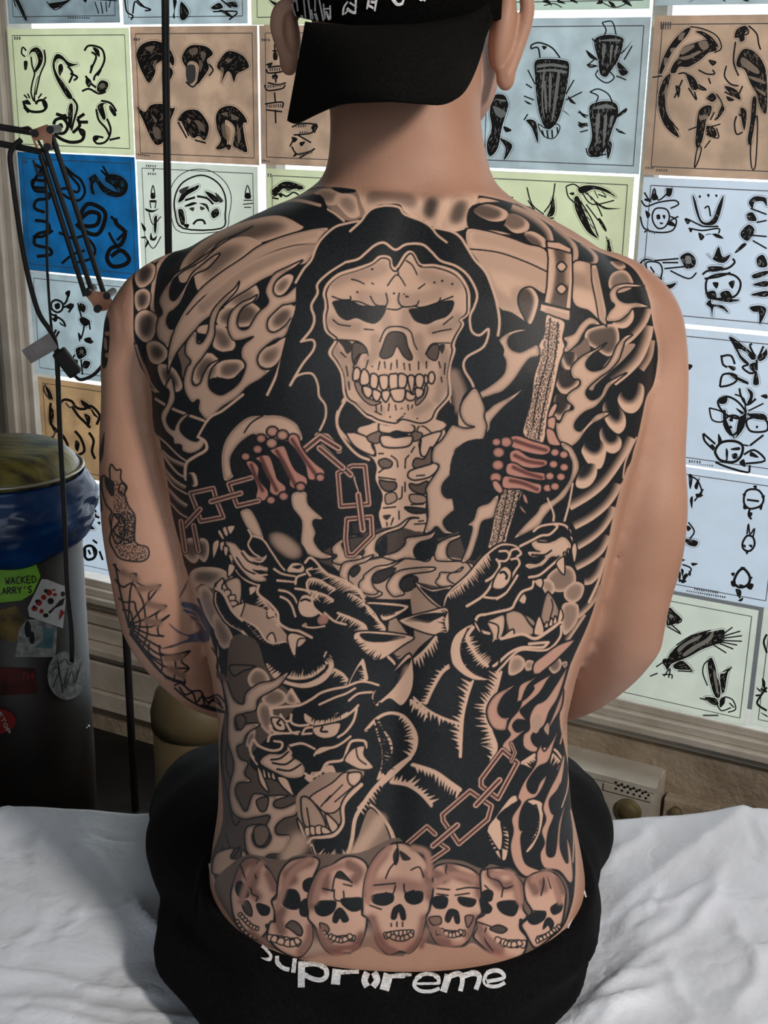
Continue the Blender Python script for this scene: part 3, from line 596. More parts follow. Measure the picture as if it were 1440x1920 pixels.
def spine_x(z): return float(np.interp(z, [BP[0][0], .75, 1.1, 1.3, 1.42], [.012, .004, .012, .02, .022]))
def torso(bm, zmin, zmax, n=90, seg=72, grow=0.0):
    rings = []
    for i in range(n):
        z = zmin + (zmax - zmin) * i / (n - 1)
        yb, t = depth_at(z); xl, xr = lerp_tab(SL, z), lerp_tab(SR, z)
        cx, hw = (xl + xr) / 2, (xr - xl) / 2 + grow; cy = yb + t * .52; ht = t * .52 + grow
        ring = []
        for k in range(seg):
            a = 2 * math.pi * k / seg
            ca, sa = math.cos(a), math.sin(a); e = 2 / 2.35
            x = cx + hw * math.copysign(abs(ca) ** e, ca); y = cy + ht * math.copysign(abs(sa) ** e, sa)
            if sa < 0 and not grow:              # the back: spine groove, shoulder blades, lumbar muscles
                d = x - spine_x(z); zz = (z - .70)
                chest = max(0, min(1, (z - 1.0) / .15)); low = max(0, 1 - abs(z - .92) / .22)
                y += .008 * math.exp(-(d / .018) ** 2) * max(0, min(1, (1.38 - z) / .08)) * max(0, min(1, (z - .72) / .05))
                for s in (-1, 1):
                    y -= .010 * chest * math.exp(-((d - s * .095) / .05) ** 2 - ((z - 1.2) / .08) ** 2)
                    y -= .006 * low * math.exp(-((d - s * .045) / .03) ** 2)
            ring.append(bm.verts.new((x, y, z)))
        rings.append(ring)
    for i in range(n - 1):
        for k in range(seg): bm.faces.new((rings[i][k], rings[i][(k + 1) % seg], rings[i + 1][(k + 1) % seg], rings[i + 1][k]))
    bm.faces.new(rings[0][::-1]); bm.faces.new(rings[-1])
def limb(bm, nodes, seg=28, sub=6):
    """nodes: (px, py, y, radius in px [, flatten])"""
    P = []
    for nd in nodes:
        px, py, y, r = nd[:4]; p = at_y(px, py, y); dep = (p - CAM).dot(FW); P.append((p.x, p.y, p.z, r * dep / F))
    Q = catmull(P, False, sub)
    add_tube(bm, [Vector(q[:3]) for q in Q], [q[3] for q in Q], seg)
def ball(bm, c, r, seg=24, rot=None):
    g = bmesh.ops.create_icosphere(bm, subdivisions=4, radius=1)
    for v in g['verts']:
        q = Vector((v.co.x * r[0], v.co.y * r[1], v.co.z * r[2])); v.co = (rot @ q if rot else q) + Vector(c)
ARM_L = [(440, 510, 1.10, 40), (350, 525, 1.105, 58), (278, 585, 1.105, 70), (257, 660, 1.11, 66), (252, 760, 1.10, 64), (258, 880, 1.085, 72), (272, 990, 1.075, 80),
         (290, 1090, 1.07, 80), (302, 1165, 1.08, 74), (335, 1225, 1.11, 66), (390, 1275, 1.17, 62), (455, 1300, 1.24, 55), (530, 1320, 1.30, 42), (570, 1330, 1.33, 34)]
ARM_R = [(1050, 510, 1.10, 40), (1135, 530, 1.105, 60), (1200, 590, 1.105, 74), (1221, 670, 1.11, 70), (1228, 760, 1.10, 64), (1224, 860, 1.09, 63), (1216, 950, 1.08, 75), (1202, 1040, 1.075, 78),
         (1183, 1120, 1.07, 74), (1172, 1195, 1.075, 68), (1130, 1245, 1.11, 66), (1075, 1285, 1.17, 62), (1010, 1305, 1.24, 55), (950, 1320, 1.30, 42), (910, 1330, 1.33, 34)]
def make_body():
    bm = bmesh.new()
    torso(bm, .625, at_y(735, 262, 1.07).z)
    limb(bm, ARM_L); limb(bm, ARM_R)
    # elbow points
    for px, py, y, r in ((262, 1165, 1.055, 30), (1212, 1215, 1.06, 34)):
        p = at_y(px, py, y); q = r * 1.05 / F; ball(bm, p, (q, q, q))
    # neck and head
    limb(bm, [(765, 345, 1.13, 160), (763, 290, 1.135, 148), (760, 230, 1.14, 142), (758, 160, 1.15, 146), (756, 100, 1.16, 150)])
    hc = at_y(750, -40, 1.175); ball(bm, hc - Vector((0, 0, .004)), (.080, .097, .110))
    jaw = at_y(835, 130, 1.21); ball(bm, jaw, (.050, .055, .062))
    ball(bm, hc + Vector((.02, .055, -.075)), (.055, .05, .06)); ball(bm, hc + Vector((.026, .108, -.03)), (.012, .018, .02))  # chin, nose
    # hands resting in the lap, five fingers each
    for s, (wx, wy, wz) in ((1, at_y(570, 1330, 1.33)), (-1, at_y(910, 1330, 1.33))):
        w0 = Vector((wx, wy, wz)); pc = w0 + Vector((s * .03, .045, -.01)); ball(bm, pc, (.042, .05, .018))
        for k, ln in enumerate((.060, .072, .066, .052)):
            b0 = pc + Vector((s * (.028 - .018 * k), .035, 0))
            add_tube(bm, [b0, b0 + Vector((s * .006, ln * .5, .006)), b0 + Vector((s * .010, ln * .85, -.008)), b0 + Vector((s * .012, ln, -.022))], [.0095, .009, .008, .006], 10)
        add_tube(bm, [pc + Vector((s * .03, -.02, .0)), pc + Vector((s * .055, .01, .004)), pc + Vector((s * .06, .035, .0))], [.011, .0105, .008], 10)
    bmesh.ops.recalc_face_normals(bm, faces=bm.faces)
    me = bpy.data.meshes.new('raw'); bm.to_mesh(me); bm.free()
    o = bpy.data.objects.new('raw', me); COL.objects.link(o)
    md = o.modifiers.new('r', 'REMESH'); md.mode = 'VOXEL'; md.voxel_size = .0045; md.adaptivity = 0
    md = o.modifiers.new('s', 'SMOOTH'); md.factor = .5; md.iterations = 9
    dg = bpy.context.evaluated_depsgraph_get()
    out = bpy.data.meshes.new_from_object(o.evaluated_get(dg))
    bpy.data.objects.remove(o); bpy.data.meshes.remove(me)
    return out
def px_of(co):                                 # camera pixel of world points (n,3), used once to lay the drawn skin pattern onto the mesh
    d = co - np.array(CAM); z = d @ np.array(FW)
    return 720 + F * (d @ np.array(RT)) / z, 960 - F * (d @ np.array(UP)) / z
# ------------------------------------------------------------------ drawing: soft-edged splines rasterised into density grids
class Ink:
    def __init__(s, x0, y0, x1, y1):
        s.x0, s.y0 = x0, y0; s.w, s.h = x1 - x0, y1 - y0
        s.K = np.zeros((s.h, s.w), np.float32); s.R = np.zeros((s.h, s.w), np.float32); s.m = None; s.b = None
    def box(s, P, pad):
        P = np.array(P); a = np.floor(P.min(0) - pad).astype(int); b = np.ceil(P.max(0) + pad).astype(int) + 1
        return max(a[0], 0), max(a[1], 0), min(b[0], s.w), min(b[1], s.h)
    def mask(s, P, pad=0):
        x0, y0, x1, y1 = s.box(P, 1 + pad)
        if x1 <= x0 or y1 <= y0: return None
        sx, sy = 2, 3; W_, H_ = (x1 - x0) * sx, (y1 - y0) * sy
        m = np.zeros((H_, W_), bool); X = (np.arange(W_) + .5) / sx + x0
        n = len(P)
        for i in range(n):
            ax, ay = P[i]; bx, by = P[(i + 1) % n]
            if ay == by: continue
            if ay > by: ax, ay, bx, by = bx, by, ax, ay
            r0 = max(int(math.ceil((ay - y0) * sy - .5)), 0); r1 = min(int(math.ceil((by - y0) * sy - .5)), H_)
            if r1 <= r0: continue
            yy = (np.arange(r0, r1) + .5) / sy + y0
            xc = ax + (bx - ax) * (yy - ay) / (by - ay)
            m[r0:r1] ^= X[None, :] > xc[:, None]
        return (x0, y0, x1, y1), m.reshape(y1 - y0, sy, x1 - x0, sx).mean((1, 3)).astype(np.float32)
    def stroke(s, P, wd, wd2=None, soft=0.0):
        """coverage of a polyline, width wd (to wd2 at its end); soft > 0 gives a gaussian-ish brush"""
        wd2 = wd if wd2 is None else wd2
        pad = max(wd, wd2) / 2 + 1.5 + soft * 2
        x0, y0, x1, y1 = s.box(P, pad)
        if x1 <= x0 or y1 <= y0: return None
        out = np.zeros((y1 - y0, x1 - x0), np.float32); n = len(P) - 1
        for i in range(n):
            a = np.array(P[i]); b = np.array(P[i + 1]); d = b - a; l2 = float(d @ d)
            if l2 < 1e-9: continue
            u0, v0, u1, v1 = s.box([P[i], P[i + 1]], pad)
            if u1 <= u0 or v1 <= v0: continue
            X = np.arange(u0, u1) + .5; Y = (np.arange(v0, v1) + .5)[:, None]
            t = np.clip(((X - a[0]) * d[0] + (Y - a[1]) * d[1]) / l2, 0, 1)
            D = np.hypot(X - a[0] - t * d[0], Y - a[1] - t * d[1]); hw = (wd + (wd2 - wd) * (i + t) / n) / 2
            c = np.exp(-(np.maximum(D - hw, 0) / soft) ** 2) if soft else np.clip(hw + .5 - D, 0, 1)
            o = out[v0 - y0:v1 - y0, u0 - x0:u1 - x0]; np.maximum(o, c, out=o)
        return (x0, y0, x1, y1), out
    @staticmethod
    def blur(m, r):
        r = max(1, int(round(r)))
        for _ in range(2):
            for ax in (0, 1):
                c = np.cumsum(np.pad(m, [(r + 1, r) if a == ax else (0, 0) for a in (0, 1)]), axis=ax)
                m = (c[2 * r + 1:] - c[:-2 * r - 1]) / (2 * r + 1) if ax == 0 else (c[:, 2 * r + 1:] - c[:, :-2 * r - 1]) / (2 * r + 1)
        return m
    def put(s, b, m, k, r=None):
        x0, y0, x1, y1 = b; K = s.K[y0:y1, x0:x1]; K += (k - K) * m
        if r is not None: R = s.R[y0:y1, x0:x1]; R += (r - R) * m
    def clip(s, b, m):
        if s.m is None: return m
        full = np.zeros_like(m); x0, y0, x1, y1 = b; cx0, cy0, cx1, cy1 = s.b
        ix0, iy0, ix1, iy1 = max(x0, cx0), max(y0, cy0), min(x1, cx1), min(y1, cy1)
        if ix1 > ix0 and iy1 > iy0: full[iy0 - y0:iy1 - y0, ix0 - x0:ix1 - x0] = s.m[iy0 - cy0:iy1 - cy0, ix0 - cx0:ix1 - cx0]
        return m * full
    def fur(s, P, ln, sp, k, seed=0, base=1.5, jit=.5, slant=0.3):
        """a row of tapering hairs rooted on the path, pointing to its left side"""
        rnd = random.Random(seed); P = [np.array(p, float) for p in P]; acc = 0
        for i in range(len(P) - 1):
            d = P[i + 1] - P[i]; l = float(np.hypot(*d))
            if l < 1e-6: continue
            t = d / l; n = np.array([t[1], -t[0]])
            while acc < l:
                q = P[i] + t * acc; L_ = ln * (1 - jit + 2 * jit * rnd.random()); e = q + n * L_ + t * L_ * slant
                tri = [tuple(q - t * sp * .55), tuple(q - t * sp * .2 + (e - q) * .45), tuple(e), tuple(q + t * sp * .3 + (e - q) * .45), tuple(q + t * sp * .55)]
                r = s.mask(tri)
                if r: s.put(r[0], s.clip(*r) if s.cl else r[1], k)
                acc += sp * (.8 + .4 * rnd.random())
            acc -= l
        r = s.stroke([tuple(p) for p in P], base)
        if r and base: s.put(r[0], s.clip(*r) if s.cl else r[1], k)
    cl = False
    def run(s, text):
        ox = oy = 0.; sc = 1.; seed = 0
        for line in text.strip().split('\n'):
            line = line.split('#')[0].strip()
            if not line: continue
            head, _, body = line.partition(':'); h = head.split(); op = h[0]; a = [float(v) for v in h[1:]]
            if op == '@': ox, oy, sc = a; continue                  # crop offset and zoom of the coordinates that follow
            if op == 'clip': s.cl = bool(a[0]); continue
            seed += 1
            for sub in body.split(';'):
                v = [float(t) for t in sub.replace(',', ' ').split()]
                if not v: continue
                pts = [(ox + v[i] / sc - s.x0, oy + v[i + 1] / sc - s.y0) for i in range(0, len(v), 2)]
                s.one(op, a, pts, seed)
    def one(s, op, a, pts, seed):
        A = lambda i, d: a[i] if len(a) > i else d
        if op in 'fgFG':                                            # F/G: straight edges
            P = catmull(pts, True, 5) if op in 'fg' else pts
            wd = A(2, 8) if op in 'gG' else 0
            r = s.mask(P, 0)
            if not r: return
            b, m = r; keep = s.clip(b, m) if s.cl else m
            if op in 'fF': s.put(b, keep, A(0, 1), A(1, 0))
            else:                                                   # rim density a0, inner density a1, rim width, red
                wd = min(wd, .42 * min(b[2] - b[0], b[3] - b[1])); bl = s.blur(m, wd * .5); t = np.clip((bl - .5) * 2, 0, 1); t = t / max(float(t.max()), .05); t = t * t * (3 - 2 * t)
                s.put(b, keep, A(0, .1) + (A(1, .9) - A(0, .1)) * t, A(3, 0))
            if not s.cl: s.m, s.b = m, b
            if len(a) > 4 and op in 'gG' or (op in 'fF' and len(a) > 2):   # outline width
                r = s.stroke(list(P) + [P[0]], a[-1] * 1.2)
                if r: s.put(r[0], r[1], 1.0)
        elif op in 'mM':                                            # three steps: rim, ring, core, ring distance, outline, R
            P = catmull(pts, True, 5) if op == 'm' else pts
            r = s.mask(P, 0)
            if not r: return
            b, m = r; wd = A(3, 8); bl = s.blur(m, wd * .5); t = np.clip((bl - .5) * 2, 0, 1); t = t / max(float(t.max()), .3)
            q = A(1, .5) * 1.3; k = np.interp(t, [0, .2, .5, .8, 1], [A(0, .05), A(0, .05), q, (q + 2 * A(2, .15)) / 3 + .03, A(2, .15) + .03])
            s.put(b, s.clip(b, m) if s.cl else m, k, A(5, 0))
            if not s.cl: s.m, s.b = m, b
            if A(4, 0):
                r = s.stroke(list(P) + [P[0]], A(4, 0) * 1.2)
                if r: s.put(r[0], r[1], 1.0)
        elif op == 'p':                                             # light rim on one side only: rim K, body K, width, angle (deg, 90 = down), outline
            P = catmull(pts, True, 5); r = s.mask(P, 0)
            if not r: return
            b, m = r; wd = A(2, 8); bl = s.blur(m, wd * .35); an = math.radians(A(3, 90)); dx, dy = -int(round(math.cos(an) * wd)), -int(round(math.sin(an) * wd))
            sh = np.zeros_like(bl); H_, W_ = bl.shape
            ys, xs = slice(max(dy, 0), H_ + min(dy, 0)), slice(max(dx, 0), W_ + min(dx, 0)); yo, xo = slice(max(-dy, 0), H_ + min(-dy, 0)), slice(max(-dx, 0), W_ + min(-dx, 0))
            sh[ys, xs] = bl[yo, xo]; t = np.clip(1.35 - 1.35 * sh, 0, 1); s.put(b, m, A(1, .9) + (A(0, .1) - A(1, .9)) * t, 0); s.m, s.b = m, b
            if A(4, 0):
                r = s.stroke(list(P) + [P[0]], A(4, 0) * 1.2)
                if r: s.put(r[0], r[1], 1.0)
        elif op == 'e':                                             # one-sided soft band beside a line: K, reach (negative: right side)
            P = catmull(pts, False, 5); wd = A(1, 10); sg = 1 if wd > 0 else -1; wd = abs(wd)
            Q = []
            for i, p in enumerate(P):
                a_, b_ = P[max(i - 1, 0)], P[min(i + 1, len(P) - 1)]; d = np.hypot(b_[0] - a_[0], b_[1] - a_[1]) + 1e-6
                Q.append((p[0] + (b_[1] - a_[1]) / d * wd * 2 * sg, p[1] - (b_[0] - a_[0]) / d * wd * 2 * sg))
            r = s.mask(list(P) + Q[::-1], 1); q = s.stroke(P, 2, 2, wd)
            if r and q:
                s.m, s.b = r[1], r[0]; b, m = q; s.put(b, s.clip(b, m), A(0, .1))
        elif op in 'cC':                                            # chain link bar: width, R
            P = list(pts) + ([pts[0]] if op == 'C' else []); w_ = A(0, 9)
            for ww, k, rr in ((w_ + 4, 1, 0), (w_, .04, .28), (w_ * .5, .6, .75), (w_ * .2, .88, .7)):
                r = s.stroke(P, ww)
                if r: s.put(r[0], r[1], k, rr)
        elif op == 'b':                                             # knuckle or bone lump: radius, R
            for p in pts:
                rr = A(0, 8); P = [(p[0] + rr * math.cos(t), p[1] + rr * .88 * math.sin(t)) for t in np.linspace(0, 2 * math.pi, 16)[:-1]]
                s.one('g', [.75, .06, rr * .7, A(1, .6), 2.2], P, seed)
        elif op == 't':                                             # row of teeth: height at ends, count; path = gum line, teeth to the left side
            P = catmull(pts, False, 8); n = int(A(1, 6)); idx = np.linspace(0, len(P) - 1, n + 1)
            X = np.interp(idx, range(len(P)), [p[0] for p in P]); Y = np.interp(idx, range(len(P)), [p[1] for p in P]); h = A(0, 8)
            for i in range(n):
                a_ = np.array([X[i], Y[i]]); b_ = np.array([X[i + 1], Y[i + 1]]); d = b_ - a_; l = np.hypot(*d) + 1e-6; nn = np.array([d[1], -d[0]]) / l * h
                s.one('g', [.35, .02, 3, A(2, .1), 2.0], [tuple(a_ + d * .03), tuple(a_ + d * .1 + nn * .8), tuple((a_ + b_) / 2 + nn * 1.05), tuple(b_ - d * .1 + nn * .8), tuple(b_ - d * .03)], seed)
        elif op in 'lL':                                            # line width [end width] [K] [R]
            P = catmull(pts, op == 'L', 5)
            if op == 'L': P = P + [P[0]]
            q = 1.2 if A(2, 1) > .8 else 1; r = s.stroke(P, A(0, 2.4) * q, A(1, A(0, 2.4)) * q)
            if r: s.put(r[0], s.clip(*r) if s.cl else r[1], A(2, 1.0), A(3, None) if len(a) > 3 else None)
        elif op in 'sS':                                            # airbrush: K, width, softness, R  (clipped to the last filled shape)
            P = catmull(pts, False, 5); r = s.stroke(P, A(1, 4), A(1, 4), A(2, 5))
            if r:
                b, m = r; m = s.clip(b, m) if op == 's' else m; s.put(b, m, A(0, .8), A(3, None) if len(a) > 3 else None)
        elif op == 'z': s.fur(catmull(pts, False, 5), A(0, 12), A(1, 5), A(2, 1), seed, A(3, 2), slant=A(4, .3))
        elif op == 'd':                                             # dots
            for p in pts:
                r = s.stroke([p, (p[0] + .6, p[1])], A(0, 3))
                if r: s.put(r[0], r[1], A(1, 1))
        elif op == 'o':                                             # stipple inside a polygon: size, spacing, K
            P = catmull(pts, True, 4); rnd = random.Random(seed); b, m = s.mask(P); x0, y0, x1, y1 = b; sp = A(1, 5)
            for yy in np.arange(y0, y1, sp):
                for xx in np.arange(x0, x1, sp):
                    x, y = xx + rnd.uniform(-.4, .4) * sp, yy + rnd.uniform(-.4, .4) * sp
                    if x0 <= x < x1 and y0 <= y < y1 and m[int(y) - y0, int(x) - x0] > .5:
                        r = s.stroke([(x, y), (x + rnd.uniform(-1, 1), y + rnd.uniform(0, 1.6))], A(0, 2))
                        if r: s.put(r[0], r[1], A(2, 1))
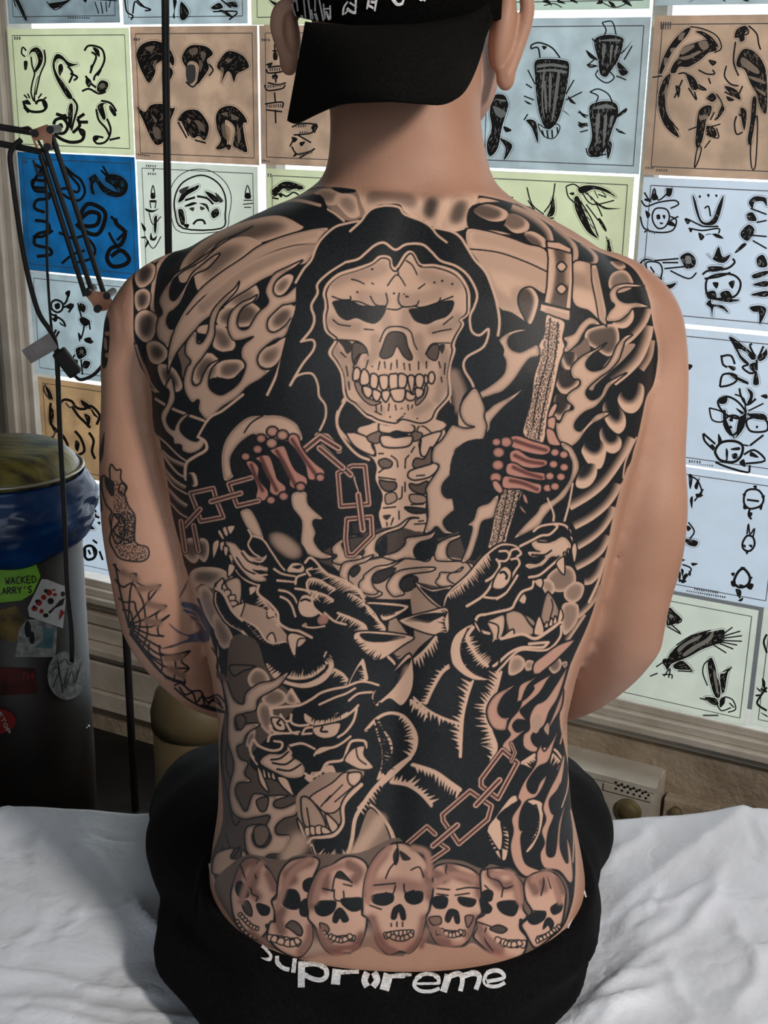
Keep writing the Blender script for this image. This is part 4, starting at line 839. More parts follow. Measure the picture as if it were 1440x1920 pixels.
TATTOO = '''
@ 0 0 1
f .93 : 250,515 250,552 250,605 252,640 265,670 283,715 293,765 298,815 310,877 317,925 323,964 337,1017 350,1070 366,1117 380,1150 392,1185 407,1235 419,1281 424,1327 418,1375 416,1448 427,1506 435,1538 424,1565 409,1594 397,1623 404,1652 417,1687 435,1718 449,1739 480,1760 512,1779 551,1790 600,1785 700,1750 800,1760 900,1770 977,1797 1004,1779 1051,1745 1070,1705 1078,1660 1078,1586 1070,1505 1067,1450 1059,1400 1050,1355 1053,1311 1067,1255 1077,1229 1110,1151 1138,1045 1152,962 1168,901 1193,829 1204,782 1212,745 1226,718 1232,670 1222,591 1218,565 1204,528 1178,496 1117,470 1065,443 999,401 959,380 895,366 850,372 790,374 680,368 665,360 598,350 540,372 420,420 330,455 280,480
# neck blocks
@ 540 340 3.4286
f 0.02 : 440,60 500,20 860,30 1010,60 1200,80 1215,120 1130,310 900,300 850,240 480,220
g .1 .62 50 : 480,45 600,40 840,65 850,120 830,225 740,170 640,148 540,165 490,215
g .15 .85 22 : 868,75 935,80 1005,95 975,190 945,285 890,255 835,235 855,150
g .15 .8 30 : 1060,95 1130,85 1200,105 1165,200 1135,305 1060,300 990,290 1030,180
g .2 .95 18 : 1212,118 1280,110 1400,150 1560,260 1700,330 1400,340 1150,300 1185,200
g .1 .7 60 : 1235,125 1320,125 1400,170 1410,215 1360,260 1280,255 1240,230
f .55 : 0,110 130,60 280,35 430,60 470,140 490,220 370,250 250,160 130,125
g .08 .6 40 : 165,85 210,50 270,48 330,65 345,90 300,115 310,150 250,150 180,120
g .08 .55 50 : 300,130 310,90 370,78 430,95 450,160 460,220 400,235 340,180
f .98 : 280,40 420,50 430,70 340,75
l 4 4 .12 : 0,140 90,125 200,155 290,200 360,255
f .97 : 0,150 90,140 190,170 270,215 330,260 250,300 90,300 40,270 0,250
g .05 .35 20 : 0,235 50,265 90,310 60,330 0,330
# upper left wing and scales
@ 240 340 4
f .96 : 300,480 500,420 760,330 1100,190 1440,100 1440,360 900,500 600,600 380,700 220,960 210,900 150,700
l 7 6 .2 : 190,1000 180,900 195,750 220,650 280,560 400,480 560,420 800,300 1060,180 1250,140 1440,180
g .1 .75 35 : 380,700 430,570 560,450 760,340 1000,270 1150,260 1280,320 1300,360 1060,440 800,520 600,640 420,760
g .1 .7 40 : 510,640 620,500 780,430 900,415 1000,460 980,500 800,620 640,760 540,830 500,740
g .25 .85 14 : 150,590 180,530 260,490 320,510 260,560 220,600 170,620
g .12 .88 18 0 2 : 45,720 70,640 150,600 210,640 190,740 120,800 70,790
g .12 .88 18 0 2 : 45,900 55,830 120,800 170,840 160,930 100,985 60,960
g .12 .85 20 0 2 : 45,1080 60,1000 130,960 220,1010 210,1120 180,1190 120,1210 60,1150
g .12 .85 18 : 140,1260 150,1210 220,1200 290,1260 290,1320 230,1370 170,1350
g .15 .85 18 : 225,1420 240,1370 340,1400 400,1500 400,1560 340,1580 270,1530
f .7 : 380,1240 540,1200 600,1400 640,1500 520,1600 420,1500 400,1380
g .15 .75 20 : 515,1130 560,1080 720,1090 800,1200 790,1260 720,1280 640,1240 640,1160
g .15 .8 18 : 670,1000 760,930 900,900 1000,980 920,1080 780,1090 680,1080
g .12 .7 25 : 720,940 780,850 900,790 960,780 980,860 900,930 780,950
g .15 .8 22 : 500,1360 580,1290 660,1310 690,1400 650,1490 560,1540 480,1480
g .12 .75 25 : 670,1420 700,1350 840,1340 870,1400 800,1470 690,1480
g .15 .8 22 : 1045,1080 1060,1020 1160,930 1250,940 1240,1030 1140,1120 1070,1120
g .2 .72 30 : 970,1330 990,1270 1100,1220 1180,1170 1170,1260 1110,1370 1040,1400 980,1370
g .12 .7 20 : 1090,830 1100,770 1190,700 1240,720 1190,820 1130,860
f .97 : 290,1040 330,970 400,1010 400,1080 340,1120
f .97 : 610,1490 680,1470 780,1480 870,1400 860,1480 780,1560 700,1600 640,1580
f .97 : 610,1250 680,1280 780,1270 780,1290 680,1330
# left long feathers
f .93 : 40,1200 100,1320 170,1500 300,1650 520,1740 560,1800 500,1920 220,1920 170,1540 90,1380
l 4 2 .3 : 60,1230 110,1380 190,1540 330,1660 540,1770
l 3 6 .25 : 160,1540 260,1620 420,1720 560,1800
g .2 .75 30 : 400,1780 540,1830 540,1900 480,1920 400,1860
@ 260 740 3.7895
f .95 : 100,0 300,40 500,180 420,300 360,440 330,560 340,720 340,860 420,900 500,1000 360,1260 290,1050 240,850 190,520 150,330
l 5 5 .25 : 120,30 220,90 340,140 480,190
l 3 3 .2 : 130,290 200,350 280,430 350,480
l 4 4 .3 : 150,390 210,480 280,560 360,600
e .3 -5 : 170,390 240,450 330,490
e .3 -5 : 190,520 260,600 340,650
l 3 3 .25 : 185,560 250,650 350,710
e .3 -5 : 215,660 290,740 350,780
l 3 3 .25 : 220,760 290,840 360,880
g .2 .8 20 : 290,1090 330,1030 400,1020 440,1080 420,1180 370,1190
g .2 .8 20 : 400,1080 440,1020 490,1040 500,1120 470,1190 420,1150
g .15 .85 50 : 360,1290 420,1230 560,1230 640,1270 700,1340 700,1440 400,1440
# right wing scales and feathers
@ 880 380 3.7895
f .95 : 20,20 300,0 450,80 700,240 900,340 1130,440 1230,560 1280,700 1290,800 1335,1000 1335,1150 1290,1290 1240,1440 1180,1700 1100,1900 800,1900 600,1500 700,900 700,420 500,300 200,200 0,190
p .12 .8 10 10 : 30,60 120,10 250,50 275,90 230,130 130,125
p .15 .7 9 40 : 250,160 280,80 350,90 420,140 420,190 370,215 310,210 250,160
p .15 .8 8 -20 : 390,220 450,205 530,250 550,300 520,320 430,280
e .2 -8 : 310,10 420,60 520,130 580,200 600,270
p .3 .95 9 10 : 600,170 700,240 760,300 775,380 740,440 720,320 620,270
p .3 .95 7 0 : 800,290 880,340 915,390 900,430 820,420 780,360
p .3 .8 6 80 : 1000,420 1080,420 1110,460 1060,475
g .2 .7 12 : 990,560 1020,500 1100,480 1150,530 1160,600 1060,640 1000,610
p .15 .75 9 60 : 1020,860 1000,800 1100,760 1160,760 1165,830 1120,885 1060,890
g .15 .82 12 : 820,950 850,900 960,870 1040,870 1065,960 1040,1060 980,1090 900,1040 840,1000
f .72 : 660,1080 780,1010 830,960 860,1040 820,1080 740,1160 720,1190 660,1170
p .15 .9 8 90 : 655,1100 700,1060 760,1080 740,1190 690,1190
p .2 .9 8 90 : 610,1260 660,1190 740,1200 780,1280 720,1350 650,1350
p .3 .9 8 90 : 600,1420 620,1360 700,1370 720,1440 660,1540 600,1520
e .18 8 : 1080,1040 1180,960 1260,860 1300,760
f .5 : 1040,1050 1110,1010 1180,1010 1100,1110 1000,1200 900,1290 880,1330 860,1300
e .12 11 : 1040,1300 1140,1220 1230,1120 1290,980 1310,880
e .35 8 : 1240,1200 1300,1100 1320,980
p .1 .96 16 80 : 1055,1390 1120,1290 1200,1280 1240,1310 1235,1400 1200,1470 1150,1497 1090,1470
p .1 .96 16 80 : 950,1440 1000,1400 1080,1470 1110,1530 1105,1600 1060,1642 1000,1600 960,1530
p .1 .96 14 80 : 925,1640 960,1590 1040,1640 1080,1690 1070,1750 1020,1782 960,1750
p .1 .92 14 80 : 800,1760 860,1680 960,1730 968,1800 930,1890 850,1860
@ 860 740 3.6
p .1 .96 14 80 : 830,370 900,270 980,330 990,400 960,450 920,464 860,430
p .1 .92 14 80 : 790,600 840,480 920,470 932,540 890,610 830,634
e .1 9 : 760,780 880,710 980,630 1060,530 1130,420 1190,300
e .1 8 : 790,910 900,850 1000,770 1070,680 1100,610
e .12 7 : 810,1045 900,990 980,920 1040,830 1060,760
e .12 7 : 800,1185 900,1130 980,1060 1030,960
e .15 7 : 850,1285 900,1275 960,1210 1000,1110
e .2 6 : 810,1510 880,1450 940,1370 970,1290
e .25 5 : 740,1670 800,1580 860,1490
l 3 3 .15 : 1200,290 1130,440 1110,560
l 3 5 .1 : 1100,600 1080,720 1050,820 1030,920 1010,1040 980,1150 940,1270 880,1400
# scythe blade
@ 240 340 4
m .06 .35 .12 10 2.6 : 1500,345 1250,385 1000,475 850,580 700,680 550,800 440,940 370,1060 330,1160 300,1300 300,1440 330,1360 370,1280 440,1190 510,1110 560,1055 700,950 800,870 900,810 1010,740 1130,685 1230,640 1330,620 1380,560 1440,450
l 2.4 : 440,1000 520,910 620,820 740,720 900,610 1080,530 1250,480 1400,470
S .45 7 7 : 560,950 700,830 880,690 1080,590 1250,530 1380,500
S .3 4 5 : 600,830 760,690 950,570 1150,470 1400,400
@ 880 380 3.7895
m .08 .25 .08 12 2.6 : -20,190 100,195 250,235 400,290 555,355 555,640 440,600 370,620 345,690 370,780 435,870 300,785 210,745 150,560 90,460 -10,330
s .35 8 9 : 160,640 300,720 340,640
s .3 8 8 : 60,250 250,290 400,350 540,400
s .3 16 14 : 100,400 300,440 540,540
l 2.4 : -10,328 200,352 400,420 555,492
m .1 .2 .1 8 2.6 : 735,430 865,440 870,560 900,700 920,830 850,770 735,705
s .5 10 12 : 735,540 870,570
s .4 8 8 : 860,450 870,560
F .08 0 2.6 : 865,440 905,440 940,600 975,760 975,880 920,830 900,700 870,560
s .4 3 5 : 890,480 930,700 950,840
p .08 .85 8 0 2.6 : 435,870 370,780 345,690 370,620 440,600 490,660 490,740
# handle
F .1 0 2.8 : 545,275 640,280 730,330 735,560 722,760 530,712 550,600 560,400
F .82 0 : 575,335 620,335 715,365 712,560 690,745 560,715 585,600 590,450
s .15 3 5 : 575,335 590,450 575,600 550,710
s .4 4 6 : 710,380 712,560
F .06 .15 2.6 : 550,275 640,280 725,325 722,360 640,335 552,318
g .45 .2 4 0 2.4 : 620,455 655,420 692,455 655,490
g .45 .2 4 0 2.4 : 618,613 655,578 692,613 655,650
F .05 0 2.8 : 505,715 720,765 712,840 498,770
s .3 4 5 : 560,770 690,810
F .12 0 : 548,795 685,845
f .06 0 2.6 : 545,800 600,810 680,850 665,960 680,1030 640,1150 610,1300 580,1430 560,1500 530,1700 450,1700 380,1640 400,1540 440,1380 460,1230 500,1100 490,1020 530,930
o 1.9 3.1 1 : 560,830 600,840 640,860 640,960 620,1100 590,1280 550,1450 500,1690 400,1640 430,1400 480,1230 510,1080 530,950
l 2 : 575,820 570,900 560,1000 555,1100 530,1200 500,1300 470,1450 450,1600
l 2 : 630,850 620,1000 600,1150 570,1250 550,1350 520,1500 490,1680
# right flame with long tongues
m .05 .45 .14 9 2.6 : 485,885 440,900 350,900 260,930 205,980 200,1040 250,1110 255,1170 230,1230 130,1310 0,1380 -80,1450 -130,1540 -120,1590 -60,1640 -50,1660 -120,1720 -160,1800 -60,1760 60,1700 140,1620 160,1550 250,1450 330,1380 395,1310 300,1370 180,1430 120,1480 60,1500 30,1470 60,1410 160,1370 240,1340 320,1260 380,1170 430,1110 490,1090 500,1050 480,1010 430,1030 360,1060 300,1040 275,990 300,940 380,915 460,905
m .05 .45 .14 9 2.6 : 1160,940 1110,945 1050,1010 1010,1100 960,1170 890,1195 845,1180 830,1140 870,1080 930,1040 975,995 900,1040 800,1090 730,1160 720,1210 740,1250 780,1260 780,1300 710,1350 690,1400 740,1460 680,1490 640,1560 610,1560 630,1680 700,1740 750,1720 790,1680 830,1620 880,1570 940,1540 1000,1490 910,1500 850,1560 790,1620 750,1600 760,1550 820,1490 900,1450 960,1380 1010,1300 1120,1210 1050,1240 970,1290 930,1370 870,1400 830,1360 850,1310 930,1240 1000,1190 1060,1120 1090,1040 1110,980
m .08 .4 .14 9 2.4 : 930,870 860,870 810,930 770,1000 700,1060 670,1050 690,1000 670,960 740,930 790,860 850,815 900,830
m .06 .4 .14 8 2.4 : 1245,590 1130,575 1040,590 995,640 1005,700 1030,730 990,780 975,840 1060,840 1130,790 1170,750 1280,742 1200,710 1110,710 1060,680 1050,630 1100,600 1180,600
# small flames upper left
@ 240 340 4
m .05 .4 .12 8 2.6 : 930,340 850,380 700,450 620,520 480,620 360,690 320,740 260,820 230,900 255,985 225,1030 210,1110 225,1180 270,1220 300,1250 330,1160 345,1115 310,1100 290,1050 310,990 350,960 400,900 450,780 500,700 600,650 690,545 640,560 560,620 480,690 440,760 400,830 350,890 320,880 315,820 340,740 420,670 560,590 700,470
f .98 : 315,800 345,880 330,895 312,860
m .05 .45 .14 9 2.6 : 835,750 800,800 720,870 640,960 610,1040 600,1120 560,1200 520,1210 510,1120 440,1200 430,1290 470,1350 440,1400 415,1500 430,1590 480,1660 530,1640 530,1720 600,1790 700,1700 820,1620 900,1540 1000,1480 1110,1380 1060,1410 1000,1400 970,1340 1000,1270 1100,1190 1180,1160 1240,1040 1300,985 1230,1020 1180,1080 1100,1130 1050,1110 1050,1040 1100,980 1160,930 1200,922 1270,898 1340,817 1375,747 1433,677 1527,630 1608,595 1637,542 1585,590 1468,618 1363,653 1293,747 1235,805 1180,850 1120,860 1090,820 1110,750 1180,690 1260,640 1310,590 1200,640 1100,690 1050,760 1030,830 1050,910 980,980 940,1040 900,1100 850,1110 820,1070 830,1000 870,940 940,900 970,850 920,880 850,910 780,970 750,1050 750,1120 790,1190 860,1190 940,1165 880,1210 850,1260 850,1320 880,1370 870,1430 830,1510 760,1570 690,1600 620,1560 605,1490 630,1400 700,1340 790,1280 700,1330 620,1370 570,1440 540,1510 500,1530 480,1490 500,1400 560,1320 620,1230 650,1150 655,1060 690,960 760,880 820,810
l 3 5 .08 : 1260,930 1240,1000 1200,1150 1160,1300 1110,1460 1045,1600
@ 260 740 3.7895
m .06 .4 .12 6 2.4 : 190,-60 215,-20 200,60 160,130 160,190 190,260 240,310 250,350 300,360 310,400 370,420 440,390 470,340 450,300 410,330 350,310 300,260 300,210 340,160 375,125 300,160 260,220 250,250 215,220 200,170 230,100 260,30 250,-60 230,-120
# reaper robe
@ 540 340 3.4286
f .97 : 45,820 60,640 150,500 200,370 300,285 470,245 560,160 640,145 720,150 760,205 930,290 1100,350 1160,430 1270,580 1330,740 1365,880 1350,1000 1390,1100 1300,1250 1150,1350 1100,1450 1000,1783 200,1783 0,1783 -100,1500 -60,1200 0,950
l 4.5 4 .1 : 400,320 470,255 510,200 560,168 640,155 715,168 750,212 860,255 920,295 960,345 1020,392
l 4.5 4 .1 : 50,650 100,565 150,505 182,425 220,365 300,295 380,270 455,255
l 4.5 5 .1 : 940,298 1050,322 1110,362 1155,432 1200,503 1270,583 1312,682 1342,782 1360,900 1350,990
l 4.5 4.5 .08 : 370,520 450,500 500,460 560,410 620,395 690,440 760,405 860,405 920,450 980,510 1080,545 1160,610 1215,720 1200,800 1170,870 1180,960 1230,990 1290,950 1260,1060 1150,1130 1130,1200 1180,1290 1200,1345
l 4 5 .1 : 370,520 260,590 190,660 190,720 150,800 170,880 150,950 85,1030 ; 85,1030 160,1020 165,1080 90,1180 15,1310
l 4 4 .1 : 15,1310 60,1250 150,1235 190,1300 200,1380 240,1440 240,1520 205,1600
l 5 5 .08 : 360,1400 315,1500 325,1600 380,1690 450,1760 520,1790
l 3 3 .1 : 1040,1390 1045,1480 1000,1620 960,1700
s .55 8 10 : 1060,1250 1100,1350 1110,1450
# ribs
@ 600 740 4.8
f .93 : 230,60 170,180 170,300 250,400 480,560 520,640 510,720 580,900 540,1050 580,1200 600,1400 900,1300 960,1180 960,900 1000,650 1100,400 1160,60
f .14 : 480,250 850,260 1120,310 1060,600 1000,780 950,1000 960,1180 900,1260 800,1400 620,1420 570,1200 550,1000 580,900 520,700 520,600 380,480 240,330
l 5 6 .08 : 225,55 165,170 160,290 250,400 380,500 480,560 525,650 515,760 575,890 570,1000 545,1080 575,1200
g .35 .08 6 0 2.4 : 330,330 380,270 530,245 545,300 520,330 420,380
g .35 .08 6 0 2.4 : 880,300 1000,200 1140,260 1100,320 1000,350 900,380
l 2.2 : 860,270 940,290 1010,350
g .3 .06 6 0 2.6 : 240,330 400,370 470,430 500,530 480,550 360,500 280,430
g .3 .06 6 0 2.6 : 920,380 1090,330 1050,430 1010,480 940,560 900,520 910,420
f .92 0 2.2 : 190,200 330,100 470,240 350,290 300,340 210,320
f .92 : 1040,120 1160,60 1150,230 1100,240 1010,200
f .7 0 2 : 430,370 540,330 550,400 510,440 440,420
f .7 0 2 : 840,330 920,350 900,400 840,420 820,370
g .3 .05 6 0 2.8 : 535,255 600,270 700,265 760,230 850,290 830,340 720,340 620,350 535,330
f .95 : 620,350 700,320 800,365 700,385
g .35 .06 7 0 2.8 : 545,370 620,365 680,385 820,370 830,420 790,465 680,480 580,470 545,430
f .75 0 2.4 : 525,600 590,575 650,610 630,655 560,660
f .75 0 2.4 : 840,600 870,570 930,580 960,540 1000,470 1000,620 900,665 840,650
f .8 0 2.4 : 535,770 600,780 680,790 680,850 600,870 550,830
f .8 0 2.4 : 810,800 880,810 970,780 950,890 860,880 810,840
f .5 0 2.2 : 590,900 670,880 690,950 600,985
f .5 0 2.2 : 810,900 940,910 950,970 830,975
f .9 0 2.2 : 775,1010 960,1030 960,1060 850,1070 780,1040
f .9 : 565,1090 640,1080 600,1130
g .3 .06 6 0 2.6 : 790,720 820,680 980,630 1040,610 1065,660 990,740 860,770 800,750
l 2.4 : 530,745 620,755 680,765 ; 530,700 580,660 ; 640,550 690,590 700,650 ; 770,580 800,545 ; 770,580 765,660 ; 820,520 850,470 ; 740,830 735,920 710,940 ; 765,790 765,870 ; 570,1020 680,1010 ; 820,990 930,985 ; 710,1050 712,1120 ; 850,1165 960,1160 ; 890,1140 930,1135 ; 660,1110 640,1170 ; 600,1150 605,1180
l 2.4 : 465,430 470,470 500,520 480,550 ; 905,400 890,450 910,550 ; 530,530 570,530 ; 870,730 940,725
s .5 3 6 : 700,800 700,1000 ; 790,800 790,900
f .8 : 740,1250 775,1245 760,1300 ; 870,1230 930,1240 900,1270 ; 600,1290 700,1290 690,1330 600,1340
# long sleeve flame beside the ribs
m .05 .4 .14 9 2.6 : 1400,-60 1300,30 1260,120 1270,200 1320,270 1390,290 1300,300 1230,280 1180,280 1100,400 1020,480 1010,600 1070,650 960,830 960,900 970,1100 940,1240 1000,1230 1050,1190 1120,1250 1220,1250 1150,1220 1110,1150 1150,1090 1280,980 1330,850 1440,650 1350,730 1300,800 1240,900 1150,930 1100,880 1110,800 1200,700 1290,620 1345,575 1260,600 1220,560 1240,480 1440,440 1500,300 1480,200 1480,100
@ 540 340 3.4286
# skull
f .06 0 0 : 245,770 235,720 260,660 330,600 440,565 540,530 590,490 650,495 665,550 700,560 760,470 800,465 850,540 950,545 1080,590 1150,690 1160,780 1150,850 1105,890 1120,920 1080,990 1060,1050 1065,1090 1040,1170 1030,1250 1040,1340 1030,1390 960,1470 930,1530 850,1560 740,1540 690,1560 590,1545 540,1520 500,1500 430,1430 370,1380 350,1240 310,1160 270,1100 310,1020 250,960 235,880 245,820
L 7 7 .06 : 245,770 235,720 260,660 330,600 440,565 540,530 590,490 650,495 665,550 700,560 760,470 800,465 850,540 950,545 1080,590 1150,690 1160,780 1150,850 1105,890 1120,920 1080,990 1060,1050 1065,1090 1040,1170 1030,1250 1040,1340 1030,1390 960,1470 930,1530 850,1560 740,1540 690,1560 590,1545 540,1520 500,1500 430,1430 370,1380 350,1240 310,1160 270,1100 310,1020 250,960 235,880 245,820
g .04 .13 10 0 2.6 : 252,770 245,720 270,665 340,610 450,575 545,535 600,495 650,505 660,555 700,575 765,480 800,470 850,548 950,555 1070,600 1140,690 1150,780 1145,850 1095,890 1112,920 1075,990 1050,1050 1055,1090 1035,1170 1022,1250 1030,1340 1020,1390 950,1470 920,1530 850,1555 740,1530 690,1555 590,1535 540,1510 500,1490 440,1430 380,1380 360,1240 320,1160 285,1100 320,1020 260,960 245,880 255,820
s .4 8 12 : 300,640 400,600 520,590 600,560
s .4 8 12 : 880,600 980,640 1080,660
s .35 10 9 : 480,740 620,760 ; 740,760 860,750 960,720
s .4 6 9 : 280,900 340,930 440,940
s .4 6 9 : 930,960 1050,930 1090,880
s .45 5 8 : 290,1050 340,1120 420,1160 420,1250
s .45 6 9 : 1000,1100 1010,1200 990,1320
s .35 6 9 : 620,860 640,930 ; 760,850 750,930
s .4 7 8 : 560,1010 560,1100 520,1150 ; 840,1010 850,1090 880,1150
s .35 5 7 : 480,1440 600,1480 ; 830,1480 900,1440
s .4 5 7 : 360,1170 380,1300 ; 1000,1280 960,1400
f .92 0 : 290,770 400,765 470,795 540,800 630,800 610,870 560,915 500,905 440,880 380,895 330,870 300,820
f .92 0 : 780,820 870,810 950,780 1060,765 1060,820 1020,870 950,895 890,920 820,900 790,860
l 2.4 : 285,740 340,760 400,760 400,740 ; 400,770 460,775 540,805 630,805 ; 530,740 560,790 610,805 ; 630,720 640,770 630,800 ; 640,820 700,825 740,805 ; 715,720 710,770 740,805 820,800 840,770 ; 810,800 860,810 960,780 980,750 ; 970,775 1060,740
f .85 0 2 : 590,1120 605,1070 640,985 690,965 750,985 770,1060 800,1130 780,1150 740,1120 700,1060 670,1120 620,1140
l 2.4 2 : 590,1030 620,960 660,935 740,938 790,970 810,1040 830,1080
l 2.4 2 : 290,890 330,920 400,930 ; 490,950 550,955 ; 1000,920 1060,870 ; 930,975 990,960 1050,950
l 2.6 2 : 300,1020 360,1020 450,1030 500,1070 515,1120 ; 885,1110 920,1050 980,1040 1040,1040
l 2.4 2 : 640,670 700,600 755,670 ; 705,560 710,600 ; 760,510 800,540 830,600 ; 840,540 860,545
l 2.4 2 : 410,630 450,640 490,660 ; 840,690 880,660 ; 540,655 550,660
d 4 : 445,712 540,565 760,740 940,650 990,640 1055,660 680,720
d 3 : 745,725 770,742 730,1460 748,1495 655,1515 830,1525 540,1190
f .8 0 2 : 420,1040 480,1050 510,1100 470,1110 430,1180 410,1120
f .9 0 : 325,1025 400,1030 410,1080 380,1110 350,1060
f .8 0 2 : 890,1110 930,1050 970,1060 960,1140 930,1150
f .9 : 970,1055 1010,1050 990,1110
f .6 0 2 : 430,1290 470,1300 480,1360 530,1400 600,1420 540,1440 480,1400 440,1340
f .6 0 2 : 880,1310 900,1330 880,1390 830,1440 820,1410 870,1370
g .3 .04 4 0 2.6 : 420,1220 440,1195 465,1215 460,1270 420,1280
g .3 .04 4 0 2.6 : 470,1230 490,1205 520,1240 520,1300 470,1310 462,1270
g .3 .04 4 0 2.6 : 530,1250 550,1235 580,1260 570,1330 530,1320
g .3 .04 4 0 2.6 : 585,1260 610,1245 645,1255 640,1330 600,1335
g .3 .04 4 0 2.6 : 650,1250 675,1238 705,1245 705,1330 655,1335
g .3 .04 4 0 2.6 : 710,1245 740,1238 765,1260 755,1320 712,1325
g .3 .04 4 0 2.6 : 770,1260 795,1245 815,1270 800,1360 780,1320
g .3 .04 4 0 2.6 : 820,1255 850,1240 875,1265 860,1325 825,1320
g .3 .04 4 0 2.6 : 880,1245 900,1260 895,1300 876,1290
g .3 .04 4 0 2.6 : 905,1240 930,1225 945,1260 930,1300 905,1290
g .35 .05 4 0 2.6 : 480,1320 520,1320 545,1350 520,1395 490,1370
g .35 .05 4 0 2.6 : 545,1340 580,1345 600,1370 575,1415 545,1390
g .35 .05 4 0 2.6 : 605,1350 650,1345 655,1375 630,1420 605,1390
g .35 .05 4 0 2.6 : 660,1340 740,1330 755,1350 740,1410 690,1415 665,1380
g .35 .05 4 0 2.6 : 765,1345 800,1370 820,1360 815,1400 780,1410 755,1390
g .35 .05 4 0 2.6 : 820,1330 870,1340 860,1380 825,1390
l 2.4 2 : 590,1160 580,1210 ; 620,1160 625,1200 ; 665,1170 660,1210 ; 700,1150 702,1200 ; 745,1170 750,1210 ; 780,1175 785,1215 ; 840,1160 840,1210 ; 890,1160 890,1200 ; 515,1150 500,1200 ; 970,1160 980,1200
l 2.4 2 : 565,1440 570,1480 ; 600,1440 600,1475 ; 650,1430 645,1475 ; 690,1440 695,1470 ; 770,1440 775,1470 ; 800,1440 795,1460
l 2.4 2 : 340,1100 370,1130 ; 375,1190 385,1250 ; 390,1290 395,1340 ; 1010,1170 1005,1240 ; 985,1260 990,1290 ; 420,1200 430,1150 460,1110 ; 510,1500 540,1510 ; 560,1480 600,1500 ; 700,1540 740,1510
@ 600 740 4.8
# flames over the ribs
f .85 : 0,1430 300,1280 560,1200 760,1200 1040,1290 1200,1250 1440,1140 1440,1500 1300,1700 1100,1824 400,1824 200,1600 0,1500
f .35 : 120,1500 400,1500 700,1450 1050,1450 1380,1520 1300,1700 1150,1740 850,1690 960,1824 380,1824 300,1700 200,1620
m .05 .42 .13 7 2.6 : 890,1110 800,1110 700,1180 560,1230 440,1290 390,1370 395,1420 370,1470 470,1470 600,1440 690,1410 760,1350 780,1290 870,1275 1000,1250 1050,1200 1010,1290 900,1330 860,1370 860,1400 880,1460 990,1470 960,1500 850,1480 740,1480 600,1540 480,1600 380,1680 350,1730 380,1800 480,1830 560,1790 480,1740 460,1670 490,1600 600,1550 750,1480 700,1500 560,1460 520,1420 500,1390 520,1310 600,1250 740,1200 810,1120
m .05 .42 .13 7 2.6 : 390,1275 300,1265 180,1310 110,1370 115,1430 150,1450 110,1500 180,1530 260,1500 370,1480 370,1440 260,1440 220,1400 200,1340 260,1290
m .05 .42 .13 7 2.4 : 480,1440 350,1485 220,1510 180,1580 180,1640 250,1690 260,1600 310,1540 420,1500
m .05 .42 .13 7 2.4 : 750,1480 620,1530 500,1550 400,1620 390,1650 350,1700 370,1770 460,1800 520,1780 480,1720 470,1650 520,1590 640,1550
m .05 .42 .13 8 2.6 : 1030,1555 850,1560 700,1590 620,1670 600,1740 650,1810 700,1815 760,1790 720,1730 730,1670 800,1620 1000,1590
m .05 .42 .13 7 2.6 : 1440,1110 1380,1150 1300,1240 1150,1290 1060,1340 1030,1400 1040,1480 1100,1500 1280,1500 1340,1530 1380,1600 1380,1530 1300,1500 1180,1480 1140,1420 1170,1330 1300,1260
m .05 .42 .13 6 2.4 : 1285,1550 1200,1600 1090,1600 1070,1640 1040,1690 1100,1730 1240,1720 1200,1700 1150,1660 1170,1610 1260,1590
f .93 0 2.4 : 850,1380 950,1330 1050,1300 1020,1440 930,1490 860,1460
f .93 : 500,1390 530,1330 600,1270 600,1430 540,1440
f .9 0 2 : 470,1650 520,1590 680,1560 600,1660 500,1700
f .9 0 2 : 720,1700 800,1630 880,1650 850,1740 760,1770
f .9 0 2 : 265,1590 340,1540 360,1580 300,1640
# chain between the hands
@ 600 740 4.8
C 9 : 160,705 185,1005 440,985 405,640 290,640
F .93 0 : 240,700 370,700 390,920 240,930
C 9 : 240,1120 230,1300 250,1440 300,1440 470,1270 460,1100
F .9 0 : 290,1160 440,1160 440,1240 300,1250
c 11 : 345,900 385,1215
l 3 2 .1 : 300,710 315,780 345,870
c 12 : -20,370 60,380 170,500
c 11 : 10,470 275,720
@ 260 740 3.7895
c 12 : 1180,390 1290,300 1420,380
c 11 : 1285,380 1450,520
# left cuff, arm and robe edge
l 5 4 .1 : 740,0 600,110 500,170 420,300
m .06 .45 .12 10 2.6 : 600,600 585,450 610,330 680,230 770,160 860,145 1000,145 1090,180 1140,230 1160,330 1000,330 830,290 740,330 680,400 655,470 680,570 640,610
l 2.6 : 750,270 800,200 880,150
l 5 6 .1 : 420,300 470,330 480,390 400,440 345,480 330,540 335,600
p .1 .95 6 0 : 340,600 350,560 400,560 420,640 380,650
m .05 .4 .12 8 2.6 : 1090,700 1190,690 1210,780 1310,880 1250,890 1240,920 1260,980 1250,1040 1300,1110 1380,1150 1300,1170 1190,1130 1150,1050 1155,900 1090,800
m .06 .45 .12 8 2.6 : 720,830 790,810 850,900 890,1030 800,990 750,920
g .93 .4 30 : 880,960 1000,950 1150,1050 1200,1160 1100,1200 950,1100
f .92 0 2.4 : 655,470 680,400 740,330 830,290 830,460 760,480 790,560 680,575
# left hand bones
g .5 .05 5 .6 2.6 : 760,480 810,470 855,520 855,600 920,680 915,740 860,760 830,730 840,660 800,560
g .5 .05 5 .6 2.6 : 825,450 900,425 940,450 970,540 990,600 1045,650 1040,690 980,720 930,690 930,620 900,530 860,480
g .5 .05 5 .6 2.6 : 935,390 1020,360 1050,390 1080,470 1120,540 1195,590 1190,650 1110,670 1070,640 1070,560 1020,480 950,420
